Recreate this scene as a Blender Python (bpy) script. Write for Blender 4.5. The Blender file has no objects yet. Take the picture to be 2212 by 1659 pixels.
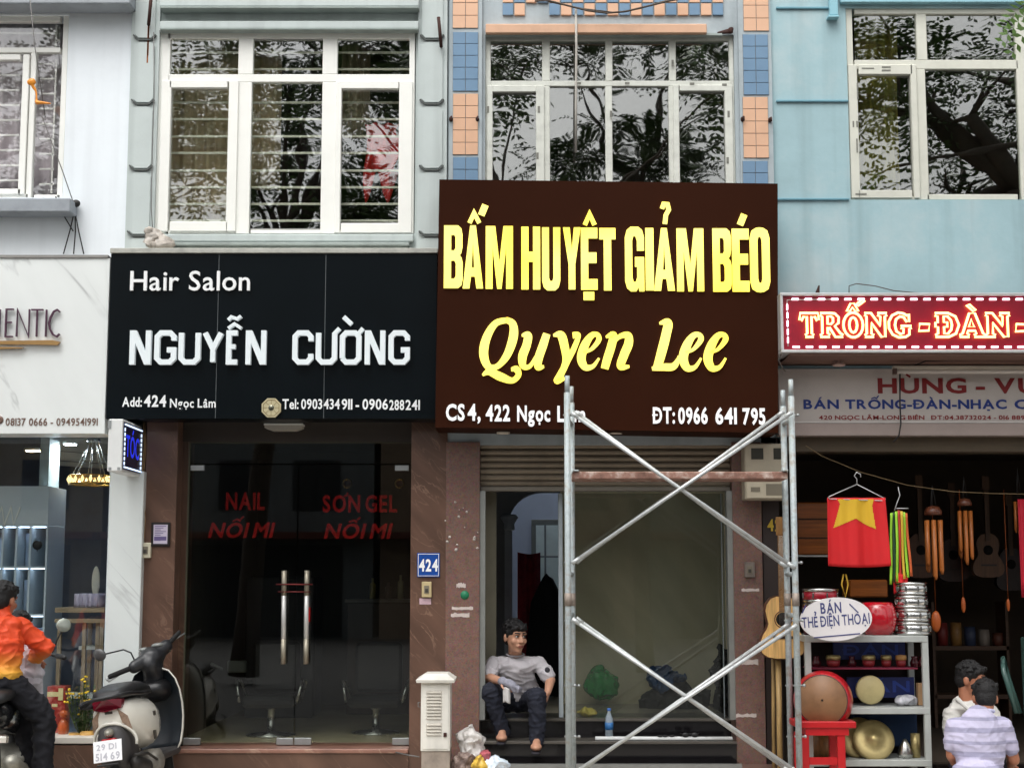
import bpy, math, random, unicodedata
from mathutils import Vector, Matrix, Euler, noise
rad = math.radians
random.seed(7)
S = bpy.context.scene
COL = S.collection
# ---------------------------------------------------------------- camera, sky, sun, exposure
TH = rad(7.2); F = 3360.0; CX, CY = 1106.0, 829.5
CAMY, CAMZ = -12.0, 1.55
cd = bpy.data.cameras.new('camera'); cam = bpy.data.objects.new('camera', cd); COL.objects.link(cam)
cam.location = (0, CAMY, CAMZ); cam.rotation_euler = (math.pi/2 + TH, 0, 0)
cd.sensor_width = 36; cd.lens = 36*F/2212.0; cd.clip_start = .1; cd.clip_end = 2000
S.camera = cam
W = bpy.data.worlds.new('World'); S.world = W; W.use_nodes = True
nt = W.node_tree; bg = nt.nodes['Background']
sky = nt.nodes.new('ShaderNodeTexSky'); sky.sky_type = 'NISHITA'; sky.sun_disc = False
sky.sun_elevation = rad(62); sky.sun_rotation = rad(200); sky.air_density = 1.0; sky.dust_density = 6.0; sky.ozone_density = 1.0
hs = nt.nodes.new('ShaderNodeHueSaturation'); hs.inputs['Saturation'].default_value = .10
nt.links.new(sky.outputs[0], hs.inputs['Color']); nt.links.new(hs.outputs[0], bg.inputs[0]); bg.inputs[1].default_value = .15
sl = bpy.data.lights.new('sun', 'SUN'); sl.energy = .6; sl.angle = rad(75); sl.color = (1, .97, .93)
so = bpy.data.objects.new('sun', sl); COL.objects.link(so)
so.rotation_euler = (rad(28), 0, rad(-20)); so.location = (0, -10, 20)
EXPO = 0.82
S.view_settings.view_transform = 'Standard'; S.view_settings.look = 'None'
S.view_settings.exposure = EXPO; S.view_settings.gamma = 1
S.cycles.max_bounces = 8; S.cycles.transparent_max_bounces = 12
S.cycles.use_denoising = True

# ---------------------------------------------------------------- pixel ray -> point on the plane y = Y
def P(u, v, Y):
    dx = (u-CX)/F; dz = -(v-CY)/F
    dy = math.cos(TH) - dz*math.sin(TH); dzz = math.sin(TH) + dz*math.cos(TH)
    t = (Y-CAMY)/dy
    return Vector((dx*t, Y, CAMZ + dzz*t))
def RC(u0, v0, u1, v1, Y):
    um, vm = (u0+u1)/2, (v0+v1)/2
    return P(u0, vm, Y).x, P(u1, vm, Y).x, P(um, v1, Y).z, P(um, v0, Y).z

# ---------------------------------------------------------------- materials
def srgb(c):
    o = []
    for a in c[:3]:
        a /= 255.0
        o.append(a/12.92 if a <= .04045 else ((a+.055)/1.055)**2.4)
    return (*o, 1)
MATS = {}
def base(name):
    m = bpy.data.materials.new(name); m.use_nodes = True
    n = m.node_tree; return m, n, n.nodes['Principled BSDF']
def mat(name, col, rough=.6, metal=0., var=.12, scale=6., bump=0., bscale=60., spec=.5, streak=0., tint=None, speck=0., coat=0.):
    """Procedural surface: base colour varied by noise, optional vertical stains, grain bump and speckle."""
    if name in MATS: return MATS[name]
    m, n, b = base(name); L = n.links.new; N = n.nodes.new
    c = srgb(col); d = tuple(x*(1-var) for x in c[:3]) + (1,)
    e = srgb(tint) if tint else tuple(min(1, x*(1+var*.5)) for x in c[:3]) + (1,)
    tc = N('ShaderNodeTexCoord'); nz = N('ShaderNodeTexNoise'); nz.inputs['Scale'].default_value = scale
    nz.inputs['Detail'].default_value = 6; nz.inputs['Roughness'].default_value = .65
    L(tc.outputs['Object'], nz.inputs['Vector'])
    r = N('ShaderNodeValToRGB'); r.color_ramp.elements[0].position = .3; r.color_ramp.elements[1].position = .7
    r.color_ramp.elements[0].color = d; r.color_ramp.elements[1].color = e
    x = r.color_ramp.elements.new(.5); x.color = c
    L(nz.outputs['Fac'], r.inputs['Fac']); out = r.outputs['Color']
    if streak:
        mp = N('ShaderNodeMapping'); mp.inputs['Scale'].default_value = (7, 7, .4); L(tc.outputs['Object'], mp.inputs['Vector'])
        n2 = N('ShaderNodeTexNoise'); n2.inputs['Scale'].default_value = 1.; n2.inputs['Detail'].default_value = 5
        L(mp.outputs[0], n2.inputs['Vector'])
        r2 = N('ShaderNodeValToRGB'); r2.color_ramp.elements[0].position = .48; r2.color_ramp.elements[1].position = .78
        r2.color_ramp.elements[0].color = (0, 0, 0, 1); r2.color_ramp.elements[1].color = (streak, streak, streak, 1)
        L(n2.outputs['Fac'], r2.inputs['Fac'])
        mx = N('ShaderNodeMixRGB'); mx.blend_type = 'MIX'; L(r2.outputs['Color'], mx.inputs['Fac']); L(out, mx.inputs[1])
        mx.inputs[2].default_value = tuple(a*.45 for a in c[:3]) + (1,); out = mx.outputs[0]
    if speck:
        v = N('ShaderNodeTexVoronoi'); v.inputs['Scale'].default_value = 120; L(tc.outputs['Object'], v.inputs['Vector'])
        mx = N('ShaderNodeMixRGB'); mx.blend_type = 'MULTIPLY'; mx.inputs['Fac'].default_value = speck
        L(out, mx.inputs[1]); L(v.outputs['Color'], mx.inputs[2])
        gm = N('ShaderNodeGamma'); gm.inputs['Gamma'].default_value = .8; L(mx.outputs[0], gm.inputs[0]); out = gm.outputs[0]
    L(out, b.inputs['Base Color'])
    b.inputs['Metallic'].default_value = metal; b.inputs['Specular IOR Level'].default_value = spec
    if coat: b.inputs['Coat Weight'].default_value = coat
    mr = N('ShaderNodeMapRange'); mr.inputs['To Min'].default_value = max(.02, rough*.8); mr.inputs['To Max'].default_value = min(1, rough*1.2)
    L(nz.outputs['Fac'], mr.inputs['Value']); L(mr.outputs[0], b.inputs['Roughness'])
    if bump:
        n3 = N('ShaderNodeTexNoise'); n3.inputs['Scale'].default_value = bscale; n3.inputs['Detail'].default_value = 4
        L(tc.outputs['Object'], n3.inputs['Vector'])
        bp = N('ShaderNodeBump'); bp.inputs['Strength'].default_value = bump; bp.inputs['Distance'].default_value = .01
        L(n3.outputs['Fac'], bp.inputs['Height']); L(bp.outputs[0], b.inputs['Normal'])
    MATS[name] = m; return m
def marble(name, col, vein, scale=1.5, rough=.25, width=.04, rot=.6, amount=1., fine=.25):
    """Polished stone with diagonal veins and a cloudy ground."""
    if name in MATS: return MATS[name]
    m, n, b = base(name); L = n.links.new; N = n.nodes.new
    tc = N('ShaderNodeTexCoord'); mp = N('ShaderNodeMapping'); mp.inputs['Rotation'].default_value = (0, rot, 0)
    L(tc.outputs['Object'], mp.inputs['Vector'])
    mp2 = N('ShaderNodeMapping'); mp2.inputs['Scale'].default_value = (1, 1, .28); L(mp.outputs[0], mp2.inputs['Vector'])
    nz = N('ShaderNodeTexNoise'); nz.inputs['Scale'].default_value = scale; nz.inputs['Detail'].default_value = 7; nz.inputs['Distortion'].default_value = .7
    L(mp2.outputs[0], nz.inputs['Vector'])
    r = N('ShaderNodeValToRGB'); cr = r.color_ramp
    cr.elements[0].position = .5-width; cr.elements[0].color = (0, 0, 0, 1); cr.elements[1].position = .5+width; cr.elements[1].color = (0, 0, 0, 1)
    k = cr.elements.new(.5); k.color = (amount, amount, amount, 1)
    L(nz.outputs['Fac'], r.inputs['Fac'])
    n2 = N('ShaderNodeTexNoise'); n2.inputs['Scale'].default_value = 5; n2.inputs['Detail'].default_value = 8; L(mp2.outputs[0], n2.inputs['Vector'])
    c = srgb(col); r2 = N('ShaderNodeValToRGB'); r2.color_ramp.elements[0].position = .3; r2.color_ramp.elements[1].position = .7
    r2.color_ramp.elements[0].color = tuple(a*(1-fine) for a in c[:3]) + (1,); r2.color_ramp.elements[1].color = tuple(min(1, a*(1+fine)) for a in c[:3]) + (1,)
    L(n2.outputs['Fac'], r2.inputs['Fac'])
    n4 = N('ShaderNodeTexNoise'); n4.inputs['Scale'].default_value = 2.3; n4.inputs['Detail'].default_value = 3; L(tc.outputs['Object'], n4.inputs['Vector'])
    r4 = N('ShaderNodeValToRGB'); r4.color_ramp.elements[0].position = .42; r4.color_ramp.elements[1].position = .62; L(n4.outputs['Fac'], r4.inputs['Fac'])
    ml = N('ShaderNodeMath'); ml.operation = 'MULTIPLY'; L(r.outputs['Color'], ml.inputs[0]); L(r4.outputs['Color'], ml.inputs[1])
    mx = N('ShaderNodeMixRGB'); L(ml.outputs[0], mx.inputs['Fac']); L(r2.outputs['Color'], mx.inputs[1]); mx.inputs[2].default_value = srgb(vein)
    L(mx.outputs[0], b.inputs['Base Color']); b.inputs['Roughness'].default_value = rough
    MATS[name] = m; return m
def wood(name, col, rough=.4, axis='X', scale=2.):
    if name in MATS: return MATS[name]
    m, n, b = base(name); L = n.links.new; N = n.nodes.new
    tc = N('ShaderNodeTexCoord'); mp = N('ShaderNodeMapping')
    mp.inputs['Scale'].default_value = {'X': (2, 25, 25), 'Y': (25, 2, 25), 'Z': (25, 25, 2)}[axis]
    L(tc.outputs['Object'], mp.inputs['Vector']); nz = N('ShaderNodeTexNoise'); nz.inputs['Scale'].default_value = scale; nz.inputs['Detail'].default_value = 6
    L(mp.outputs[0], nz.inputs['Vector']); c = srgb(col)
    r = N('ShaderNodeValToRGB'); r.color_ramp.elements[0].position = .3; r.color_ramp.elements[1].position = .7
    r.color_ramp.elements[0].color = tuple(a*.6 for a in c[:3]) + (1,); r.color_ramp.elements[1].color = tuple(min(1, a*1.15) for a in c[:3]) + (1,)
    L(nz.outputs['Fac'], r.inputs['Fac']); L(r.outputs['Color'], b.inputs['Base Color']); b.inputs['Roughness'].default_value = rough
    MATS[name] = m; return m
def glass(name, fac, tint=(1, 1, 1), wav=0.):
    """Architectural glass: a coated pane that reflects `fac` of the light and passes the rest, tinted."""
    if name in MATS: return MATS[name]
    m, n, b = base(name); L = n.links.new; N = n.nodes.new; n.nodes.remove(b); o = n.nodes['Material Output']
    t = N('ShaderNodeBsdfTransparent'); t.inputs[0].default_value = (*tint, 1)
    g = N('ShaderNodeBsdfGlossy'); g.inputs['Roughness'].default_value = .012; g.inputs['Color'].default_value = (1, 1, 1, 1)
    if wav:
        tc = N('ShaderNodeTexCoord'); nz = N('ShaderNodeTexNoise'); nz.inputs['Scale'].default_value = 1.6; L(tc.outputs['Object'], nz.inputs['Vector'])
        bp = N('ShaderNodeBump'); bp.inputs['Strength'].default_value = wav; bp.inputs['Distance'].default_value = .05
        L(nz.outputs['Fac'], bp.inputs['Height']); L(bp.outputs[0], g.inputs['Normal'])
    x = N('ShaderNodeMixShader'); x.inputs[0].default_value = fac; L(t.outputs[0], x.inputs[1]); L(g.outputs[0], x.inputs[2]); L(x.outputs[0], o.inputs[0])
    MATS[name] = m; return m
def emit(name, col, disp, both=True):
    """A lamp face, letter or LED that gives off light; disp = brightness it shows at this exposure."""
    if name in MATS: return MATS[name]
    m, n, b = base(name); c = srgb(col)
    b.inputs['Base Color'].default_value = c; b.inputs['Emission Color'].default_value = c
    b.inputs['Emission Strength'].default_value = disp/2**EXPO; b.inputs['Roughness'].default_value = .35
    MATS[name] = m; return m
def lit_acrylic(name, c1, c2, disp):
    m = emit(name, c1, disp); n = m.node_tree; b = n.nodes['Principled BSDF']; N = n.nodes.new
    tc = N('ShaderNodeTexCoord'); nz = N('ShaderNodeTexNoise'); nz.inputs['Scale'].default_value = 1.7; nz.inputs['Detail'].default_value = 1; n.links.new(tc.outputs['Object'], nz.inputs['Vector'])
    r = N('ShaderNodeValToRGB'); r.color_ramp.elements[0].position = .38; r.color_ramp.elements[1].position = .62; r.color_ramp.elements[0].color = srgb(c1); r.color_ramp.elements[1].color = srgb(c2)
    n.links.new(nz.outputs['Fac'], r.inputs['Fac']); n.links.new(r.outputs[0], b.inputs['Emission Color']); return m
def filmy(name, col, alpha=.5, rough=.25):
    """Thin plastic film or bag."""
    if name in MATS: return MATS[name]
    m = mat(name, col, rough, var=.25, scale=25, bump=.6, bscale=30); b = m.node_tree.nodes['Principled BSDF']
    b.inputs['Alpha'].default_value = alpha; return m

# ---------------------------------------------------------------- mesh builder
class MB:
    def __init__(s): s.v = []; s.f = []; s.m = []; s.s = []
    def add(s, vs, fs, mi=0, sm=False):
        k = len(s.v); s.v += [tuple(a) for a in vs]
        for f in fs: s.f.append([i+k for i in f]); s.m.append(mi); s.s.append(sm)
        return s
    def box(s, x0, x1, y0, y1, z0, z1, mi=0, bev=0.):
        if x0 > x1: x0, x1 = x1, x0
        if y0 > y1: y0, y1 = y1, y0
        if z0 > z1: z0, z1 = z1, z0
        if bev:
            b = bev; vs = []
            for (sx, x) in ((1, x0), (-1, x1)):
                for (sy, y) in ((1, y0), (-1, y1)):
                    for (sz, z) in ((1, z0), (-1, z1)):
                        vs += [(x, y+sy*b, z+sz*b), (x+sx*b, y, z+sz*b), (x+sx*b, y+sy*b, z)]
            q = lambda i, j, k: 3*(i*4+j*2+k)
            fs = []
            for i in (0, 1):
                fs.append([q(i, 0, 0), q(i, 0, 1), q(i, 1, 1), q(i, 1, 0)]); fs.append([q(0, i, 0)+1, q(1, i, 0)+1, q(1, i, 1)+1, q(0, i, 1)+1]); fs.append([q(0, 0, i)+2, q(0, 1, i)+2, q(1, 1, i)+2, q(1, 0, i)+2])
            for i in (0, 1):
                for j in (0, 1):
                    fs.append([q(i, j, 0), q(i, j, 1), q(i, j, 1)+1, q(i, j, 0)+1]); fs.append([q(i, 0, j), q(i, 1, j), q(i, 1, j)+2, q(i, 0, j)+2]); fs.append([q(0, i, j)+1, q(1, i, j)+1, q(1, i, j)+2, q(0, i, j)+2])
                    for k in (0, 1): fs.append([q(i, j, k), q(i, j, k)+1, q(i, j, k)+2])
            return s.add(vs, fs, mi)
        return s.add([(x0, y0, z0), (x1, y0, z0), (x1, y1, z0), (x0, y1, z0), (x0, y0, z1), (x1, y0, z1), (x1, y1, z1), (x0, y1, z1)],
                     [[0, 1, 5, 4], [1, 2, 6, 5], [2, 3, 7, 6], [3, 0, 4, 7], [4, 5, 6, 7], [3, 2, 1, 0]], mi)
    def pb(s, u0, v0, u1, v1, Y, dep, mi=0, bev=0.):            # box whose front face (at y = Y) covers that rectangle
        x0, x1, z0, z1 = RC(u0, v0, u1, v1, Y); return s.box(x0, x1, Y, Y+dep, z0, z1, mi, bev)
    def prism(s, poly, y0, y1, mi=0):                           # polygon in (x, z), extruded along y
        n = len(poly); vs = [(x, y0, z) for x, z in poly] + [(x, y1, z) for x, z in poly]
        return s.add(vs, [list(range(n)), list(range(2*n-1, n-1, -1))] + [[i, i+n, (i+1) % n+n, (i+1) % n] for i in range(n)], mi)
    def xform(s, M, k0=0):
        for i in range(k0, len(s.v)): s.v[i] = tuple(M @ Vector(s.v[i]))
        return s
    def tube(s, path, r, n=8, mi=0, closed=False, sm=True):
        path = [Vector(p) for p in path]; k = len(path)
        rs = r if isinstance(r, (list, tuple)) else [r]*k
        T = []
        for i in range(k):
            a = path[i-1] if (i > 0 or closed) else path[i]; b = path[(i+1) % k] if (i < k-1 or closed) else path[i]
            t = b-a; T.append(t.normalized() if t.length > 1e-9 else Vector((0, 0, 1)))
        up = Vector((0, 0, 1)) if abs(T[0].z) < .9 else Vector((1, 0, 0))
        nn = (up - T[0]*up.dot(T[0])).normalized(); vs = []; fs = []
        for i in range(k):
            nn = nn - T[i]*nn.dot(T[i])
            nn = nn.normalized() if nn.length > 1e-6 else T[i].orthogonal().normalized()
            bn = T[i].cross(nn)
            for j in range(n):
                a = 2*math.pi*j/n; vs.append(path[i] + (nn*math.cos(a)+bn*math.sin(a))*rs[i])
        for i in range(k if closed else k-1):
            for j in range(n):
                a = i*n; b = ((i+1) % k)*n; fs.append([a+j, a+(j+1) % n, b+(j+1) % n, b+j])
        s.add(vs, fs, mi, sm)
        if not closed:
            o = len(s.v)-k*n
            s.f.append([o+j for j in range(n-1, -1, -1)]); s.m.append(mi); s.s.append(False)
            s.f.append([o+(k-1)*n+j for j in range(n)]); s.m.append(mi); s.s.append(False)
        return s
    def lathe(s, prof, c, axis='Z', n=24, mi=0, sm=True):
        c = Vector(c); vs = []; fs = []; k = len(prof)
        for r, h in prof:
            for j in range(n):
                a = 2*math.pi*j/n; p = (r*math.cos(a), r*math.sin(a), h)
                if axis == 'Y': p = (p[0], p[2], p[1])
                elif axis == 'X': p = (p[2], p[0], p[1])
                vs.append(c+Vector(p))
        for i in range(k-1):
            for j in range(n): fs.append([i*n+j, i*n+(j+1) % n, (i+1)*n+(j+1) % n, (i+1)*n+j])
        s.add(vs, fs, mi, sm); o = len(s.v)-k*n
        for i, e in ((0, -1), (k-1, 1)):
            if prof[i][0] > 1e-6:
                s.f.append([o+i*n+j for j in (range(n) if e > 0 else range(n-1, -1, -1))]); s.m.append(mi); s.s.append(False)
        return s
    def ell(s, c, r, n=14, m=9, mi=0, rot=None, sm=True):
        c = Vector(c); r = (r, r, r) if isinstance(r, (int, float)) else r
        Rm = rot if rot is not None else Matrix.Identity(3); vs = []; fs = []
        for i in range(1, m):
            t = math.pi*i/m
            for j in range(n):
                a = 2*math.pi*j/n
                vs.append(c + Rm @ Vector((r[0]*math.sin(t)*math.cos(a), r[1]*math.sin(t)*math.sin(a), r[2]*math.cos(t))))
        vs.append(c+Rm @ Vector((0, 0, r[2]))); vs.append(c+Rm @ Vector((0, 0, -r[2]))); a = len(vs)-2
        for i in range(m-2):
            for j in range(n): fs.append([i*n+j, (i+1)*n+j, (i+1)*n+(j+1) % n, i*n+(j+1) % n])
        for j in range(n): fs.append([a, j, (j+1) % n]); fs.append([a+1, (m-2)*n+(j+1) % n, (m-2)*n+j])
        return s.add(vs, fs, mi, sm)
    def cap(s, a, b, ra, rb, n=12, mi=0):                       # tapered limb with round ends
        a = Vector(a); b = Vector(b); d = b-a; L = max(d.length, 1e-6); pts = []; rs = []
        t = d/L
        for k in range(0, 4): q = rad(90-k*30); pts.append(a-t*ra*math.sin(q)); rs.append(max(ra*math.cos(q), ra*.02))
        for k in range(0, 4): q = rad(k*30); pts.append(b+t*rb*math.sin(q)); rs.append(max(rb*math.cos(q), rb*.02))
        return s.tube(pts, rs, n, mi)
    def loft(s, secs, mi=0, sm=True, cap=True):                 # list of rings of equal length
        n = len(secs[0]); vs = [p for r in secs for p in r]; fs = []
        for i in range(len(secs)-1):
            for j in range(n): fs.append([i*n+j, i*n+(j+1) % n, (i+1)*n+(j+1) % n, (i+1)*n+j])
        if cap: fs += [list(range(n-1, -1, -1)), [(len(secs)-1)*n+j for j in range(n)]]
        return s.add(vs, fs, mi, sm)
    def sheet(s, fn, nu, nv, th=.004, mi=0, sm=True):           # fn(a, b) -> point; a closed thin sheet of thickness th along y
        k = (nu+1)*(nv+1); vs = [Vector(fn(i/nu, j/nv)) for j in range(nv+1) for i in range(nu+1)]
        vs += [p+Vector((0, th, 0)) for p in vs]; fs = []
        for j in range(nv):
            for i in range(nu):
                a = j*(nu+1)+i; fs.append([a, a+1, a+nu+2, a+nu+1]); fs.append([k+a+nu+1, k+a+nu+2, k+a+1, k+a])
        ring = [i for i in range(nu+1)] + [j*(nu+1)+nu for j in range(1, nv+1)] + [nv*(nu+1)+i for i in range(nu-1, -1, -1)] + [j*(nu+1) for j in range(nv-1, 0, -1)]
        for i in range(len(ring)): a, b = ring[i], ring[(i+1) % len(ring)]; fs.append([b, a, a+k, b+k])
        return s.add(vs, fs, mi, sm)
    def stroke(s, pts, w, y0, y1, mi=0, closed=False):          # mitred flat stroke in the (x, z) plane
        n = len(pts); Lf = []; Rt = []
        for i in range(n):
            p = Vector(pts[i]); a = Vector(pts[i-1]) if (i > 0 or closed) else None; b = Vector(pts[(i+1) % n]) if (i < n-1 or closed) else None
            d1 = (p-a).normalized() if a is not None else (b-p).normalized(); d2 = (b-p).normalized() if b is not None else d1
            n1 = Vector((-d1.y, d1.x)); n2 = Vector((-d2.y, d2.x)); mm = n1+n2
            mm = mm.normalized() if mm.length > .1 else n1
            k = w/2/max(.45, mm.dot(n1)); Lf.append(p+mm*k); Rt.append(p-mm*k)
        vs = []
        for y in (y0, y1): vs += [(q.x, y, q.y) for q in Lf]+[(q.x, y, q.y) for q in Rt]
        fs = []
        for i in range(n if closed else n-1):
            j = (i+1) % n
            fs += [[i, j, n+j, n+i], [2*n+i, 3*n+i, 3*n+j, 2*n+j], [i, 2*n+i, 2*n+j, j], [n+i, n+j, 3*n+j, 3*n+i]]
        if not closed: fs += [[0, n, 3*n, 2*n], [n-1, 3*n-1, 4*n-1, 2*n-1]]
        return s.add(vs, fs, mi)
    def build(s, name, mats, parent=None, label=None):
        me = bpy.data.meshes.new(name); ob = bpy.data.objects.new(name, me); COL.objects.link(ob)
        if parent is None:
            xs = [v[0] for v in s.v]; ys = [v[1] for v in s.v]; zs = [v[2] for v in s.v]
            o = Vector(((min(xs)+max(xs))/2, (min(ys)+max(ys))/2, min(zs))); ob.location = o
        else:
            o = ORG[parent.name]; ob.parent = parent
        ORG[ob.name] = o
        me.from_pydata([(v[0]-o.x, v[1]-o.y, v[2]-o.z) for v in s.v], [], s.f)
        for mm in (mats if isinstance(mats, (list, tuple)) else [mats]): me.materials.append(mm)
        me.polygons.foreach_set('material_index', s.m); me.polygons.foreach_set('use_smooth', s.s); me.update()
        if label: ob['label'] = label
        return ob
ORG = {}
def tag(o, label, cat, group=None, kind=None):
    if label: o['label'] = label
    if cat: o['category'] = cat
    if group: o['group'] = group
    if kind: o['kind'] = kind
    return o
def thing(name, label, cat, loc=(0, 0, 0), group=None):
    o = bpy.data.objects.new(name, None); COL.objects.link(o); o.location = loc; o.empty_display_size = .1
    ORG[o.name] = Vector(loc); return tag(o, label, cat, group)
def struct(name, mb, m):
    o = mb.build(name, m); o['kind'] = 'structure'; return o
def solid(name, mb, m, label, cat, group=None): return tag(mb.build(name, m), label, cat, group)
def place(o, loc, rot):                                         # a thing built about its own origin is set down
    o.location = loc; o.rotation_euler = rot
def dup(o, dx, label, group=None):
    r = o.copy(); COL.objects.link(r); r.location = Vector(o.location)+Vector(dx)
    if label: r['label'] = label
    if group: r['group'] = group
    for c in o.children:
        d = c.copy(); COL.objects.link(d); d.parent = r
        for g in c.children: e = g.copy(); COL.objects.link(e); e.parent = d
    return r
def evald(mb, name, voxel, smooth=6, it=1):
    """Fuse overlapping limbs into one continuous surface; returns vertices and faces."""
    me = bpy.data.meshes.new('tmp'); me.from_pydata(mb.v, [], mb.f); ob = bpy.data.objects.new('tmp', me); COL.objects.link(ob)
    r = ob.modifiers.new('r', 'REMESH'); r.mode = 'VOXEL'; r.voxel_size = voxel; r.use_smooth_shade = True
    if smooth: q = ob.modifiers.new('s', 'SMOOTH'); q.factor = .5; q.iterations = smooth
    dg = bpy.context.evaluated_depsgraph_get(); e = ob.evaluated_get(dg).to_mesh()
    o = MB(); o.add([v.co.copy() for v in e.vertices], [list(p.vertices) for p in e.polygons], 0, True)
    bpy.data.objects.remove(ob); bpy.data.meshes.remove(me); return o
def crumple(mb, amp, sc, seed=0):
    for i, v in enumerate(mb.v):
        q = Vector(v)*sc+Vector((seed, seed*.7, 0)); d = noise.noise_vector(q)
        mb.v[i] = tuple(Vector(v)+d*amp)
    return mb

# ---------------------------------------------------------------- lettering
GL = {}
def glyph(ch, bold):
    k = (ch, bold)
    if k not in GL:
        c = bpy.data.curves.new('g', 'FONT'); c.body = ch; c.extrude = .5; c.offset = bold; c.resolution_u = 3
        o = bpy.data.objects.new('g', c); COL.objects.link(o)
        dg = bpy.context.evaluated_depsgraph_get(); e = o.evaluated_get(dg).to_mesh()
        GL[k] = ([tuple(v.co) for v in e.vertices], [list(p.vertices) for p in e.polygons])
        bpy.data.objects.remove(o); bpy.data.curves.remove(c)
    return GL[k]
H0 = .7
def accents(mb, marks, x, top, sx, sz, w, y0, y1, mi):
    """Vietnamese marks as mitred strokes above (or below) a letter; sx = letter width, sz = cap height."""
    def st(pts, ww=None): mb.stroke([(x+p*sx, q*sz) for p, q in pts], (ww or w), y0, y1, mi)
    h = top+.07; circ = '\u0302' in marks
    if circ: st([(-.24, h), (0, h+.15), (.24, h)])
    for m in marks:
        if m == '\u0301': st([(.2, h+.15), (.36, h+.34)] if circ else [(-.05, h), (.14, h+.2)])
        elif m == '\u0300': st([(-.36, h+.34), (-.2, h+.15)] if circ else [(-.16, h+.2), (.06, h)])
        elif m == '\u0303':
            b = h+(.27 if circ else .03); st([(-.26, b), (-.1, b+.09), (.1, b+.01), (.26, b+.1)])
        elif m == '\u0309': st([(-.13, h+.28), (-.02, h+.36), (.14, h+.3), (.12, h+.2), (.01, h+.12), (-.01, h)])
        elif m == '\u0323': st([(-.11, -.17), (.11, -.17)], w*1.25)
def text(mb, s, x0, x1, z0, z1, y, dep=.004, bold=0., gap=.1, space=.3, shear=0., mi=0, tilt=0., aw=None, fit=True):
    """Lettering from the built-in font: caps stand between z0 and z1, the line runs x0..x1, faces y."""
    items = []; pen = 0.
    for ch in s:
        if ch == ' ': pen += space; continue
        b = unicodedata.normalize('NFD', ch); c0 = b[0]; marks = b[1:]
        bar = c0 in '\u0110'; c0 = 'D' if bar else c0
        V, Fc = glyph(c0, bold); xs = [v[0] for v in V]; ys = [v[1] for v in V]
        a, w = min(xs), max(xs)-min(xs)
        items.append((V, Fc, pen-a, w, pen, max(ys)/H0, marks, bar, c0)); pen += w+gap*(.7 if c0 in '.,:' else 1)
    tot = pen-gap; sx = (x1-x0)/tot; sz = (z1-z0)/H0; k0 = len(mb.v)
    for V, Fc, off, w, pen0, top, marks, bar, c0 in items:
        mb.add([((v[0]+off)*sx, y+dep*(.5-v[2]), v[1]*sz) for v in V], [f[::-1] for f in Fc], mi)
        cx = pen0+w/2
        ww = aw or (.1+bold*1.6)*(z1-z0)*.9
        if bar: mb.stroke([((pen0-.05)*sx, .36*sz), ((pen0+w*.52)*sx, .36*sz)], ww*.8, y-.0006, y+dep+.0004, mi)
        if '\u031b' in marks: mb.stroke([((pen0+w*.86)*sx, top*H0*.93*sz), ((pen0+w*1.08)*sx, top*H0*.99*sz), ((pen0+w*1.1)*sx, top*H0*1.15*sz)], ww*.8, y-.0005, y+dep+.0003, mi)
        mm = marks.replace('\u031b', '')
        if mm:
            accents(mb, mm, cx*sx, top, max(w*sx, .45*(z1-z0)), z1-z0, ww, y-.0007, y+dep+.0005, mi)
    for i in range(k0, len(mb.v)):
        X, Y, Z = mb.v[i]; X2 = X+Z*shear; mb.v[i] = (x0+X2*math.cos(tilt)-Z*math.sin(tilt), Y, z0+X2*math.sin(tilt)+Z*math.cos(tilt))
    return mb
def ptext(mb, s, u0, v0, u1, v1, Y, **k):
    x0, x1, z0, z1 = RC(u0, v0, u1, v1, Y); return text(mb, s, x0, x1, z0, z1, Y, **k)
BLOCK = {  # chamfered block capitals as stroke centre lines in a 1 x 2 box
 'N': [[(0, 0), (0, 1), (1, 0), (1, 1)]], 'U': [[(0, 1), (0, .13), (.22, 0), (.78, 0), (1, .13), (1, 1)]],
 'G': [[(1, .74), (1, .87), (.78, 1), (.22, 1), (0, .87), (0, .13), (.22, 0), (.78, 0), (1, .13), (1, .42), (.6, .42)]],
 'C': [[(1, .72), (1, .87), (.78, 1), (.22, 1), (0, .87), (0, .13), (.22, 0), (.78, 0), (1, .13), (1, .28)]],
 'O': [[(0, .13), (0, .87), (.22, 1), (.78, 1), (1, .87), (1, .13), (.78, 0), (.22, 0), (0, .13)]],
 'Y': [[(0, 1), (.5, .45), (1, 1)], [(.5, .5), (.5, 0)]], 'E': [[(.8, 1), (0, 1), (0, 0), (.8, 0)], [(0, .53), (.62, .53)]],
 'H': [[(0, 0), (0, 1)], [(1, 0), (1, 1)], [(0, .36), (1, .36)]], 'T': [[(0, 1), (1, 1)], [(.5, 1), (.5, 0)]], 'I': [[(.5, 0), (.5, 1)]]}

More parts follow.
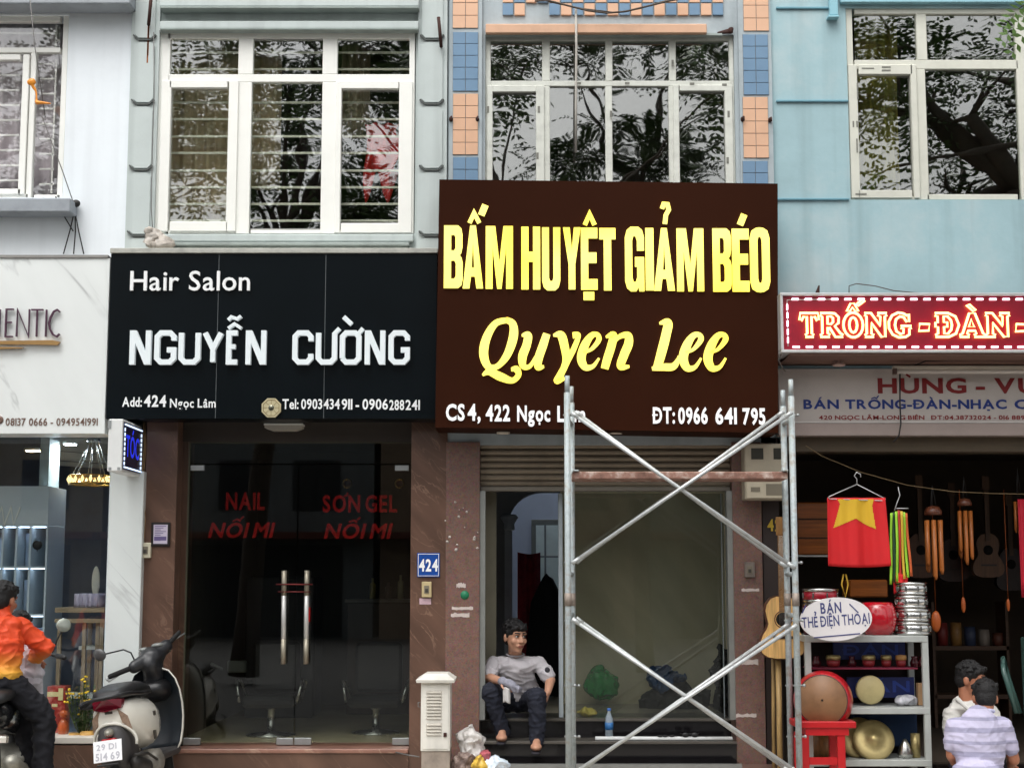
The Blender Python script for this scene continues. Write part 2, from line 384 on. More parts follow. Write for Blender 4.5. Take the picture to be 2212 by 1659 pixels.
def _mir(p): return [(1-a, b) for a, b in reversed(p)]
_Ah = [(0, 0), (.36, 1), (.5, 1), (.5, .74), (.44, .33), (.5, .33), (.5, .19), (.405, .19), (.33, 0)]
_Oh = [(.5, 1), (.3, .99), (.1, .95), (0, .84), (0, .16), (.1, .05), (.3, .01), (.5, 0), (.5, .14), (.43, .155), (.39, .21), (.39, .79), (.43, .845), (.5, .86)]
CAPS = {  # heavy condensed capitals, each a list of outlines in the unit box
 'A': [_Ah, _mir(_Ah)], 'O': [_Oh, _mir(_Oh)], 'I': [[(0, 0), (0, 1), (1, 1), (1, 0)]],
 'B': [[(0, 0), (0, 1), (.38, 1), (.38, 0)], [(.38, 1), (.75, 1), (.92, .95), (.98, .86), (.98, .65), (.92, .56), (.84, .525), (.94, .48), (1, .4), (1, .14), (.93, .045), (.75, 0), (.38, 0), (.38, .15), (.56, .15), (.63, .19), (.63, .39), (.56, .44), (.38, .44), (.38, .6), (.55, .6), (.61, .64), (.61, .81), (.55, .85), (.38, .85)]],
 'M': [[(0, 0), (0, 1), (.35, 1), (.5, .42), (.65, 1), (1, 1), (1, 0), (.75, 0), (.75, .66), (.58, 0), (.42, 0), (.25, .66), (.25, 0)]],
 'N': [[(0, 0), (0, 1), (.3, 1), (.75, .36), (.75, 1), (1, 1), (1, 0), (.7, 0), (.25, .64), (.25, 0)]],
 'H': [[(0, 0), (0, 1), (.38, 1), (.38, .6), (.62, .6), (.62, 1), (1, 1), (1, 0), (.62, 0), (.62, .44), (.38, .44), (.38, 0)]],
 'U': [[(0, 1), (0, .15), (.09, .05), (.28, 0), (.72, 0), (.91, .05), (1, .15), (1, 1), (.62, 1), (.62, .2), (.56, .145), (.44, .145), (.38, .2), (.38, 1)]],
 'Y': [[(.31, 0), (.31, .4), (0, 1), (.38, 1), (.5, .64), (.62, 1), (1, 1), (.69, .4), (.69, 0)]],
 'E': [[(0, 0), (0, 1), (1, 1), (1, .83), (.44, .83), (.44, .6), (.94, .6), (.94, .43), (.44, .43), (.44, .17), (1, .17), (1, 0)]],
 'T': [[(.27, 0), (.27, .82), (0, .82), (0, 1), (1, 1), (1, .82), (.73, .82), (.73, 0)]],
 'G': [[(1, .63), (1, .84), (.9, .95), (.7, 1), (.3, 1), (.1, .95), (0, .84), (0, .16), (.1, .05), (.3, 0), (.58, 0), (.7, .06), (.74, 0), (1, 0), (1, .53), (.52, .53), (.52, .38), (.63, .38), (.63, .22), (.56, .145), (.44, .145), (.38, .22), (.38, .78), (.44, .855), (.56, .855), (.63, .78), (.63, .63)]]}
def caps(mb, ch, u0, v0, u1, v1, y0, y1):
    x0, x1, z0, z1 = RC(u0, v0, u1, v1, y0)
    for p in CAPS[ch]: mb.prism([(x0+(x1-x0)*a, z0+(z1-z0)*b) for a, b in p], y0, y1)

# ================================================================ THE SETTING
struct('pavement', MB().box(-14, 14, -2.6, -.02, -.2, 0), mat('paving', (176, 168, 156), .85, var=.25, scale=3, bump=.3))
struct('kerb', MB().box(-14, 14, -2.85, -2.6, -.3, .003, bev=.01), mat('kerb_stone', (140, 138, 132), .8, var=.2))
struct('road', MB().box(-60, 60, -60, -2.85, -.4, -.14), mat('asphalt', (76, 75, 74), .85, var=.3, scale=2, bump=.4))
struct('ground', MB().add([(-400, -400, -.42), (400, -400, -.42), (400, 400, -.42), (-400, 400, -.42)], [[0, 1, 2, 3]]), mat('earth', (90, 85, 78), .9))

# ---- colours
WHITE_WALL = mat('white_render', (228, 234, 238), .85, var=.07, scale=1.2, bump=.14, bscale=14, streak=.2)
GREY_GREEN = mat('grey_green_paint', (186, 195, 193), .75, var=.10, scale=2, bump=.08, streak=.36)
GREY_LEDGE = mat('weathered_ledge', (150, 160, 156), .8, var=.25, scale=4, streak=.35)
GREY_BLUE = mat('grey_blue_render', (168, 178, 182), .85, var=.18, scale=3.5, bump=.2, bscale=20, streak=.42)
SKY_BLUE = mat('pale_blue_paint', (156, 185, 191), .8, var=.14, scale=1.1, bump=.14, bscale=16, streak=.34, tint=(180, 195, 197))
BLUE_LEDGE = mat('pale_blue_trim', (104, 148, 162), .8, var=.1)
UPVC = mat('white_upvc', (236, 236, 230), .35, var=.04, scale=3)
UPVC_OLD = mat('dirty_upvc', (205, 207, 198), .5, var=.16, scale=9, streak=.3)
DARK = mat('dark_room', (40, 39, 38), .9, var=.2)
DIM = mat('dim_room', (110, 106, 96), .9, var=.2)
BROWN_M = marble('brown_marble', (94, 70, 58), (160, 130, 110), 9., .28, .016, .75, .5, .4)
RED_G = mat('red_granite', (108, 78, 68), .3, var=.26, scale=26, speck=.45)
BLACK_G = mat('black_granite', (24, 22, 24), .12, var=.3, scale=20)
WHITE_M = marble('white_marble', (226, 230, 228), (150, 152, 152), 1.1, .3, .013, .6, .7, .03)
WHITE_M2 = marble('pale_marble', (214, 220, 218), (168, 172, 172), 2.0, .3, .012, .8, .55, .04)
STEEL = mat('brushed_steel', (190, 190, 186), .28, 1, var=.1, scale=20)
ALU = mat('aluminium', (168, 172, 172), .4, .8, var=.12, scale=10)
GALV = mat('galvanised_tube', (172, 182, 184), .6, .2, var=.28, scale=16, tint=(150, 140, 128))
RUST = mat('rusty_plank', (150, 112, 98), .8, .1, var=.45, scale=14, tint=(205, 190, 180))
BLACK = mat('black_plastic', (20, 20, 22), .4, var=.2)
RUBBER = mat('rubber', (16, 16, 16), .8, var=.2)
CREAM = mat('cream_paint', (234, 231, 220), .25, var=.04, coat=.6)
BEIGE_CLOTH = mat('beige_curtain', (196, 176, 146), .9, var=.2, scale=4)
OLIVE_CLOTH = mat('olive_curtain', (176, 164, 84), .9, var=.2, scale=4)
GREY_CLOTH = mat('grey_curtain', (206, 198, 202), .9, var=.12, scale=4)
CABLE = mat('black_cable', (34, 32, 32), .6)
RUSTB = mat('rusty_iron', (60, 34, 28), .85, .2, var=.5, scale=25)
WLET = mat('white_acrylic', (240, 242, 242), .3, var=.02)
G_DIRTY = glass('window_glass', .15, (.9, .92, .9), .05)
G_CLEAR = glass('clear_window_glass', .09, (.95, .95, .95), .02)
G_DARK = glass('tinted_window_glass', .2, (.75, .77, .72), .06)
G_DOOR = glass('door_glass', .045, (.80, .82, .80), .0)
G_SHOP = glass('shop_glass', .07, (.92, .95, .95), .0)

def wall(mb, x0, x1, z0, z1, y0, y1, holes, mi=0):
    """One wall slab with rectangular openings (x0, x1, z0, z1)."""
    xs = sorted({x0, x1, *[max(x0, min(x1, h[k])) for h in holes for k in (0, 1)]}); zs = sorted({z0, z1, *[max(z0, min(z1, h[k])) for h in holes for k in (2, 3)]})
    nx, nz = len(xs)-1, len(zs)-1
    def solid_(i, j):
        if not (0 <= i < nx and 0 <= j < nz): return False
        cx, cz = (xs[i]+xs[i+1])/2, (zs[j]+zs[j+1])/2
        return not any(h[0] < cx < h[1] and h[2] < cz < h[3] for h in holes)
    for i in range(nx):
        for j in range(nz):
            if not solid_(i, j): continue
            a, b, c, d = xs[i], xs[i+1], zs[j], zs[j+1]
            mb.add([(a, y0, c), (b, y0, c), (b, y0, d), (a, y0, d)], [[0, 1, 2, 3]], mi); mb.add([(a, y1, c), (b, y1, c), (b, y1, d), (a, y1, d)], [[3, 2, 1, 0]], mi)
            if not solid_(i-1, j): mb.add([(a, y0, c), (a, y0, d), (a, y1, d), (a, y1, c)], [[0, 1, 2, 3]], mi)
            if not solid_(i+1, j): mb.add([(b, y0, c), (b, y0, d), (b, y1, d), (b, y1, c)], [[3, 2, 1, 0]], mi)
            if not solid_(i, j-1): mb.add([(a, y0, c), (b, y0, c), (b, y1, c), (a, y1, c)], [[3, 2, 1, 0]], mi)
            if not solid_(i, j+1): mb.add([(a, y0, d), (b, y0, d), (b, y1, d), (a, y1, d)], [[0, 1, 2, 3]], mi)
    return mb
def room(mb, x0, x1, y0, y1, z0, z1, t=.06, roof=True, mi=0, floor=True):
    """Walls, floor and ceiling of a room that is open to the front."""
    mb.box(x0-t, x0, y0, y1, z0, z1, mi); mb.box(x1, x1+t, y0, y1, z0, z1, mi); mb.box(x0-t, x1+t, y1, y1+t, z0-t, z1+t, mi)
    if floor: mb.box(x0-t, x1+t, y0, y1, z0-t, z0, mi)
    if roof: mb.box(x0-t, x1+t, y0, y1, z1, z1+t, mi)
    return mb
def frame_bars(mb, bars, Y, dep, mi=0, bev=.004):
    for b in bars: mb.pb(*b, Y, dep, mi, bev)
def window(parent, name, frame, frame_mat, panes, pane_mat, Y, sashes=(), grille=None, grille_mat=None, gy=.14, label=None):
    """window > window_frame, sash (each), pane (each), grille. All given as picture rectangles on the plane y = Y."""
    mb = MB(); frame_bars(mb, frame, Y, .06); w = mb.build(name, frame_mat, parent)
    for s in sashes:
        m2 = MB(); u0, v0, u1, v1, a, b, c, d = s          # outer rectangle, inner rectangle
        frame_bars(m2, [(u0, v0, a, v1), (c, v0, u1, v1), (a, v0, c, b), (a, d, c, v1)], Y-.018, .05)
        m2.build('sash', frame_mat, w)
    for p in panes: MB().pb(*p, Y+.025, .006).build('pane', pane_mat, w)
    if grille:
        m3 = MB()
        for g in grille:
            x0, x1, z0, z1 = RC(*g, gy); m3.box(x0, x1, gy, gy+.012, z0, z1, bev=.002)
        m3.build('grille', grille_mat, w)
    return w
def curtain(mb, u0, v0, u1, v1, Y, folds, amp=.03, th=.004):
    x0, x1, z0, z1 = RC(u0, v0, u1, v1, Y)
    ph = random.random()*6
    return mb.sheet(lambda a, b: (x0+(x1-x0)*a, Y+amp*math.sin(a*folds*6.28+ph)*(1+.4*math.sin(a*folds*2.1+b*1.5)), z1+(z0-z1)*b), max(16, int(folds*8)), 6, th)

xL = P(279, 300, 0).x                                          # 426 | 424
xM = P(965, 700, 0).x                                           # 424 | 422
xR = P(1668, 600, 0).x                                          # 422 | 420
ZTOP = 7.2
ZS = P(1106, 905, 0).z                                          # height of the shop ceilings

# ================================================================ 426: the white house at the left edge
H1 = thing('shop_house', 'white rendered shop house at the left edge with a marble fronted ground floor shop', 'building', (xL-1.5, 0, 0))
mb = MB(); wx = RC(-260, 33, 142, 427, 0); gx = RC(-260, 938, 240, 1603, 0)
wall(mb, -6.2, xL, 0, ZTOP, 0, .2, [wx, (gx[0], P(232, 1300, 0).x, gx[2], gx[3])])
mb.box(-6.2, -6.0, .2, 5, 0, ZTOP); mb.box(-6.2, xL, 5, 5.2, 0, ZTOP); mb.box(-6.2, xL-.02, .2, 5, ZTOP-.1, ZTOP)
mb.box(xL-.12, xL-.02, .2, 5, 0, ZTOP-.1)
mb.build('wall', WHITE_WALL, H1)
MB().pb(-300, -60, 282, 9, -.22, .22, bev=.01).build('ledge', mat('grey_concrete', (150, 156, 162), .85, var=.2, scale=4), H1)
MB().pb(-300, 428, 152, 458, -.2, .2, bev=.008).build('window_sill', mat('grey_concrete', (150, 156, 162)), H1)
w = window(H1, 'window', [(130, 33, 142, 427), (-200, 33, 130, 47), (-200, 103, 130, 114), (61, 114, 73, 427), (-200, 419, 61, 427), (73, 421, 130, 427)], UPVC,
    [(-200, 47, 130, 103), (-200, 114, 61, 419), (73, 114, 130, 421)], G_CLEAR, .03, [(-80, 118, 58, 420, -68, 130, 44, 408)],
    [(-200, 70, 124, 74), (119, 54, 123, 103), (119, 86, 130, 90)] + [(-200, 128+i*32.5, 42, 132+i*32.5) for i in range(9)] + [(84, 136+i*32.5, 117, 140+i*32.5) for i in range(9)] + [(114, 128, 118, 418)], UPVC, .12)
curtain(MB(), -200, 40, 135, 425, .26, 9, .03).build('curtain', GREY_CLOTH, w)
room(MB(), -5.9, xL-.2, .3, 3.2, ZS+.25, 6.4).build('upper_room', DIM, H1)
mb = MB(); mb.pb(229, 1018, 303, 1590, -.10, .34, bev=.004); mb.pb(227, 1593, 301, 1621, -.105, .34, bev=.004); mb.build('marble_pilaster', WHITE_M2, H1)
mb = MB(); mb.pb(238, 935, 303, 1016, -.08, .3); mb.build('pilaster_head', mat('beige_stone', (168, 150, 132), .5, var=.15), H1)
MB().pb(-260, 1592, 227, 1606, -.1, .42, bev=.004).build('shop_sill', mat('white_stone', (215, 210, 200), .4, var=.1), H1)
MB().pb(-300, 1610, 227, 1780, -.12, .3).build('plinth', BROWN_M, H1)
sw = MB().pb(-260, 938, 229, 1600, .12, .012).build('shop_window', G_SHOP, H1)
mb = MB(); z0 = P(100, 1600, 0).z; zc = P(100, 905, 1.).z
room(mb, -5.8, xL-.14, .35, 3.4, z0, zc); mb.build('shop_room', mat('blue_grey_room', (96, 110, 132), .8, var=.15), H1)
mb = MB(); mb.pb(86, 940, 106, 1060, 1.0, .3); mb.build('ceiling_beam', mat('pale_grey_paint', (165, 175, 172), .7), H1)

# marble sign of the left shop
SG1 = thing('shop_sign', 'white marble fascia board with thin raised art deco letters and a gold flourish', 'sign', (xL-.8, -.3, P(100, 937, -.3).z))
MB().pb(-260, 558, 232, 937, -.3, .3, bev=.004).build('board', WHITE_M, SG1)
MB().pb(-260, 551, 233, 557, -.31, .31).build('top_trim', mat('grey_trim', (140, 138, 134), .7, var=.2), SG1)
mb = MB()
def letter(pts, u0, v0, u1, v1, w, Y=-.33):
    x0, x1, z0, z1 = RC(u0, v0, u1, v1, Y)
    for i, s in enumerate(pts): mb.stroke([(x0+(x1-x0)*a, z0+(z1-z0)*b) for a, b in s], w, Y-.0004*i, Y+.02)
arc = [(.95+.0, .92), (.72, 1), (.42, .93), (.15, .7), (.05, .5), (.15, .28), (.42, .08), (.75, 0), (1., .1)]
letter(BLOCK['H'], -22, 668, -2, 727, .011); letter([[(1, 1), (0, 1), (0, 0), (1, 0)], [(0, .52), (.8, .52)]], 12, 668, 28, 727, .011)
letter(BLOCK['N'], 36, 668, 62, 727, .011); letter(BLOCK['T'], 66, 669, 92, 727, .011); letter(BLOCK['I'], 92, 669, 106, 727, .011); letter([arc], 104, 669, 129, 727, .013)
mb.build('lettering', mat('plum_metal', (78, 44, 66), .4, .3), SG1)
mb = MB(); x0, x1, z0, z1 = RC(-60, 734, 130, 746, -.33)
mb.prism([(x0, z1-.012), (x1-.06, z1-.004), (x1, z1-.016), (x1-.02, z0+.002), (x0, z0+.012)], -.335, -.31); x0, x1, z0, z1 = RC(-60, 748, 52, 756, -.33)
mb.prism([(x0, z1), (x1, z1-.01), (x1-.02, z1-.016), (x0, z0)], -.335, -.31); mb.build('gold_flourish', mat('gold_metal', (176, 140, 92), .35, .8), SG1)
mb = MB(); ptext(mb, '08137 0666 - 0949541991', 12, 903, 211, 919, -.304, bold=.012, gap=.09)
x0, x1, z0, z1 = RC(-10, 896, 6, 918, -.304); mb.lathe([(.02, -.307), (.032, -.305), (.032, -.299)], ((x0+x1)/2, 0, (z0+z1)/2), 'Y', 16)
mb.build('phone_number', mat('bronze_letters', (120, 96, 84), .4, .4), SG1)

# blade sign with running LED border
BS = thing('blade_sign', 'slim white lightbox sign projecting over the marble pilaster, dark blue face with LED border', 'sign', (P(250, 1018, -.62).x, -.62, P(250, 1018, -.62).z))
x0, x1, z0, z1 = RC(233, 905, 264, 1018, -.66)
MB().box(x0, x1, -.66, -.08, z0, z1, bev=.006).build('casing', mat('white_tin', (228, 230, 228), .4, var=.05), BS)
MB().box(x1+.001, x1+.006, -.64, -.1, z0+.02, z1-.02).build('face', mat('night_blue_acrylic', (10, 12, 60), .2), BS)
mb = MB()
for k in range(13):
    y = -.625+k*.0425
    for z in (z0+.035, z1-.035): mb.box(x1+.007, x1+.012, y, y+.026, z-.005, z+.005)
for k in range(8):
    z = z0+.05+k*(z1-z0-.1)/8
    for y in (-.628, -.117): mb.box(x1+.007, x1+.012, y, y+.012, z, z+.024)
mb.build('led_border', emit('led_cool', (205, 225, 255), 1.6), BS)
mb = MB(); text(mb, 'TÓC', 0, .4, 0, .16, 0, dep=.004, bold=.01)
mb.xform(Matrix.Translation((x1+.007, -.57, z0+.12)) @ Matrix.Rotation(math.pi/2, 4, 'Z') @ Matrix.Scale(1, 4)); mb.build('lettering', emit('led_blue', (40, 60, 255), .5), BS)
mb = MB(); mb.box(x0-.004, x0+.02, -.665, -.655, z1-.07, z1-.01); mb.box(x1-.03, x1-.01, -.664, -.656, z0+.01, z0+.03); mb.box(x0+.01, x0+.03, -.664, -.656, z0+.01, z0+.03); mb.build('bracket', ALU, BS)

# things inside the left shop
def lamp_disc(u, v, Y, r, m, label): 
    p = P(u, v, Y); t = thing('ceiling_light', label, 'ceiling light', (p.x, p.y, p.z))
    mb = MB(); mb.lathe([(r*1.15, .012), (r*1.15, -.008), (r*.95, -.012)], (p.x, p.y, p.z), 'Z', 20); mb.build('rim', UPVC, t)
    MB().lathe([(0, -.0165), (r*.9, -.0155), (r*.9, -.0125)], (p.x, p.y, p.z), 'Z', 20).build('diffuser', m, t); return t
lamp_disc(152, 957, 1.2, .055, emit('lamp_white', (235, 245, 255), 420), 'round white downlight glowing in the left shop ceiling above the air conditioner')
lamp_disc(72, 971, 1.6, .07, emit('lamp_warm', (255, 205, 140), 120), 'round warm downlight glowing at the left of the left shop ceiling')
AC = thing('air_conditioner', 'white wall mounted air conditioner inside the left shop', 'air conditioner', tuple(P(128, 1000, 2.2)))
mb = MB(); mb.loft([[(x, 2.2+a, b) for a, b in ((.0, .0), (-.06, .0), (-.16, .06), (-.18, .12), (-.18, .27), (-.15, .3), (0, .3))] for x in (0, .62)])
k = P(98, 1004, 2.3); mb.xform(Matrix.Translation((k.x, 2.3, k.z)) @ Matrix.Rotation(rad(50), 4, 'Z') @ Matrix.Translation((0, -2.2, 0)))
for i in range(len(mb.s)): mb.s[i] = False
mb.build('body', mat('ivory_plastic', (222, 222, 208), .4), AC)
mb = MB(); mb.box(.02, .6, 2.016, 2.021, .115, .121); mb.box(.05, .57, 2.07, 2.08, .03, .05); mb.xform(Matrix.Translation((k.x, 2.3, k.z)) @ Matrix.Rotation(rad(50), 4, 'Z') @ Matrix.Translation((0, -2.2, 0))); mb.build('louvre', mat('grey_plastic', (120, 122, 118), .5), AC)
CH = thing('chandelier', 'gold crystal ring chandelier glowing inside the left shop', 'chandelier', tuple(P(200, 1048, 1.0)))
c = P(200, 1046, 1.0); mb = MB(); R_ = .19
mb.tube([(c.x+R_*math.cos(a*.2618), c.y+R_*math.sin(a*.2618), c.z) for a in range(24)], .012, 6, closed=True)
mb.tube([(c.x+R_*math.cos(a*.2618), c.y+R_*math.sin(a*.2618), c.z+.07) for a in range(24)], .006, 6, closed=True)
for a in range(12): mb.tube([(c.x+R_*math.cos(a*.5236), c.y+R_*math.sin(a*.5236), c.z), (c.x+R_*math.cos(a*.5236+.26), c.y+R_*math.sin(a*.5236+.26), c.z+.07)], .004, 5)
mb.build('gold_ring', mat('gold_ring', (220, 170, 80), .25, .9), CH)
mb = MB()
for a in range(18):
    q = a*.349; mb.lathe([(0, -.03), (.016, 0), (0, .035)], (c.x+R_*1.03*math.cos(q), c.y+R_*1.03*math.sin(q), c.z+.035), 'Z', 6, sm=False)
mb.build('crystal', emit('crystal_glow', (255, 222, 150), 2.2), CH)
mb = MB(); zt = P(200, 950, 1.).z
for a in range(9): q = a*.698; mb.tube([(c.x+.03*math.cos(q), c.y+.03*math.sin(q), zt), (c.x+.10*math.cos(q), c.y+.1*math.sin(q), c.z+.2), (c.x+.17*math.cos(q), c.y+.17*math.sin(q), c.z+.07)], .0025, 4)
mb.lathe([(.06, 0), (.05, .03), (.0, .035)], (c.x, c.y, zt-.02), 'Z', 16); mb.build('chain', STEEL, CH)
CB = thing('display_cabinet', 'tall white display cabinet with open cells inside the left shop', 'cabinet', tuple(P(40, 1590, .8)))
x0, x1, z0, z1 = RC(-200, 1050, 96, 1585, .75); mb = MB(); D_ = 1.25
zs = [P(50, v, .75).z for v in (1135, 1225, 1328, 1430, 1530, 1585)]; xs = [P(u, 1300, .75).x for u in (-200, -120, -55, 0, 30, 60, 96)]
mb.box(x0, x1, .75, D_, zs[0]+.01, z1); mb.box(x0, x1, D_-.02, D_, zs[-1], zs[0])
for z in zs: mb.box(x0, x1, .752, D_-.02, z-.008, z+.008)
for x in xs: mb.box(x-.008, x+.008, .75, D_-.021, zs[-1], zs[0])
mb.build('cabinet_frame', mat('white_lacquer', (205, 214, 220), .3, var=.05), CB)
mb = MB(); random.seed(3)
for i in range(len(xs)-1):
    for j in range(len(zs)-1):
        if random.random() < .6: mb.box(xs[i]+.015, xs[i+1]-.015-.03*random.random(), .95, 1.0, zs[j+1]+.01, zs[j]-.03-.08*random.random())
mb.build('box_stock', mat('pale_cartons', (190, 205, 225), .5, var=.12, scale=2), CB)
mb = MB()
for z in zs[:-1]: mb.box(xs[0]+.01, xs[-1]-.01, .80, .815, z-.0145, z-.0085)
mb.build('added_shelf_glow', emit('added_glow_strip', (215, 232, 255), 9.), CB)  # glow strips added to brighten the cells, not lamps the cabinet has
mb = MB(); x0b, x1b, z0b, z1b = RC(-10, 1095, 52, 1133, .74)
for dx in (0, .075): mb.stroke([(x0b+dx, z0b), (x0b+dx+.05, z1b), (x0b+dx+.075, z0b), (x0b+dx+.125, z1b)], .012, .738-dx*.01, .748)
mb.build('letter_cutout', UPVC, CB)
mb = MB(); p = P(80, 1177, .7); mb.lathe([(0, -.01), (.035, -.008), (.04, .01)], p, 'Y', 16); mb.tube([p, p+Vector((0, .01, -.05))], .004, 5); solid('mirror', mb, BLACK, 'small round black mirror in front of the white cabinet cells', 'mirror')
RK = thing('display_stand', 'wooden slatted display counter standing behind the left shop window', 'counter', tuple(P(175, 1590, .55)))
WD = wood('pale_oak', (150, 128, 100), .5, 'Z')
mb = MB(); mb.pb(118, 1312, 226, 1323, .45, .45, bev=.004); mb.pb(118, 1336, 226, 1345, .46, .03)
mb.build('top_rail', wood('pale_oak_rail', (158, 136, 108), .5, 'X'), RK)
for (a, y) in ((124, .46), (178, .5), (190, .86), (207, .5), (216, .46)): 
    m2 = MB(); m2.pb(a-4, 1345, a+4, 1592, y, .035); m2.build('upright', WD, RK)
m2 = MB(); m2.pb(170, 1395, 224, 1403, .6, .3); m2.pb(130, 1500, 224, 1508, .6, .3); m2.build('shelf', UPVC, RK)
mb = MB(); x0, x1, z0, z1 = RC(160, 1282, 214, 1312, .5)
mb.sheet(lambda a, b: (x0+(x1-x0)*a, .5+.015*math.sin(a*25)+.02*b*math.sin(a*60), z1+(z0-z1)*b), 40, 4, .3); solid('cloth', mb, mat('lilac_cloth', (205, 195, 215), .9, var=.1), 'folded lilac white cloth lying on the wooden counter', 'cloth')
p = P(207, 1256, .75); mb = MB()
for a in range(1): mb.ell(p, (.034, .012, .125), 14, 10)
solid('paper_lantern', mb, mat('cream_paper', (215, 208, 190), .7), 'tall slim oval cream lantern behind the wooden counter', 'lantern')
# red gift box, orange figure and pot of yellow flowers in the window
GB = thing('gift_carton', 'red printed gift carton with an orange base beside the flower pot', 'box', tuple(P(125, 1598, .2)))
mb = MB(); mb.pb(100, 1482, 140, 1596, .22, .14, bev=.003); mb.build('carton', mat('red_print', (170, 50, 40), .4, var=.35, scale=14, tint=(215, 130, 110)), GB)
mb = MB(); mb.pb(102, 1494, 132, 1504, .2165, .003); mb.pb(126, 1486, 136, 1512, .2155, .003); mb.pb(112, 1520, 124, 1526, .2165, .003); mb.build('cream_label', mat('cream_print', (225, 205, 150), .5), GB)
mb = MB(); p = P(137, 1570, .16); mb.ell(p+Vector((0, 0, -.01)), (.045, .04, .075)); mb.ell(p+Vector((0, 0, .1)), .033); mb.cap(p+Vector((-.015, 0, -.07)), p+Vector((-.015, 0, -.12)), .016, .013); mb.cap(p+Vector((.02, 0, -.07)), p+Vector((.02, 0, -.12)), .016, .013)
solid('figurine', mb, mat('orange_ceramic', (200, 90, 40), .3), 'small orange ceramic figurine standing before the red carton', 'figurine')
FP = thing('potted_flowers', 'green potted plant with yellow flowers in two round ochre pots in the left window', 'plant', tuple(P(178, 1600, .1)))
POT = mat('ochre_pot', (196, 150, 78), .5, var=.3, scale=12)
for (u, r) in ((188, .062), (160, .05)):
    p = P(u, 1603, .1); MB().lathe([(r*.6, 0), (r, r*.5), (r*1.02, r*.9), (r*.75, r*1.45), (r*.62, r*1.35)], p, 'Z', 18).build('pot', POT, FP)
random.seed(11); ml, mf, ms = MB(), MB(), MB(); pb_ = P(180, 1580, .1)
for i in range(34):
    a = random.uniform(-.13, .13); top = Vector((pb_.x+a, .1+random.uniform(-.07, .07), pb_.z+random.uniform(.12, .42)*(1-abs(a)*2))); b = Vector((pb_.x+a*.25, .1, pb_.z-.03))
    ms.tube([b, (b+top)/2+Vector((a*.2, 0, .02)), top], .0022, 4)
    for k in range(10):
        t = random.uniform(.2, 1); q = b.lerp(top, t); d = Vector((random.uniform(-1, 1), random.uniform(-1, 1), random.uniform(-.3, .8))).normalized(); s_ = d.cross(Vector((0, 0, 1))).normalized()*.009; l = .045
        ml.add([q, q+d*l*.5+s_, q+d*l, q+d*l*.5-s_], [[0, 1, 2, 3]])
    if i % 2 == 0:
        for k in range(3): mf.ell(top+Vector((random.uniform(-.02, .02), random.uniform(-.02, .02), random.uniform(-.02, .03))), (.011, .011, .008), 7, 5)
ml.build('foliage', mat('leaf_green', (62, 84, 40), .6, var=.4, scale=20), FP); mf.build('blossom', mat('yellow_petal', (225, 190, 50), .6), FP); ms.build('stem', mat('stem_green', (70, 84, 44), .7), FP)
# cables, clamps and the tape caught on the left house
mb = MB()
for us in ([(164, 442), (152, 495), (137, 549)], [(162, 446), (163, 500), (159, 549)], [(160, 448), (170, 500), (181, 549)], [(120, 425), (140, 470), (158, 500)]): mb.tube([P(u, v, -.03) for u, v in us], .005, 5)
q = P(164, 440, -.05); mb.ell(q, (.035, .03, .03)); solid('cable', mb, CABLE, 'dark cables spreading from a clamp beside the grey window sill of the white house', 'cable')
mb = MB(); mb.tube([P(63, -20, -.3), P(75, 100, -.3), P(98, 255, -.25)], .004, 5); mb.tube([P(90, 250, -.25), P(135, 370, -.2), P(158, 437, -.06)], .004, 5); solid('overhead_wire', mb, mat('grey_wire', (110, 108, 106), .7), 'thin overhead wire slanting across the left window down to the clamp', 'wire')
mb = MB(); crumple(mb, 0, 1)
p = P(68, 178, -.3); mb.ell(p, (.035, .02, .03), 9, 6); mb.cap(p, P(78, 200, -.3), .014, .01); mb.cap(P(80, 222, -.3), P(108, 224, -.3), .016, .008); mb.cap(P(78, 200, -.3), P(80, 222, -.3), .009, .009); e_ = evald(mb, 'i', .006, 1); mb = MB(); mb.add(e_.v, e_.f, 0, True); crumple(mb, .006, 30)
solid('insulator', mb, mat('orange_plastic', (222, 140, 40), .4), 'orange plastic tape and insulator hanging on the overhead wire', 'insulator')

# ================================================================ 424: the grey green house with the salon
H2 = thing('shop_house', 'grey green shop house with grooved pilasters and a barred white window above the black sign', 'building', ((xL+xM)/2, 0, 0))
win = RC(334, 66, 897, 505, 0)
xd0, xd1 = P(400, 1300, 0).x, P(886, 1300, 0).x; zd0, zd1 = P(640, 1616, 0).z, P(640, 905, 0).z
mb = MB(); wall(mb, xL, xM-.004, zd1, ZTOP, 0, .2, [win]); mb.box(xL, xL+.02, .2, 5, 0, ZTOP); mb.box(xM-.03, xM-.004, .2, 5, 0, ZTOP); mb.box(xL+.02, xM-.03, 5, 5.1, 0, ZTOP); mb.box(xL+.02, xM-.03, .2, 5, ZTOP-.1, ZTOP)
mb.build('wall', GREY_GREEN, H2)
mb = MB(); mb.pb(345, -40, 905, 14, -.12, .12, bev=.006); mb.pb(345, 46, 904, 62, -.10, .10, bev=.005); mb.pb(343, 62.5, 902, 66.5, -.07, .07); mb.build('lintel', GREY_GREEN, H2)
mb = MB(); mb.pb(345, 14.2, 905, 17.5, -.135, .13); mb.pb(345, 62, 903, 64, -.108, .1); mb.build('drip_edge', GREY_LEDGE, H2)
mb = MB(); mb.pb(338, 506, 893, 522, -.05, .05, bev=.006); mb.build('window_sill', GREY_GREEN, H2)
mb = MB(); mb.pb(372, 523, 884, 531, -.09, .09, bev=.006); mb.pb(372, 531.5, 882, 541, -.06, .06, bev=.006); mb.build('sill_moulding', GREY_LEDGE, H2)
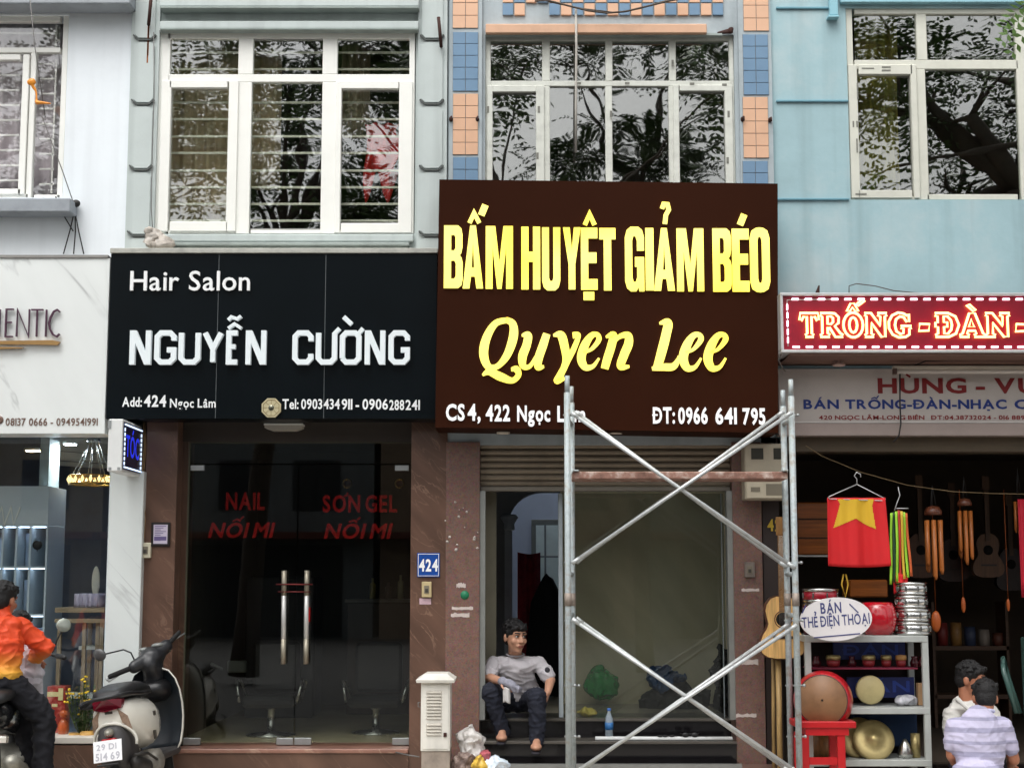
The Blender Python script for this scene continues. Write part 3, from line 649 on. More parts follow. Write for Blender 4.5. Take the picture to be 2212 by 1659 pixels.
for (ua, ub, e) in ((286, 341, -1), (902, 960, 1)):
    mb = MB(); x0, x1, _, _ = RC(ua, 200, ub, 400, 0)
    if e < 0: x0 = xL+.003
    else: x1 = xM-.006
    mb.box(x0, x1, -.045, 0, P(600, 548, 0).z, ZTOP-.2)
    xa, xb = x0+.03, x1-.035
    lev = [P((ua+ub)/2, v, -.045).z for v in (-60, 88, 227, 369, 511, 548)]
    for k in range(5):
        a, b = lev[k]-.018, lev[k+1]+.018; c = .03
        if b > a: continue
        mb.prism([(xa, b+c), (xa+c, b), (xb-c, b), (xb, b+c), (xb, a-c), (xb-c, a), (xa+c, a), (xa, a-c)], -.058, -.045)
    mb.build('pilaster', GREY_GREEN, H2)
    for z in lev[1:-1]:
        m2 = MB(); m2.stroke([(xa-.01, z+.04), (xa+.005, z+.022), (xa+.035, z+.0), (xb-.035, z+.0), (xb-.005, z+.022), (xb+.01, z+.04)], .011, -.066, -.044); m2.build('groove_moulding', mat('shadow_grey_groove', (84, 88, 86), .9, var=.3), H2)  # dark grey paints the cast shadow line into the moulding's colour
bars2 = [(336, 68, 363, 505), (363, 68, 886, 84), (363, 161, 886, 178), (515, 84, 547, 161), (697, 84, 729, 161), (510, 178, 541, 505), (694, 178, 727, 505), (883, 68, 895, 505), (363, 497, 510, 505), (541, 497, 694, 505), (727, 497, 883, 505)]
w = window(H2, 'window', bars2, UPVC, [(363, 84, 515, 161), (547, 84, 697, 161), (729, 84, 883, 161), (363, 178, 510, 497), (541, 178, 694, 497), (727, 178, 883, 497)], G_DIRTY, -.012,
    [(344, 174, 512, 500, 366, 190, 491, 479), (724, 176, 890, 503, 736, 192, 861, 482)],
    [(358, v-2.4, 886, v+2.4) for v in (114, 150, 222, 258, 295, 331, 369, 405, 441, 477)], mat('ivory_bar', (232, 228, 212), .5, var=.1), .10)
for q in ((545, 84, 696, 87), (541, 494, 694, 497)): MB().pb(*q, -.006, .01).build('glazing_bead', mat('grey_bead', (150, 150, 146), .6), w)
curtain(MB(), 360, 80, 512, 500, .32, 6).build('curtain', BEIGE_CLOTH, w); curtain(MB(), 538, 80, 606, 410, .32, 3).build('curtain', BEIGE_CLOTH, w); curtain(MB(), 738, 80, 800, 300, .36, 4).build('curtain', mat('grey_brown_curtain', (176, 160, 138), .9), w)
mb = MB(); x0, x1, z0, z1 = RC(788, 268, 862, 440, .2)
mb.sheet(lambda a, b: (x0+(x1-x0)*(a*(1-.15*math.sin(b*9))+.05*math.sin(b*7)), .2+.03*math.sin(a*16+b*5), z1+(z0-z1)*b*(.8+.2*math.cos(a*9))), 24, 14, .01)
solid('red_bag', mb, filmy('red_film', (215, 40, 45), .95), 'bright red plastic bag hanging inside the barred window above the salon', 'bag')
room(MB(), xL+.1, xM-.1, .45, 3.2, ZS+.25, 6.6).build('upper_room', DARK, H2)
# ground floor of 424
mb = MB(); mb.pb(304, 905, 374, 1770, -.02, .42, bev=.004); mb.build('pillar', BROWN_M, H2)
m2 = MB(); m2.box(P(374.5, 1300, -.02).x, P(400, 1300, .2).x, .18, .4, zd0, zd1); m2.build('door_reveal', marble('dark_brown_marble', (78, 56, 44), (150, 125, 105), 2.2, .3, .02, .75, .7, .25), H2)
mb = MB(); x0, x1, _, _ = RC(886, 1000, 965, 1600, -.02); mb.box(x0, x1, -.02, .4, 0, zd1); mb.build('pillar', BROWN_M, H2)
xl_, xr_ = P(372, 1300, 0).x, x0
mb = MB(); mb.box(xl_, xr_-.002, -.03, .42, 0, P(640, 1627, -.03).z); mb.build('plinth', BROWN_M, H2)
mb = MB(); mb.box(xl_-.005, xr_-.003, -.045, .5, P(640, 1627, -.03).z+.002, zd0, bev=.006); mb.build('door_sill', marble('sill_marble', (138, 100, 86), (180, 150, 130), 3, .3, .02), H2)
mb = MB(); zt = P(640, 955, .2).z; mb.box(xl_, xr_, .16, .42, zt, zd1+.1); mb.build('door_header', mat('dark_header', (52, 44, 38), .6, var=.2), H2)
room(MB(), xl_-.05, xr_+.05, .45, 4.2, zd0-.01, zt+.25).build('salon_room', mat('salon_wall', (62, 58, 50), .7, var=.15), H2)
fl = MB().box(xl_-.04, xr_+.04, .46, 4.1, zd0-.008, zd0+.002); fl.build('salon_floor', mat('salon_tiles', (206, 192, 156), .2, var=.15, scale=1.5), H2)
YD = .2; zdt = P(640, 957, YD).z; zdm = P(640, 1003, YD).z; zb = zd0+.004
gx0, gx1 = P(403, 1300, YD).x, P(887, 1300, YD).x; gm = P(640, 1300, YD).x
gd = MB(); gd.box(gx0, gx1, YD, YD+.01, zdm+.006, zdt); gd.build('transom_pane', G_DOOR, H2)
m2 = MB(); m2.box(gx0-.03, gx0, YD-.01, YD+.05, zb, zdt); m2.box(gx0-.03, gx1, YD-.01, YD+.05, zdt, zdt+.03); m2.build('door_frame', mat('olive_metal', (92, 92, 76), .4, .5), H2)
for (a, b, hu) in ((gx0+.004, gm-.004, 614), (gm+.004, gx1-.002, 663)):
    dr = MB().box(a, b, YD, YD+.01, zb+.012, zdm-.004).build('glass_door', G_DOOR, H2)
    i_ = a < gm-.2 and b < gm
    c = (b-.13, b) if i_ else (a, a+.13); e = (a, a+.13) if i_ else (b-.13, b)
    for q in (c, e): MB().box(q[0], q[1], YD-.012, YD+.022, zb+.002, zb+.055, bev=.003).build('patch_fitting', ALU, dr)
    MB().box(e[0]+.0, e[1]-.02, YD-.010, YD+.020, zdm-.05, zdm-.006, bev=.003).build('patch_fitting', ALU, dr)
    p0, p1 = P(hu, 1232, YD-.05), P(hu-2, 1434, YD-.05); m4 = MB(); m4.tube([p0, p1], .0195, 12)
    m4.tube([p0+Vector((0, 0, -.1)), p0+Vector((0, .06, -.1))], .01, 8); m4.tube([p1+Vector((0, 0, .1)), p1+Vector((0, .06, .1))], .01, 8); m4.build('handle', mat('satin_steel', (215, 215, 212), .45, .75), dr)
    m5 = MB(); m5.tube([p0, p0+(p1-p0)*.27], .0202, 12); m5.tube([p1+(p0-p1)*.27, p1], .0202, 12); m5.build('handle_end', mat('brass_steel', (158, 152, 136), .45, .6), dr)
RT = mat('red_vinyl', (150, 16, 16), .6, var=.2, spec=.1)
for (s, q, sh) in (('NAIL', (488, 1064, 572, 1100), 0), ('NỐI MI', (450, 1129, 588, 1160), .22), ('SƠN GEL', (697, 1070, 858, 1105), 0), ('NỐI MI', (700, 1131, 842, 1162), .22)):
    mb = MB(); ptext(mb, s, *q, YD+.016, dep=.003, bold=.028, shear=sh, gap=.1 if s != 'SƠN GEL' else .13, space=.18); mb.build('window_lettering', RT, H2)
LF = thing('ceiling_light', 'flat unlit elongated white ceiling light beneath the black salon sign', 'ceiling light', tuple(P(615, 925, .1)))
p = P(615, 924, .1); MB().prism([(p.x-.145, p.z+.012), (p.x-.145, p.z-.006), (p.x-.09, p.z-.026), (p.x+.09, p.z-.026), (p.x+.145, p.z-.006), (p.x+.145, p.z+.012)], .02, .15).build('diffuser', mat('opal_plastic', (190, 184, 172), .4), LF)
MB().box(p.x-.15, p.x+.15, .015, .155, p.z+.0125, p.z+.026).build('casing', UPVC, LF)
# salon chairs and fittings seen through the door
def salon_chair(u, vs, vb, Y, flip, label):
    b = P(u, vb, Y); b.z = zd0+.004; t = thing('salon_chair', label, 'chair', tuple(b), 'salon chairs')
    h = P(u, vs, Y).z
    MB().lathe([(.0, .0), (.2, .0), (.2, .012), (.03, .035), (.028, h-b.z-.03), (.05, h-b.z-.01)], b, 'Z', 24).build('pedestal', STEEL, t)
    m = MB(); m.box(b.x-.22, b.x+.22, Y-.2, Y+.24, h, h+.09, bev=.03); m.build('seat', mat('black_leather', (22, 22, 24), .35), t)
    m = MB(); m.box(b.x-.2, b.x+.2, Y+.2, Y+.28, h+.1, h+.52, bev=.03); m.build('backrest', mat('black_leather', (22, 22, 24), .35), t)
    m = MB()
    for s in (-1, 1): m.tube([(b.x+s*.22, Y+.2, h+.05), (b.x+s*.27, Y+.1, h+.2), (b.x+s*.27, Y-.12, h+.22), (b.x+s*.23, Y-.2, h+.05)], .011, 6)
    m.build('armrest', STEEL, t)
salon_chair(585, 1525, 1585, .95, 0, 'black salon chair on a chrome pedestal in the left half of the glass door')
salon_chair(812, 1525, 1575, 1.15, 1, 'black salon chair on a chrome pedestal in the right half of the glass door')
SC = thing('salon_counter', 'dark mirror counter along the salon back wall with bottles on it', 'counter', (gm+.5, 3.0, zd0))
MB().box(gm+.1, gx1, 3., 3.4, zd0, zd0+1.05, bev=.01).build('cabinet', mat('dark_wood', (58, 40, 34), .4, var=.3), SC)
MB().box(gm+.08, gx1, 2.98, 3.42, zd0+1.0505, zd0+1.08).build('counter_top', mat('grey_top', (110, 104, 96), .3), SC)
for k, (dx, h, c) in enumerate(((.25, .2, (190, 170, 90)), (.4, .16, (120, 110, 100)), (.52, .23, (200, 190, 150)), (.68, .18, (170, 150, 70)), (.8, .2, (140, 130, 110)))):
    m = MB(); m.lathe([(.03, 0), (.03, h*.7), (.012, h*.8), (.012, h)], (gm+.08+dx, 3.15, zd0+1.081), 'Z', 12)
    solid('bottle', m, mat('bottle_%d' % k, c, .3), ['gold bottle at the left end of the salon counter', 'low grey bottle second on the salon counter', 'tall cream bottle in the middle of the salon counter', 'amber bottle fourth on the salon counter', 'olive bottle at the right end of the salon counter'][k], 'bottle', 'bottles on the salon counter')
for (u, v, lab) in ((1168/1581*1150*.6243+218.5, 1033+8, 'left'), (862, 1046, 'right')):
    p = P(u if u < 800 else 862, 1046, 2.4); p = P(750 if lab == 'left' else 863, 1044, 2.4); t = thing('ring_lamp', 'small gold ring mirror glinting at the upper %s of the right glass door' % lab, 'mirror', tuple(p))
    MB().tube([(p.x+.04*math.cos(a*.52), p.y, p.z+.04*math.sin(a*.52)) for a in range(12)], .011, 6, closed=True).build('ring', mat('gold_ring', (220, 170, 80)), t)
    MB().lathe([(0, 0), (.036, .001), (.036, .006)], p, 'Y', 16).build('mirror_glass', mat('mirror_red', (90, 30, 26), .1), t)
m = MB(); random.seed(5)
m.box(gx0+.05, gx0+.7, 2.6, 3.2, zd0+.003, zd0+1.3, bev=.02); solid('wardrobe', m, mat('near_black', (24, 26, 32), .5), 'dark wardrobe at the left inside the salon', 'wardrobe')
m = MB(); p = P(505, 1440, 1.6); m.box(p.x-.06, p.x+.1, 1.6, 1.7, p.z-.05, p.z+.05, bev=.01); m.tube([(p.x-.1, 1.62, p.z-.02), (p.x-.2, 1.62, p.z+.03)], .012, 6); solid('hair_dryer', m, mat('grey_plastic', (120, 122, 118)), 'grey hair dryer beside the left salon chair', 'hair dryer')
m = MB(); p = P(668, 1320, YD-.05); m.box(p.x-.008, p.x+.008, YD-.056, YD-.04, p.z-.08, p.z+.03, bev=.003); solid('door_tag', m, RT, 'small red tag hanging by the right door handle', 'tag')
m = MB(); m.tube([(P(596, 1262, .11).x, .115, P(600, 1262, .11).z), (P(675, 1262, .11).x, .115, P(600, 1262, .11).z)], .006, 6); m.tube([(P(600, 1278, .11).x, .115, P(600, 1278, .11).z), (P(670, 1278, .11).x, .115, P(600, 1278, .11).z)], .004, 6); solid('door_lock', m, mat('dark_red_metal', (110, 40, 40), .4, .6), 'thin red lock bar threaded through the two door handles', 'lock')

# black fascia sign of 424
SG2 = thing('shop_sign', 'black fascia board reading Hair Salon in white with large raised block lettering', 'sign', ((xL+xM)/2, -.3, P(590, 905, -.3).z))
x0, x1, z0, z1 = RC(234, 548, 944, 905, -.32)
MB().box(x0, x1, -.32, -.002 if False else -.07, z0, z1, bev=.004).build('board', mat('black_acrylic', (6, 13, 17), .3, var=.2, scale=2, spec=.12), SG2)
MB().box(x0-.005, x1+.003, -.335, -.06, z1+.001, z1+.04, bev=.004).build('top_trim', mat('dull_aluminium', (176, 176, 168), .55, .3, var=.25, scale=9), SG2)
for u in (470, 702): xx = P(u, 700, -.32).x; m = MB(); m.box(xx-.0022, xx+.0022, -.3212, -.31, z0+.005, z1-.01); m.build('panel_joint', mat('joint_grey', (84, 90, 92), .5), SG2)
m = MB(); ptext(m, 'Hair Salon', 281, 585, 540, 627, -.345, dep=.02, bold=.008, gap=.09, space=.26); m.build('lettering', WLET, SG2)
m = MB(); Y_ = -.37
def blockword(word, spots, v0, v1, w):
    for ch, u0, u1 in spots:
        if ch == 'N': caps(m, ch, u0, v0, u1, v1, Y_, Y_+.045); continue
        a, b, c, d = RC(u0, v0, u1, v1, Y_); a += w/2; b -= w/2; c += w/2; d -= w/2
        for i, s in enumerate(BLOCK[ch]): m.stroke([(a+(b-a)*p, c+(d-c)*q) for p, q in s], w*(1.05 if i == 0 else .95), Y_-.0006*i, Y_+.045)
D4 = lambda cx: cx*1120/2212*.6243+249.7; V4 = lambda cy: (1000+cy*1120/2212)*.6243
sp = [('N', 95, 240), ('G', 265, 412), ('U', 430, 578), ('Y', 592, 735), ('E', 755, 862), ('N', 888, 1028), ('C', 1208, 1350), ('U', 1368, 1512), ('O', 1532, 1678), ('N', 1702, 1842), ('G', 1865, 2010)]
blockword('', [(c, D4(a), D4(b)) for c, a, b in sp[:6]], V4(283), V4(515), .037)
def dq(pts, w): m.stroke([(P(D4(a), V4(b), Y_).x, P(D4(a), V4(b), Y_).z) for a, b in pts], w, Y_-.001, Y_+.045)
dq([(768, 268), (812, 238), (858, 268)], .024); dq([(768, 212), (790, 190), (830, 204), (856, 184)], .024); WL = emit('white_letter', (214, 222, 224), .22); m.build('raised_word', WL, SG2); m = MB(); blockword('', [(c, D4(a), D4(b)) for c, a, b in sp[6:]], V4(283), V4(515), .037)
dq([(1558, 190), (1612, 240)], .034)
dq([(1490, 310), (1530, 268)], .03); dq([(1655, 310), (1690, 268)], .03)
m.build('raised_word', WL, SG2)
m = MB(); ptext(m, 'Add:', 264, 858, 306, 878, -.324, bold=.02, gap=.07); ptext(m, '424', 311, 854, 359, 878, -.324, bold=.03, gap=.08); ptext(m, 'Ngọc Lâm', 367, 861, 466, 880, -.324, bold=.018, gap=.09, space=.28); m.build('address_line', WLET, SG2); m = MB()
ptext(m, 'Tel: 0903', 610, 862, 696, 883, -.324, bold=.02, gap=.07, space=.2); ptext(m, '434', 699, 862, 734, 883, -.324, bold=.02, gap=.07); ptext(m, '911 - 0906', 738, 862, 838, 884, -.324, bold=.02, gap=.07, space=.2); ptext(m, '288', 841, 864, 873, 885, -.324, bold=.02, gap=.07); ptext(m, '241', 876, 864, 907, 885, -.324, bold=.02, gap=.07)
m.build('phone_line', WLET, SG2)
BG = thing('octagon_mirror', 'small octagonal ivory feng shui mirror plaque at the lower edge of the black sign', 'plaque', tuple(P(586, 903, -.34)))
p = P(586, 881, -.34); oc = lambda r: [(p.x+r*math.cos(rad(22.5+45*k)), p.z+r*math.sin(rad(22.5+45*k))) for k in range(8)]
MB().prism(oc(.078), -.345, -.323).build('plaque', mat('old_ivory', (188, 178, 142), .5, var=.15), BG)
m = MB(); m.lathe([(0, -.35), (.02, -.349), (.022, -.3455)], (p.x, 0, p.z), 'Y', 16); m.build('mirror', mat('dull_mirror', (110, 110, 96), .15, .8), BG)
m = MB(); m.stroke(oc(.064), .004, -.3465, -.345, closed=True)
for k in range(8): a = rad(45*k); m.stroke([(p.x+.028*math.cos(a), p.z+.028*math.sin(a)), (p.x+.06*math.cos(a), p.z+.06*math.sin(a))], .003, -.3462, -.345)
m.build('engraving', mat('bronze_line', (120, 100, 60), .5), BG)
m = MB(); p = P(335, 530, -.2); m.ell(p+Vector((-.02, 0, .05)), (.07, .06, .07), 16, 12); m.ell(p+Vector((.06, 0, .0)), (.1, .06, .05), 16, 12); crumple(m, .05, 14, 3); crumple(m, .02, 40, 9)
solid('crumpled_plastic', m, mat('grey_film', (170, 162, 152), .4, var=.45, scale=18), 'crumpled dirty plastic wrapping on top of the black sign', 'rubbish')
for (a, b, lab) in (((327, -10), (321, 55), 'left'), ((947, 38), (953, 102), 'right')):
    m = MB(); m.tube([P(*a, -.12), P(*b, -.11)], .014, 7); m.tube([P(*b, -.11), P(b[0], b[1]-3, 0)], .01, 6)
    solid('iron_stub', m, RUSTB, 'rusty iron flagpole stub on the %s pilaster of the grey green house' % lab, 'flagpole stub')
m = MB()
for (z_, l) in ((0, .16), (.05, .1)): m.box(P(320, 75, -.0585).x-.006+z_*.05, P(320, 75, -.0585).x+.006+z_*.05, -.0592, -.058, P(320, 100, 0).z-l*1., P(320, 60, 0).z)
solid('rust_stain', m, mat('rust', (150, 92, 56), .9, var=.5, scale=30), 'rust run below the iron stub on the left pilaster', 'rust stain')
m = MB(); m.tube([P(u, v, -.075) for u, v in ((332, 70), (333, 200), (329, 330), (327, 450), (330, 505))], .0035, 5); solid('cable', m, mat('grey_wire', (110, 108, 106)), 'thin grey cable running down the left side of the barred white window', 'cable')
# small things on the brown pillars
p = P(345, 1154, -.03); FN = thing('framed_notice', 'black framed notice with printed lines on the left brown marble pillar', 'notice', tuple(P(345, 1180, -.03)))
m = MB(); x0, x1, z0, z1 = RC(326, 1128, 367, 1180, -.04); m.box(x0, x1, -.04, -.0205, z0, z1, bev=.004); m.build('frame', mat('black_frame', (26, 20, 20), .4), FN)
m = MB(); m.box(x0+.02, x1-.018, -.0425, -.0405, z0+.02, z1-.018); m.build('paper', mat('lilac_paper', (190, 182, 200), .6), FN)
m = MB()
for k in range(9): zz = z1-.032-k*.0135; m.box(x0+.03, x1-.03-.02*(k % 3), -.0434, -.0427, zz, zz+.005)
m.box(x0+.026, x1-.026, -.0431, -.0427, z0+.045, z0+.075); m.build('printed_line', mat('violet_print', (96, 84, 130), .6), FN)
def switch(u0, v0, u1, v1, Y, c, label, name='junction_box', cat='switch box'):
    t = thing(name, label, cat, tuple(P((u0+u1)/2, v1, Y))); m = MB(); m.pb(u0, v0, u1, v1, Y, -Y-.0205, bev=.004); m.build('casing', c, t)
    uu, vv = (u0+u1)/2, (v0+v1)/2; du, dv = (u1-u0)*.25, (v1-v0)*.25
    m = MB(); m.pb(uu-du, vv-dv, uu+du, vv+dv, Y-.006, .005, bev=.001); m.build('rocker', mat('rocker_grey', (120, 112, 96), .5), t)
    m = MB(); m.pb(uu-du*.6, vv-dv*.2, uu+du*.6, vv+dv*.7, Y-.009, .003, bev=.001); m.build('button', mat('button_dark', (60, 56, 50), .5), t)
switch(301, 1172, 325, 1205, -.06, mat('ivory_box', (206, 200, 176), .5), 'plain ivory junction box at the left edge of the left brown pillar')
switch(911, 1256, 932, 1290, -.05, mat('beige_switch', (190, 172, 130), .5), 'beige doorbell switch below the blue 424 plate')
m = MB(); m.pb(906, 1292, 931, 1305, -.023, .002); solid('sticker', m, mat('pink_paper', (200, 170, 180), .7, var=.25, scale=40), 'small pale pink paper sticker below the beige doorbell', 'sticker')
NP = thing('house_number', 'blue enamel house number plate reading 424 in white', 'number plate', tuple(P(925, 1245, -.03)))
m = MB(); m.pb(901, 1194, 950, 1246, -.032, .011, bev=.002); m.build('plate', mat('blue_enamel', (28, 72, 150), .25, var=.06), NP)
m = MB(); x0, x1, z0, z1 = RC(903.5, 1196.5, 947.5, 1243.5, -.033); m.stroke([(x0, z0), (x1, z0), (x1, z1), (x0, z1)], .0035, -.0345, -.0321, closed=True); ptext(m, '424', 905, 1208, 946, 1233, -.0345, bold=.03, gap=.08); m.build('number', WLET, NP)
m = MB(); pts = [(309, 900), (312, 960), (306, 1040), (311, 1120), (308, 1172)]; m.tube([P(u, v, -.05) for u, v in pts], .004, 5); m.tube([P(u+3, v, -.045) for u, v in pts], .003, 5); solid('cable', m, mat('tan_cable', (150, 120, 84), .6), 'tan cables hanging from the blade sign to the ivory junction box', 'cable')

# ================================================================ 422: the tiled house with the brown sign
H3 = thing('shop_house', 'narrow grey blue house with peach and blue tile columns, under renovation with open shutter', 'building', ((xM+xR)/2, 0, 0))
win = RC(1048, 76, 1588, 420, 0); zso = P(1320, 955, 0).z; z0b = P(1320, 1652, -.3).z
xe0, xe1 = P(1036, 1350, 0).x, P(1586, 1350, 0).x
mb = MB(); wall(mb, xM, xR, zso-.02, ZTOP, 0, .2, [win]); mb.box(xM, xM+.02, .2, 4.2, 0, ZTOP); mb.box(xR-.02, xR, .2, 4.2, 0, ZTOP); mb.box(xM, xM+.02, 4.201, 9, 0, 3.1); mb.box(xR-.02, xR, 4.201, 9, 0, 3.1); mb.box(xM, xR, 9., 9.1, 0, 3.1); mb.box(xM+.02, xR-.02, .2, 4.2, ZTOP-.1, ZTOP)
mb.build('wall', GREY_BLUE, H3)
PE = mat('peach_tile', (214, 172, 142), .35, var=.06, scale=5); BL = mat('blue_tile', (108, 138, 165), .35, var=.08, scale=5)
GROUT = mat('grout', (120, 122, 122), .9)
for (ua, ub, tops) in ((978, 1033, [(-75, 62, 0), (70, 198, 1), (203, 335, 0), (340, 475, 1)]), (1605, 1660, [(-70, 68, 0), (75, 206, 1), (210, 342, 0), (348, 480, 1)])):
    mb = MB(); x0, x1, _, _ = RC(ua-8, 100, ub+8, 300, -.03); mb.box(x0, x1, -.03, 0, P(1300, 480, 0).z, ZTOP-.3); mb.build('tile_column', GREY_BLUE, H3)
    for (va, vb, c) in tops:
        mm = {c: MB()}
        q0, q1, z0, z1 = RC(ua, va, ub, vb, -.034); nr = 5
        for i in range(2):
            for j in range(nr):
                a = q0+(q1-q0)*i/2; b = q0+(q1-q0)*(i+1)/2; cz = z0+(z1-z0)*j/nr; dz = z0+(z1-z0)*(j+1)/nr
                mm[c].box(a+.0022, b-.0022, -.0385, -.03, cz+.0022, dz-.0022, bev=.0012)
        mm[c].box(q0, q1, -.0335, -.0300, z0, z1, mi=1)
        mm[c].build(('peach_tile_panel', 'blue_tile_panel')[c], [(PE, BL)[c], GROUT], H3)
mm = [MB(), MB()]
for j, (va, vb) in enumerate(((8, 33), (-19, 6), (-46, -21))):
    for i in range(19):
        ua = 1086+i*25.2; ub = ua+22.5
        if j == 0 and i in (2, 3): continue
        mm[(i+j+1) % 2].pb(ua, va, ub, vb, -.02, .02, bev=.002)
mm[0].build('peach_checker_tiles', PE, H3); mm[1].build('blue_checker_tiles', BL, H3)
mb = MB(); mb.pb(1049, 52, 1527, 72, -.09, .09, bev=.006); mb.build('peach_lintel', mat('peach_paint', (206, 166, 138), .7, var=.12, streak=.2), H3)
mb = MB(); mb.pb(1049, 72.5, 1560, 77, -.05, .05); mb.build('lintel_soffit', GREY_LEDGE, H3)
frm = [(1048, 77, 1060, 420), (1577, 77, 1587, 420), (1060, 77, 1577, 88), (1060, 175, 1577, 187), (1171, 88, 1188, 175), (1308, 88, 1323, 175), (1445, 88, 1460, 175), (1171, 187, 1188, 420), (1308, 187, 1323, 420), (1445, 187, 1460, 420)]
w = window(H3, 'window', frm, UPVC_OLD, [(1060, 88, 1171, 175), (1188, 88, 1308, 175), (1323, 88, 1445, 175), (1460, 88, 1577, 175), (1062, 187, 1171, 420), (1188, 187, 1308, 420), (1323, 187, 1445, 420), (1460, 187, 1577, 420)], G_DARK, .03,
    [(1052, 185, 1176, 425, 1064, 199, 1158, 424), (1455, 184, 1584, 425, 1468, 197, 1567, 424)])
m2 = MB()
for (u, v) in ((1320, 240), (1164, 230), (1161, 330), (1453, 130), (1574, 240), (1572, 340), (1054, 230)): m2.pb(u-2.5, v, u+2.5, v+14, .010, .003)
for (u, v) in ((1245, 180), (1350, 180), (1490, 181), (1560, 183)): m2.pb(u, v-2, u+10, v+3, .010, .003)
m2.build('film_residue', mat('grey_residue', (120, 120, 112), .8, var=.4, scale=60), w)
room(MB(), xM+.1, xR-.1, .3, 3.6, ZS+.45, 6.6).build('upper_room', mat('grey_room', (120, 122, 126), .9), H3)
# ground floor of 422
mb = MB(); xa = P(1036, 1350, 0).x; mb.box(xM+.002, xa, -.022, .35, 0, zso, bev=.003); mb.build('granite_pillar', RED_G, H3)
mb = MB(); xb = P(1649, 1350, 0).x; mb.box(xe1, xb, -.022, .35, 0, zso, bev=.003); mb.build('granite_pillar', RED_G, H3)
mb = MB(); zh0, zh1 = P(1320, 1051, .06).z, zso; n = 7
prof = []
for k in range(n):
    za = zh1-(zh1-zh0)*k/n; zb_ = zh1-(zh1-zh0)*(k+1)/n; prof += [(.085, za), (.06, za-.012), (.055, (za+zb_)/2), (.07, zb_+.004)]
vs = [(x, y, z) for x in (xe0+.003, xe1-.003) for y, z in prof]; L_ = len(prof); mb.add(vs, [[i, i+1, L_+i+1, L_+i] for i in range(L_-1)])
mb.box(xe0+.004, xe1-.004, .09, .3, zh0+.02, zh1); mb.build('roller_shutter', mat('shutter_paint', (132, 120, 104), .5, .2, var=.2, scale=5, streak=.2), H3)
mb = MB(); mb.box(xe0+.002, xe1-.004, .05, .14, zh0-.035, zh0+.0, bev=.004); mb.build('shutter_bottom_rail', mat('rail_grey', (118, 112, 102), .5, .4), H3)
for s, xx in ((1, xe0), (-1, xe1)): MB().box(xx, xx+s*.042, .0, .1, z0b+.3, zh0-.036).build('shutter_guide', mat('guide_alu', (150, 152, 148), .4, .6, var=.15), H3)
mb = MB(); zs1, zs2 = P(1320, 1600, -.02).z, P(1320, 1551, .25).z
xi0, xi1 = xe0+.002, xe1-.002
mb.box(xi0, xi1, -.26, .4, 0, z0b+.002); mb.box(xi0, xi1, -.02, .5, z0b+.002, zs1-.022); mb.box(xi0, xi1, .25, .6, zs1-.022, zs2-.022); mb.build('step_riser', BLACK_G, H3)
mb = MB(); mb.box(xi0, xi1, -.045, .249, zs1-.022, zs1, bev=.004); mb.box(xi0, xi1, .225, .75, zs2-.022, zs2, bev=.004); mb.build('step_tread', mat('grey_step_stone', (84, 80, 74), .3, var=.2, scale=12), H3)
mb = MB(); mb.box(xi0, xi1, -.3, -.262, z0b-.02, z0b+.008); mb.build('door_track', mat('track_alu', (150, 152, 150), .4, .6), H3)
mb = MB(); mb.box(xM+.05, xR-.05, -.30, -.03, 0, z0b-.022); mb.build('plinth', RED_G, H3)
mb = MB(); mb.box(xi0, xi1, .75, 7, zs2-.05, zs2-.006); mb.build('shop_floor', mat('grey_tiles', (180, 172, 156), .22, var=.2, scale=2), H3)
# rooms of 422: front room, stone clad partition, arch and a roofless light court behind
YP_ = 1.75; xp = P(1212, 1350, YP_).x; zc = zh1+.1
mb = MB(); mb.box(xM+.03, xM+.1, .36, 7, zs2-.05, zc); mb.box(xR-.1, xR-.03, .36, 7, zs2-.05, zc); mb.box(xM+.03, xR-.03, .36, 4.2, zc, zc+.1); mb.build('interior_wall', mat('pale_blue_plaster', (172, 184, 200), .8, var=.06), H3)
mb = MB(); mb.box(xp, xR-.101, YP_, YP_+.1, zs2-.005, zc); mb.build('clad_partition', marble('olive_stone', (240, 228, 196), (246, 238, 214), 1.2, .3, .03, .6, .25, .12), H3)
mb = MB(); ax0, ax1, _, az = RC(1098, 1063, 1222, 1300, 3.2)
pl = [(xM+.101, zs2-.004), (ax0, zs2-.004), (ax0, az-.32)]
for k in range(9): a = rad(180-k*11.25); pl.append((ax0+.33+.33*math.cos(a), az-.33+.33*math.sin(a)))
pl += [(xp+.3, az), (xp+.3, zc-.002), (xM+.101, zc-.002)]
mb.prism(pl, 3.2, 3.35); mb.build('arch_wall', mat('grey_plaster', (140, 140, 142), .8), H3)
mb = MB(); q = P(1100, 1118, 3.17); mb.lathe([(.05, -.12), (.055, -.1), (.05, -.06), (.075, -.02), (.09, .0), (.075, .02), (.06, .03)], q, 'Z', 14); mb.box(q.x-.045, q.x+.03, 3.17, 3.199, zs2, q.z-.1); mb.build('column_capital', mat('white_plaster', (190, 194, 200), .7), H3)
wq = RC(1156, 1130, 1230, 1320, 6.2); mb = MB(); wall(mb, xM+.101, xR-.101, zs2-.005, zc+1.2, 6.2, 6.35, [wq]); mb.build('court_wall', mat('court_plaster', (186, 198, 222), .8, var=.05), H3)
mb = MB(); frame_bars(mb, [(1148, 1122, 1226, 1134), (1148, 1134, 1158, 1300), (1176, 1134, 1180, 1300), (1158, 1200, 1220, 1204)], 6.15, .04); mb.build('court_window_frame', mat('grey_frame', (120, 126, 126), .6), H3)
mb = MB(); mb.box(wq[0], wq[1], 6.7, 6.72, wq[2], wq[3]); mb.build('court_blind', mat('pale_green_blind', (206, 214, 200), .7), H3)
YG = .3; gp = RC(1216, 1058, 1566, 1552, YG)
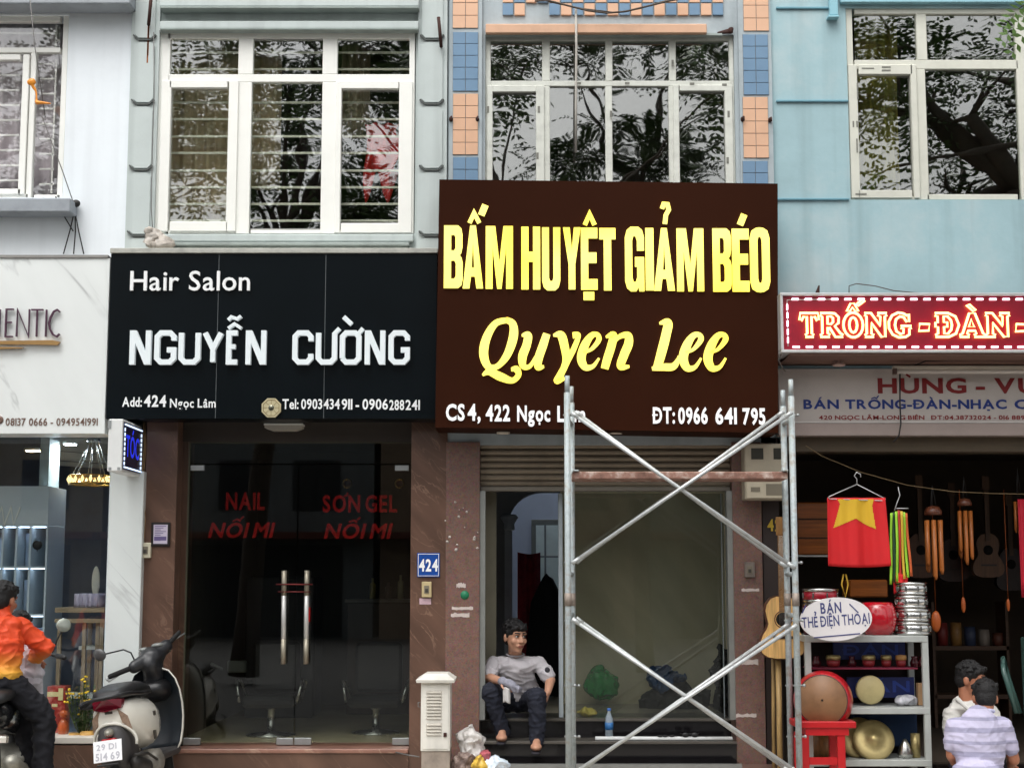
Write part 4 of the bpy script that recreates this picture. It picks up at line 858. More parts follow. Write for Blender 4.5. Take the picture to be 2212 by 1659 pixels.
mb = MB(); mb.box(gp[0], gp[1], YG, YG+.01, zs2+.004, zh0-.04); mb.build('fixed_glass', G_DOOR, H3)
mb = MB(); a = P(1562, 1350, .28).x; mb.box(a, xe1-.044, .28, .33, zs1+.001, zh0-.04, bev=.003); mb.box(gp[0]-.035, gp[0], .28, .33, zs2+.002, zh0-.04, bev=.003); mb.build('door_post', mat('pale_post', (176, 186, 192), .4, .4), H3)
mb = MB(); mb.pb(1046, 1062, 1072, 1548, .40, .05); mb.build('door_leaf', mat('olive_door', (116, 112, 94), .5, var=.15), H3)
# marks on the granite pillars
m = MB(); p = P(1004, 1285, -.024); m.lathe([(0, -.0015), (.033, -.0012), (.033, 0)], p, 'Y', 24); solid('sticker', m, mat('green_vinyl', (20, 118, 80), .5), 'round green sticker on the red granite pillar', 'sticker')
for (u0, v0, u1, v1, lab) in ((976, 1309, 1022, 1318, 'torn white paper strip just below the green round sticker'), (974, 1322, 1014, 1334, 'lower torn white paper patch under the paper strip on the left granite pillar'), (986, 1258, 1006, 1270, 'torn paper scrap just above the green round sticker'), (1598, 1423, 1638, 1437, 'white paper patch halfway down the right granite pillar'), (1590, 1540, 1634, 1550, 'white paper strip low on the right granite pillar'), (1602, 1270, 1640, 1278, 'torn paper strip below the switch on the right granite pillar')):
    x0, x1, z0, z1 = RC(u0, v0, u1, v1, -.024); m = MB(); random.seed(u0); k = 9
    pl = [(x0+(x1-x0)*i/k, z0+random.uniform(0, .25)*(z1-z0)) for i in range(k+1)]+[(x0+(x1-x0)*i/k, z1-random.uniform(0, .3)*(z1-z0)) for i in range(k, -1, -1)]
    m.prism(pl, -.0238, -.0224); solid('paper_scrap', m, mat('torn_paper', (196, 184, 178), .9, var=.2, scale=40), lab, 'paper scrap', 'torn paper on the granite pillars')
m = MB(); random.seed(2)
for k in range(16): p = P(random.uniform(960, 1032), random.uniform(1068, 1190), -.0235); m.lathe([(0, -.001), (random.uniform(.004, .016), 0), (.001, .001)], p, 'Y', 6)
solid('plaster_splash', m, mat('plaster_white', (190, 180, 172), .9), 'spatter of plaster spots high on the left granite pillar', 'stain')
switch(1609, 1214, 1631, 1247, -.05, mat('steel_switch', (130, 120, 112), .4, .4), 'grey doorbell switch on the right granite pillar')

# brown sign with lit yellow lettering
SG3 = thing('shop_sign', 'large dark brown sign board with glowing yellow lettering above the open shutter', 'sign', ((xM+xR)/2, -.45, P(1310, 930, -.45).z))
YS = -.5; a = P(949, 388, YS); b = P(1680, 397, YS); c = P(1681, 935, YS); d = P(940, 923, YS)
m = MB(); m.prism([(d.x, d.z), (c.x, c.z), (b.x, b.z), (a.x, a.z)], YS, -.06); m.build('board', mat('brown_panel', (48, 21, 8), .5, var=.12, scale=1.2, spec=.06, bump=.05, bscale=3), SG3)
YL = lit_acrylic('yellow_letter', (255, 234, 84), (255, 244, 132), 1.12); YP = lit_acrylic('pale_yellow_letter', (255, 234, 80), (255, 246, 140), 1.12)
D3 = lambda x: (1480+x*1240/2212)*.6243; V3 = lambda y: (600+y*1240/2212)*.6243
Y_ = YS-.018
def heavy(m, pts, w, closed=False, dy=0): m.stroke([(P(D3(a), V3(b), Y_).x, P(D3(a), V3(b), Y_).z) for a, b in pts], w, Y_-dy, YS-.004, closed=closed)
m = MB(); f1 = dict(dep=.045, bold=.055, gap=.045)
for s, q in (('B', (100, 322, 216, 708)), ('A', (216, 322, 342, 710)), ('M', (358, 326, 526, 712)), ('H', (578, 330, 694, 716)), ('U', (706, 334, 818, 722)), ('Y', (836, 334, 944, 716)), ('E', (946, 336, 1048, 718)), ('T', (1060, 338, 1160, 722)),
             ('G', (1218, 330, 1336, 728)), ('I', (1345, 338, 1395, 722)), ('A', (1396, 338, 1524, 724)), ('M', (1538, 340, 1704, 728)), ('B', (1760, 340, 1876, 730)), ('E', (1880, 342, 1984, 730)), ('O', (1990, 334, 2112, 734))):
    caps(m, s, D3(q[0]), V3(q[1]), D3(q[2]), V3(q[3]), Y_, YS-.004)
w_ = .04
heavy(m, [(258, 306), (286, 245), (318, 306)], .032, dy=.001); heavy(m, [(330, 258), (356, 196)], .05, dy=.002)
heavy(m, [(970, 318), (999, 252), (1030, 318)], .034, dy=.001); heavy(m, [(962, 757), (1028, 757)], .062, dy=.001)
heavy(m, [(1446, 218), (1456, 190), (1480, 192), (1488, 225), (1470, 258), (1464, 312)], .034, dy=.001); heavy(m, [(1928, 318), (1954, 254)], .05, dy=.001)
m.build('upper_lettering', YP, SG3)
# script line: swelling pen strokes, sampled as variable width ribbons
def pen(m, pts, n=16, dy=0.):
    """Catmull-Rom through (x, y, width) in sign picture units; a flat raised ribbon."""
    q = [pts[0]]+pts+[pts[-1]]; out = []
    for i in range(1, len(q)-2):
        for k in range(n):
            t = k/n; o = []
            for c in range(3):
                a, b, cc, d = q[i-1][c], q[i][c], q[i+1][c], q[i+2][c]
                o.append(.5*(2*b+(cc-a)*t+(2*a-5*b+4*cc-d)*t*t+(3*b-a-3*cc+d)*t**3))
            out.append(o)
    out.append(list(pts[-1])); sc = 1240/2212*.6243*(12+Y_)/F
    L = []; R = []
    for i, (x, y, w) in enumerate(out):
        p = P(D3(x), V3(y), Y_); a = out[max(0, i-1)]; b = out[min(len(out)-1, i+1)]
        t = Vector((b[0]-a[0], -(b[1]-a[1]))); t = t.normalized() if t.length > 1e-6 else Vector((1, 0)); nn = Vector((-t.y, t.x))*w*sc/2
        L.append((p.x+nn.x, p.z+nn.y)); R.append((p.x-nn.x, p.z-nn.y))
    vs = []
    for y in (Y_-dy, YS-.004): vs += [(a, y, b) for a, b in L]+[(a, y, b) for a, b in R]
    k = len(L); fs = []
    for i in range(k-1): fs += [[i, i+1, k+i+1, k+i], [i, 2*k+i, 2*k+i+1, i+1], [k+i, k+i+1, 3*k+i+1, 3*k+i]]
    fs += [[0, k, 3*k, 2*k], [k-1, 3*k-1, 4*k-1, 2*k-1]]
    m.add(vs, fs)
m = MB()
pen(m, [(500, 905, 34), (420, 925, 40), (365, 1010, 52), (345, 1110, 56), (372, 1190, 44), (430, 1190, 34), (490, 1120, 48), (528, 1010, 56), (525, 930, 46), (480, 902, 32)], dy=.0)
pen(m, [(338, 1245, 14), (380, 1225, 40), (450, 1255, 52), (520, 1278, 36), (560, 1245, 34), (548, 1208, 40), (515, 1210, 22)], dy=.001)
def ustroke(x0): 
    pen(m, [(x0, 1012, 10), (x0+22, 1000, 30), (x0+60, 992, 34)], dy=.002)
pen(m, [(580, 1000, 14), (618, 1000, 48), (610, 1060, 52), (585, 1130, 54), (590, 1188, 40), (630, 1190, 26), (668, 1130, 18)], dy=.001); pen(m, [(735, 990, 46), (712, 1060, 52), (685, 1140, 52), (682, 1195, 42), (718, 1192, 16)], dy=.002)
pen(m, [(775, 1000, 14), (822, 998, 50), (845, 1070, 52), (855, 1150, 46), (835, 1215, 40)], dy=.001); pen(m, [(895, 1000, 40), (930, 1000, 30), (905, 1075, 34), (862, 1160, 36), (815, 1250, 44), (800, 1280, 40), (845, 1265, 18)], dy=.002)
pen(m, [(960, 1105, 16), (1010, 1085, 22), (1055, 1030, 32), (1048, 995, 28), (1010, 1002, 38), (970, 1060, 52), (948, 1140, 54), (972, 1195, 42), (1020, 1190, 26), (1058, 1140, 14)], dy=.001)
pen(m, [(1100, 1010, 14), (1145, 998, 46), (1135, 1060, 52), (1110, 1140, 52), (1092, 1205, 48)], dy=.001); pen(m, [(1130, 1070, 16), (1180, 1010, 28), (1235, 1000, 44), (1240, 1050, 54), (1212, 1120, 54), (1192, 1190, 46), (1245, 1192, 16)], dy=.002)
pen(m, [(1430, 925, 14), (1482, 922, 52), (1470, 1000, 58), (1445, 1100, 58), (1418, 1195, 52)], dy=.001); pen(m, [(1385, 1205, 24), (1450, 1196, 44), (1515, 1192, 44), (1545, 1150, 26), (1550, 1125, 12)], dy=.002)
for dx in (630, 782): pen(m, [(960+dx, 1105, 16), (1010+dx, 1085, 22), (1055+dx, 1030, 34), (1048+dx, 998, 30), (1010+dx, 1002, 38), (970+dx, 1060, 54), (948+dx, 1140, 56), (972+dx, 1200, 44), (1020+dx, 1195, 26), (1058+dx, 1140, 14)], dy=.001)
m.build('script_lettering', YL, SG3)
m = MB()
for s, q in (('CS', (112, 1425, 228, 1522)), ('4,', (246, 1425, 324, 1522)), ('422', (358, 1430, 508, 1526)), ('Ngọc', (552, 1434, 756, 1528)), ('Lâm', (800, 1436, 972, 1530)), ('ĐT:', (1390, 1444, 1524, 1540)), ('0966', (1546, 1446, 1728, 1542)), ('641', (1776, 1448, 1908, 1544)), ('795', (1944, 1450, 2084, 1546))):
    if s == 'ĐT:': m.build('address_line', emit('white_address', (240, 240, 240), .3), SG3); m = MB()
    x0, x1, z0, z1 = RC(D3(q[0]), V3(q[1]), D3(q[2]), V3(q[3]), YS-.012); text(m, s, x0, x1, z0, z1, YS-.012, dep=.01, bold=.03, gap=.075)
m.build('phone_line', emit('white_address', (240, 240, 240), .3), SG3)
m = MB()
for u in (1087, 1330, 1530): p = P(u, 936, -.25); m.lathe([(.05, .01), (.05, -.004), (.0, -.006)], p, 'Z', 16)
m.build('spot_lamp', mat('frosted_lamp', (215, 205, 190), .4), SG3)
# cables and cord over the tiled window
m = MB(); m.tube([P(u, v, -.13) for u, v in ((1155, 3), (1185, 2), (1230, 14), (1270, 24), (1310, 29), (1350, 26), (1400, 14), (1440, 4), (1490, -6))], [.008]*9, 6); m.tube([P(u, v, -.125) for u, v in ((1160, -2), (1210, 10), (1260, 20), (1330, 28), (1380, 20), (1430, 5), (1480, -8))], .006, 6)
solid('cable', m, mat('brown_cable', (74, 64, 56), .8, var=.3), 'thick twisted cable sagging across the checker tiles above the tiled window', 'cable')
m = MB(); m.tube([P(u, v, -.1) for u, v in ((1244, 20), (1245, 100), (1244, 220), (1244, 330))], .010, 8); solid('conduit', m, mat('grey_conduit', (170, 166, 158), .6), 'grey plastic conduit hanging in front of the tiled house window', 'pipe')
for (u, v, lab) in ((974, 258, 'left of the left tile column'), (1031, 258, 'right of the left tile column'), (1604, 258, 'left of the right tile column'), (1663, 260, 'right of the right tile column')):
    m = MB(); p = P(u, v, -.035); m.tube([p+Vector((0, .035, 0)), p, p+Vector((.005, -.03, .012)), p+Vector((.005, -.035, -.02))], .008, 6); m.ell(p, (.016, .012, .022), 8, 6); solid('iron_hook', m, RUSTB, 'rusty iron hook ' + lab, 'hook', 'rusty hooks beside the tile columns')
m = MB(); p = P(1552, 72, -.03); m.cap(p, p+Vector((.1, 0, .02)), .012, .02); m.ell(p+Vector((.1, -.01, .02)), .022); crumple(m, .012, 25); solid('rubbish_clump', m, RUSTB, 'brown tangle of old wire on the right end of the peach lintel', 'rubbish')

# ================================================================ 420: the pale blue house with the music shop
H4 = thing('shop_house', 'pale blue painted shop house at the right edge with an open music shop below', 'building', (xR+1.5, 0, 0))
win = RC(1832, 18, 2226, 432, 0); zb4 = P(2000, 945, 0).z; xo0 = P(1652, 1300, 0).x
mb = MB(); wall(mb, xR+.004, 6.6, zb4, ZTOP, 0, .2, [win]); mb.box(xR+.004, xR+.02, .2, 6, zb4, ZTOP); mb.box(6.5, 6.6, .2, 6, 0, ZTOP); mb.box(xR+.02, 6.5, 6, 6.1, 0, ZTOP); mb.box(xR+.02, 6.5, .2, 6, ZTOP-.1, ZTOP)
mb.build('wall', SKY_BLUE, H4)
for (a, b, v) in ((1677, 1790, 17), (1677, 1833, 218), (1679, 1835, 430), (2228, 2500, 218), (2228, 2500, 430)): MB().pb(a, v-2, b, v+2.5, -.018, .018, bev=.003).build('groove_moulding', BLUE_LEDGE, H4)
mb = MB(); mb.pb(1792, -60, 1810, 33, -.06, .06, bev=.006); mb.pb(1789, 33, 1813, 38, -.075, .075, bev=.004); mb.pb(1815, -60, 2500, 6, -.05, .05, bev=.006); mb.build('window_hood', mat('pale_blue_trim2', (140, 186, 198), .8, var=.1), H4)
w = window(H4, 'window', [(1832, 18, 1846, 432), (1846, 18, 2226, 31), (1846, 130, 2199, 150), (1980, 31, 2002, 130), (1978, 150, 2003, 432), (2199, 31, 2226, 432), (2003, 420, 2199, 432), (1846, 425, 1978, 432)], mat('ivory_upvc', (206, 206, 194), .4, var=.08, scale=6),
    [(1846, 31, 1980, 130), (2002, 31, 2199, 130), (1846, 150, 1978, 425), (2003, 150, 2199, 420)], G_DARK, .02, [(1836, 140, 1984, 428, 1855, 161, 1971, 411)])
m2 = MB()
for q in ((1905, 144, 1924, 147), (1905, 151, 1924, 154), (1842, 262, 1845, 275), (1850, 262, 1853, 275), (1850, 300, 1853, 330), (1851, 180, 1854, 215), (1848, 418, 1872, 421), (1862, 147, 1888, 149)): m2.pb(*q, -.001, .003)
m2.build('printed_film', mat('grey_residue', (120, 120, 112)), w)
curtain(MB(), 1846, 25, 1938, 130, .22, 5).build('curtain', OLIVE_CLOTH, w); curtain(MB(), 1846, 135, 1940, 425, .22, 6).build('curtain', OLIVE_CLOTH, w)
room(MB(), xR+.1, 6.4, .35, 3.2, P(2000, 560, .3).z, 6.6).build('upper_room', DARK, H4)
mb = MB(); x0 = P(1650, 1300, 0).x; mb.box(x0+.003, x0+.13, .0, .5, 0, zb4); mb.build('side_jamb', mat('dark_jamb', (40, 28, 24), .6), H4)
mb = MB(); mb.pb(1690, 943, 2700, 976, -.02, .22, bev=.006); mb.build('shop_beam', mat('brown_beam', (84, 72, 56), .7, var=.2), H4)
mb = MB(); mb.box(xR+.05, 6.4, -.1, .2, 0, .16); mb.build('shop_step', BLACK_G, H4)
room(MB(), x0+.14, 6.3, .2, 4.5, .17, P(2000, 960, .2).z+.2).build('shop_room', mat('music_room', (70, 58, 46), .85, var=.2), H4)
mb = MB(); zz = P(2000, 768, -.58).z; mb.prism([(xR+.02, zz), (6.5, zz), (6.5, zz+.03), (xR+.02, zz+.03)], -.6, -.01); mb.build('canopy', mat('canopy_soffit', (126, 96, 84), .7, var=.15), H4)

# red LED sign
SG4 = thing('shop_sign', 'long red neon sign in an aluminium frame with a chaser border of white lights', 'sign', (xR+1.5, -.6, P(2000, 760, -.6).z))
x0, x1, z0, z1 = RC(1686, 633, 2500, 762, -.62)
RED_AC = mat('red_acrylic', (142, 2, 34), .3, var=.1)
MB().box(x0+.02, x1-.02, -.6, -.3, z0+.02, z1-.02).build('board', RED_AC, SG4)
m = MB(); m.box(x0, x1, -.63, -.3, z1-.02, z1, bev=.003); m.box(x0, x1, -.63, -.3, z0, z0+.022, bev=.003); m.box(x0, x0+.02, -.63, -.3, z0+.022, z1-.02, bev=.003); m.box(x1-.02, x1, -.63, -.3, z0+.022, z1-.02, bev=.003); m.build('sign_frame', mat('bright_aluminium', (205, 206, 206), .4, .5), SG4)
m = MB(); k = 0; xx = x0+.09
while xx < x1-.05:
    for z in (z1-.045, z0+.045): m.box(xx, xx+.05, -.614, -.6, z-.0065, z+.0065)
    xx += .098
for j in range(5): zz = z0+.075+j*.062; m.box(x0+.05, x0+.06, -.612, -.6, zz, zz+.042)
m.build('led_border', emit('led_white', (255, 235, 255), 3.), SG4)
m = MB(); zt_ = z1-.052; m.tube([(x0+.055, -.603, z0+.05), (x0+.055, -.603, z1-.05), (x0+.4, -.603, z1-.045)], .003, 5); m.build('led_strip', UPVC, SG4)
D5 = lambda x: (2550+x*993/2197)*.6243; V5 = lambda y: (950+y*993/2197)*.6243
SER = {'T': [[(.3, 0), (.7, 0), (.7, .1), (.62, .14), (.62, .86), (.8, .84), (.9, .68), (1, .72), (.96, 1), (.04, 1), (0, .72), (.1, .68), (.2, .84), (.38, .86), (.38, .14), (.3, .1)]],
 'R': [[(0, 0), (.42, 0), (.42, .12), (.34, .14), (.34, .4), (.42, .4), (.7, 0), (1.05, 0), (1.05, .1), (.95, .14), (.68, .46), (.86, .58), (.88, .82), (.7, .98), (.5, 1), (0, 1), (0, .88), (.08, .86), (.08, .14), (0, .1)], [(.34, .54), (.5, .54), (.6, .62), (.6, .8), (.5, .86), (.34, .86)]],
 'O': [[(.5+.5*math.cos(rad(a)), .5+.52*math.sin(rad(a))) for a in range(0, 360, 20)], [(.5+.2*math.cos(rad(a)), .5+.32*math.sin(rad(a))) for a in range(0, 360, 30)]],
 'N': [[(0, 0), (.4, 0), (.4, .1), (.3, .13), (.3, .6), (.78, 0), (.96, 0), (.96, .86), (1.05, .9), (1.05, 1), (.62, 1), (.62, .9), (.74, .86), (.74, .46), (.3, 1), (0, 1), (0, .9), (.08, .87), (.08, .13), (0, .1)]],
 'G': [[(.96, .96), (.96, .64), (.84, .64), (.72, .82), (.54, .86), (.36, .74), (.3, .5), (.36, .24), (.54, .12), (.68, .16), (.7, .34), (.58, .36), (.58, .46), (1.05, .46), (1.05, .36), (.96, .34), (.96, .1), (.78, 0), (.46, -.02), (.18, .1), (.02, .36), (.02, .64), (.18, .9), (.46, 1.02), (.72, .98), (.86, .9)]],
 'D': [[(0, 0), (.55, 0), (.86, .14), (1, .5), (.86, .86), (.55, 1), (0, 1), (0, .88), (.1, .86), (.1, .6), (0, .6), (0, .42), (.1, .42), (.1, .14), (0, .1)], [(.36, .14), (.52, .14), (.66, .3), (.7, .5), (.66, .7), (.52, .86), (.36, .86), (.36, .62), (.5, .62), (.5, .42), (.36, .42)]],
 'A': [[(-.05, 0), (.34, 0), (.34, .1), (.26, .14), (.3, .26), (.62, .26), (.66, .14), (.58, .1), (.58, 0), (1.06, 0), (1.06, .1), (.96, .14), (.62, 1), (.38, 1), (.06, .14), (-.05, .1)], [(.34, .42), (.58, .42), (.46, .74)]]}
m = MB()
def neon(pts, u0, v0, u1, v1, r=.0075):
    a, b, c, d = RC(u0, v0, u1, v1, -.625); m.tube([(a+(b-a)*x, -.625, c+(d-c)*z) for x, z in pts], r*1.2, 6, closed=True)
for ch, a, b in (('T', 480, 628), ('R', 640, 800), ('O', 815, 965), ('N', 980, 1140), ('G', 1160, 1325), ('D', 1520, 1700), ('A', 1715, 1890), ('N', 1905, 2080)):
    for c in SER[ch]: neon(c, D5(a), V5(296), D5(b), V5(478))
sq = [(0, 0), (1, .05), (1.1, .95), (.1, 1)]
neon(sq, D5(1392), V5(378), D5(1468), V5(432)); neon(sq, D5(2132), V5(380), D5(2215), V5(436))
neon([(0, 0), (.35, 1), (.65, 1), (1, 0), (.72, 0), (.5, .5), (.28, 0)], D5(838), V5(222), D5(930), V5(282), .006); neon([(0, .1), (.7, 1), (1, .85), (.3, 0)], D5(905), V5(195), D5(980), V5(240), .006); neon([(.0, .9), (.35, 1), (1, .15), (.7, 0)], D5(1755), V5(230), D5(1830), V5(282), .006)
m.build('neon_lettering', emit('neon_tube', (255, 206, 130), 3.4), SG4)
for ch, a, b in (('T', 480, 628), ('R', 640, 800), ('N', 980, 1140), ('G', 1160, 1325), ('N', 1905, 2080)):
    p0, p1, q0, q1 = RC(D5(a), V5(296), D5(b), V5(478), -.61); m = MB(); m.prism([(p0+(p1-p0)*x, q0+(q1-q0)*z) for x, z in SER[ch][0]], -.612, -.6); m.build('letter_face', mat('red_letter_face', (150, 4, 26), .4), SG4)
# lower board with printed names
SG5 = thing('shop_sign', 'shaded white signboard with red and blue printed capitals under the red neon sign', 'sign', (xR+1.5, -.1, P(2000, 940, -.1).z))
x0, x1, z0, z1 = RC(1682, 797, 2600, 911, -.12)
MB().box(x0, x1, -.12, -.03, z0, z1).build('board', mat('sign_white', (200, 192, 186), .6, var=.06, streak=.1), SG5)
MB().pb(1682, 914, 2600, 941, -.14, .12, bev=.004).build('lower_strip', mat('strip_mauve', (165, 150, 144), .6, var=.1), SG5)
MB().pb(1682, 910.5, 2600, 913.5, -.145, .04).build('edge_trim', mat('strip_light', (205, 200, 196), .5), SG5)
m = MB(); ptext(m, 'HÙNG - VƯƠNG', D5(1078), V5(795), D5(1078)+505, V5(905), -.124, bold=.03, gap=.1, space=.22); m.build('red_lettering', mat('print_red', (130, 24, 24), .6), SG5)
for s, a, b in (('BÁN', 510, 780), ('TRỐNG-ĐÀN-NHẠC', 830, 2065), ('CỤ', 2125, 2330)): m = MB(); ptext(m, s, D5(a), V5(958), D5(b), V5(1026), -.124, bold=.028, gap=.09, space=.28); m.build('blue_lettering', mat('print_blue', (22, 52, 130), .6), SG5)
m = MB(); ptext(m, '420 NGỌC LÂM-LONG BIÊN   ĐT:04.38732024 - 016 8894', D5(628), V5(1078), D5(2240), V5(1110), -.124, bold=.016, gap=.1, space=.25); m.build('address_line', mat('print_red2', (140, 34, 34), .6), SG5)
FT = thing('tube_light', 'long unlit fluorescent tube fitting under the canopy in front of the white signboard', 'light fitting', tuple(P(2000, 803, -.3)))
m = MB(); m.pb(1930, 790, 2500, 797, -.32, .05, bev=.003); m.build('batten', mat('fitting_cream', (205, 196, 180), .5), FT); m = MB(); q = P(1936, 803, -.3); m.tube([q, (5.5, -.3, q.z)], .016, 10); m.build('tube', mat('tube_glass', (215, 206, 196), .3), FT)
m = MB(); q = P(1933, 800, -.31); m.box(q.x-.012, q.x+.012, -.33, -.28, q.z-.03, q.z+.012); m.build('end_cap', mat('brown_cap', (84, 60, 50), .6), FT)
m = MB(); m.tube([P(u, v, -.2) for u, v in ((1944, 808), (1944, 870), (1946, 915), (1942, 940), (1930, 955))], .006, 6); m.tube([P(1950, 806, -.25), P(1975, 790, -.3), P(2000, 780, -.3), P(2120, 776, -.3)], .005, 6); solid('cable', m, CABLE, 'black cable hanging down across the white signboard of the music shop', 'cable')
m = MB(); p = P(1812, 789, -.3); m.lathe([(.045, -.006), (.05, .004), (.02, .02), (.018, .09)], p, 'Z', 18); solid('lamp_holder', m, mat('lamp_pink', (205, 175, 165), .5), 'small round ceiling lamp under the canopy left of the fluorescent tube', 'lamp')
m = MB(); m.tube([P(u, v, -.5) for u, v in ((1834, 634), (1834, 618), (1850, 613), (1890, 618), (1930, 628), (1990, 634))], .004, 5); m.tube([P(u, v, -.55) for u, v in ((1688, 762), (1682, 778), (1690, 795), (1697, 803))], .004, 5); solid('cable', m, mat('brown_cable', (74, 64, 56)), 'thin looping wire rising above the red neon sign', 'cable')
m = MB(); p = P(1766, 632, -.5); m.cap(p, p+Vector((.012, 0, .05)), .016, .006); solid('cable_stub', m, RUSTB, 'short brown stub standing on top of the red neon sign', 'stub')

# ================================================================ PEOPLE
SKIN = mat('skin', (190, 142, 116), .5, var=.08, scale=12); SKIN2 = mat('skin_tan', (172, 114, 86), .5, var=.08, scale=12)
HAIR = mat('black_hair', (12, 10, 11), .7, var=.4, scale=60, bump=.5, bscale=120)
EYEW = mat('eye_white', (215, 210, 205), .2); EYEB = mat('eye_dark', (22, 15, 12), .15); LIP = mat('lips', (128, 70, 60), .5)
NAVY = mat('navy_trousers', (26, 30, 44), .85, var=.2, scale=10, bump=.25, bscale=40)
def head(mb, c, yaw, pitch=0., roll=0., s=1.):
    """Head with nose, brow, ears and jaw; yaw 0 looks at -y. Returns the rotation that carries local (right, back, up)."""
    R = Euler((pitch, roll, yaw), 'XYZ').to_matrix(); c = Vector(c); q = lambda x, y, z: c+R @ (Vector((x, y, z))*s)
    mb.ell(q(0, .012, .03), (.076*s, .094*s, .092*s), 20, 14, rot=R); mb.ell(q(0, -.022, -.035), (.062*s, .070*s, .082*s), 18, 12, rot=R)
    mb.ell(q(0, -.055, -.095), (.032*s, .028*s, .024*s), 12, 8, rot=R)
    mb.cap(q(0, -.092, .012), q(0, -.108, -.026), .009*s, .0155*s, 10); mb.ell(q(.014, -.096, -.03), .0105*s, 8, 6); mb.ell(q(-.014, -.096, -.03), .0105*s, 8, 6)
    for e in (-1, 1):
        mb.ell(q(e*.077, .012, -.008), (.012*s, .022*s, .034*s), 10, 8, rot=R); mb.ell(q(e*.043, -.062, -.028), (.026*s, .022*s, .024*s), 10, 8, rot=R)
    mb.cap(q(-.045, -.076, .03), q(.045, -.076, .03), .014*s, .014*s, 8)
    mb.cap(q(-.02, -.086, -.063), q(.02, -.086, -.063), .011*s, .011*s, 8)
    return R, q
def face(body, R, q, s=1., skin=None):
    m = MB(); k = MB(); b = MB(); l = MB()
    for e in (-1, 1):
        m.ell(q(e*.031, -.081, .008), (.0125*s, .007*s, .0065*s), 10, 7, rot=R); k.ell(q(e*.031+.002, -.0875, .008), (.006*s, .004*s, .006*s), 8, 6, rot=R)
        b.cap(q(e*.014, -.094, .033), q(e*.05, -.083, .036), .0055*s, .004*s, 6)
        k.cap(q(e*.018, -.0885, .0165), q(e*.044, -.0825, .016), .003*s, .003*s, 6)
    l.cap(q(-.019, -.0945, -.062), q(.019, -.0945, -.062), .005*s, .005*s, 6); l.cap(q(-.016, -.094, -.069), q(.016, -.094, -.069), .006*s, .006*s, 6)
    m.build('eye', EYEW, body); k.build('pupil', EYEB, body); b.build('eyebrow', HAIR, body); l.build('mouth', LIP, body)
def hairdo(body, R, q, s=1., seed=1):
    m = MB(); random.seed(seed)
    m.ell(q(0, .018, .047), (.085*s, .101*s, .083*s), 18, 12, rot=R)
    for e_ in (-1, 1): m.cap(q(e_*.074, -.012, .04), q(e_*.073, -.008, .0), .016*s, .008*s, 8); m.cap(q(e_*.03, -.082, .082), q(e_*.062, -.06, .062), .016*s, .012*s, 8)
    m.ell(q(0, .055, .0), (.074*s, .062*s, .075*s), 14, 10, rot=R)
    for i in range(26):
        a = random.uniform(-2.6, 2.6); f = R @ Vector((math.sin(a)*.06, -math.cos(a)*.07+.01, .09))*s
        p = q(0, 0, 0)+f; d = R @ Vector((math.sin(a)*.03, -math.cos(a)*.04, random.uniform(-.028, .012)))*s
        m.cap(p, p+d, .018*s, .007*s, 6)
    for i in range(150):
        a = random.uniform(-3.1, 3.1); t = random.uniform(.1, 1.15); o_ = Vector((math.sin(a)*math.sin(t)*.083, -math.cos(a)*math.sin(t)*.098+.018, .05+math.cos(t)*.084))
        if math.cos(a) > .5 and o_.z < .06: continue
        g = (o_-Vector((0, .02, .03))).normalized(); w = Vector((random.uniform(-.5, .5), random.uniform(-.9, .1), random.uniform(-.5, .3)))
        m.cap(q(*o_), q(*(o_+(g*.35+w*.8)*.022)), .0075*s, .003*s, 5)
    e = evald(m, 'h', .0055, 1); crumple(e, .002, 90, seed); e.build('hair', HAIR, body)
def hand(mb, wrist, dirv, palm_n, s=1., curl=.5):
    """Palm, four unequal bent fingers and a side thumb."""
    w = Vector(wrist); d = Vector(dirv).normalized(); n = Vector(palm_n); n = (n-d*n.dot(d)).normalized(); r = d.cross(n)
    mb.ell(w+d*.045*s, (.04*s, .04*s, .016*s), 12, 8, rot=Matrix((r, d, n)).transposed())
    for k, (o, L) in enumerate(((-.028, .062), (-.0095, .074), (.0095, .07), (.027, .054))):
        a = w+d*.075*s+r*o*s; t = d; 
        for j in range(3):
            an = curl*(j+1)*.55; t = (d*math.cos(an)+n*math.sin(an)); b = a+t*L*s*(.42, .33, .25)[j]; mb.cap(a, b, (.0095, .009, .0082)[j]*s, (.009, .0082, .0075)[j]*s, 7); a = b
    a = w+d*.025*s-r*.03*s; b = a+(d*.5-r*.75+n*.3).normalized()*.035*s; c = b+(d*.85-r*.2+n*.4).normalized()*.03*s; mb.cap(a, b, .0125*s, .0105*s, 8); mb.cap(b, c, .0105*s, .009*s, 8)
def shirt_noise(e, amp=.006, sc=9, seed=0):
    """Cloth folds: ridged creases pushed out along the normals, over a little sag."""
    n = [Vector() for _ in e.v]; V3_ = [Vector(v) for v in e.v]
    for f_ in e.f:
        a = (V3_[f_[1]]-V3_[f_[0]]).cross(V3_[f_[2]]-V3_[f_[0]])
        for i in f_: n[i] += a
    for i, v in enumerate(V3_):
        q = noise.noise_vector(v*6+Vector((seed, 0, 0)))*.35
        k1 = 1-abs(noise.noise(Vector(((v.x+v.z*.6)*sc*1.3, v.y*sc, (v.z-v.x*.4)*sc*1.3))+q+Vector((seed*3.1, 0, 0)))); k2 = 1-abs(noise.noise(Vector((v.x*sc*.8, v.y*sc*.8, v.z*sc*2.6))+q*2+Vector((0, seed*2.3, 0))))
        d = n[i].normalized() if n[i].length > 0 else Vector()
        e.v[i] = tuple(v+d*amp*(.9*k1**6+.8*k2**8-.55)+noise.noise_vector(v*4+Vector((seed, 1, 2)))*amp*.6)
    return e

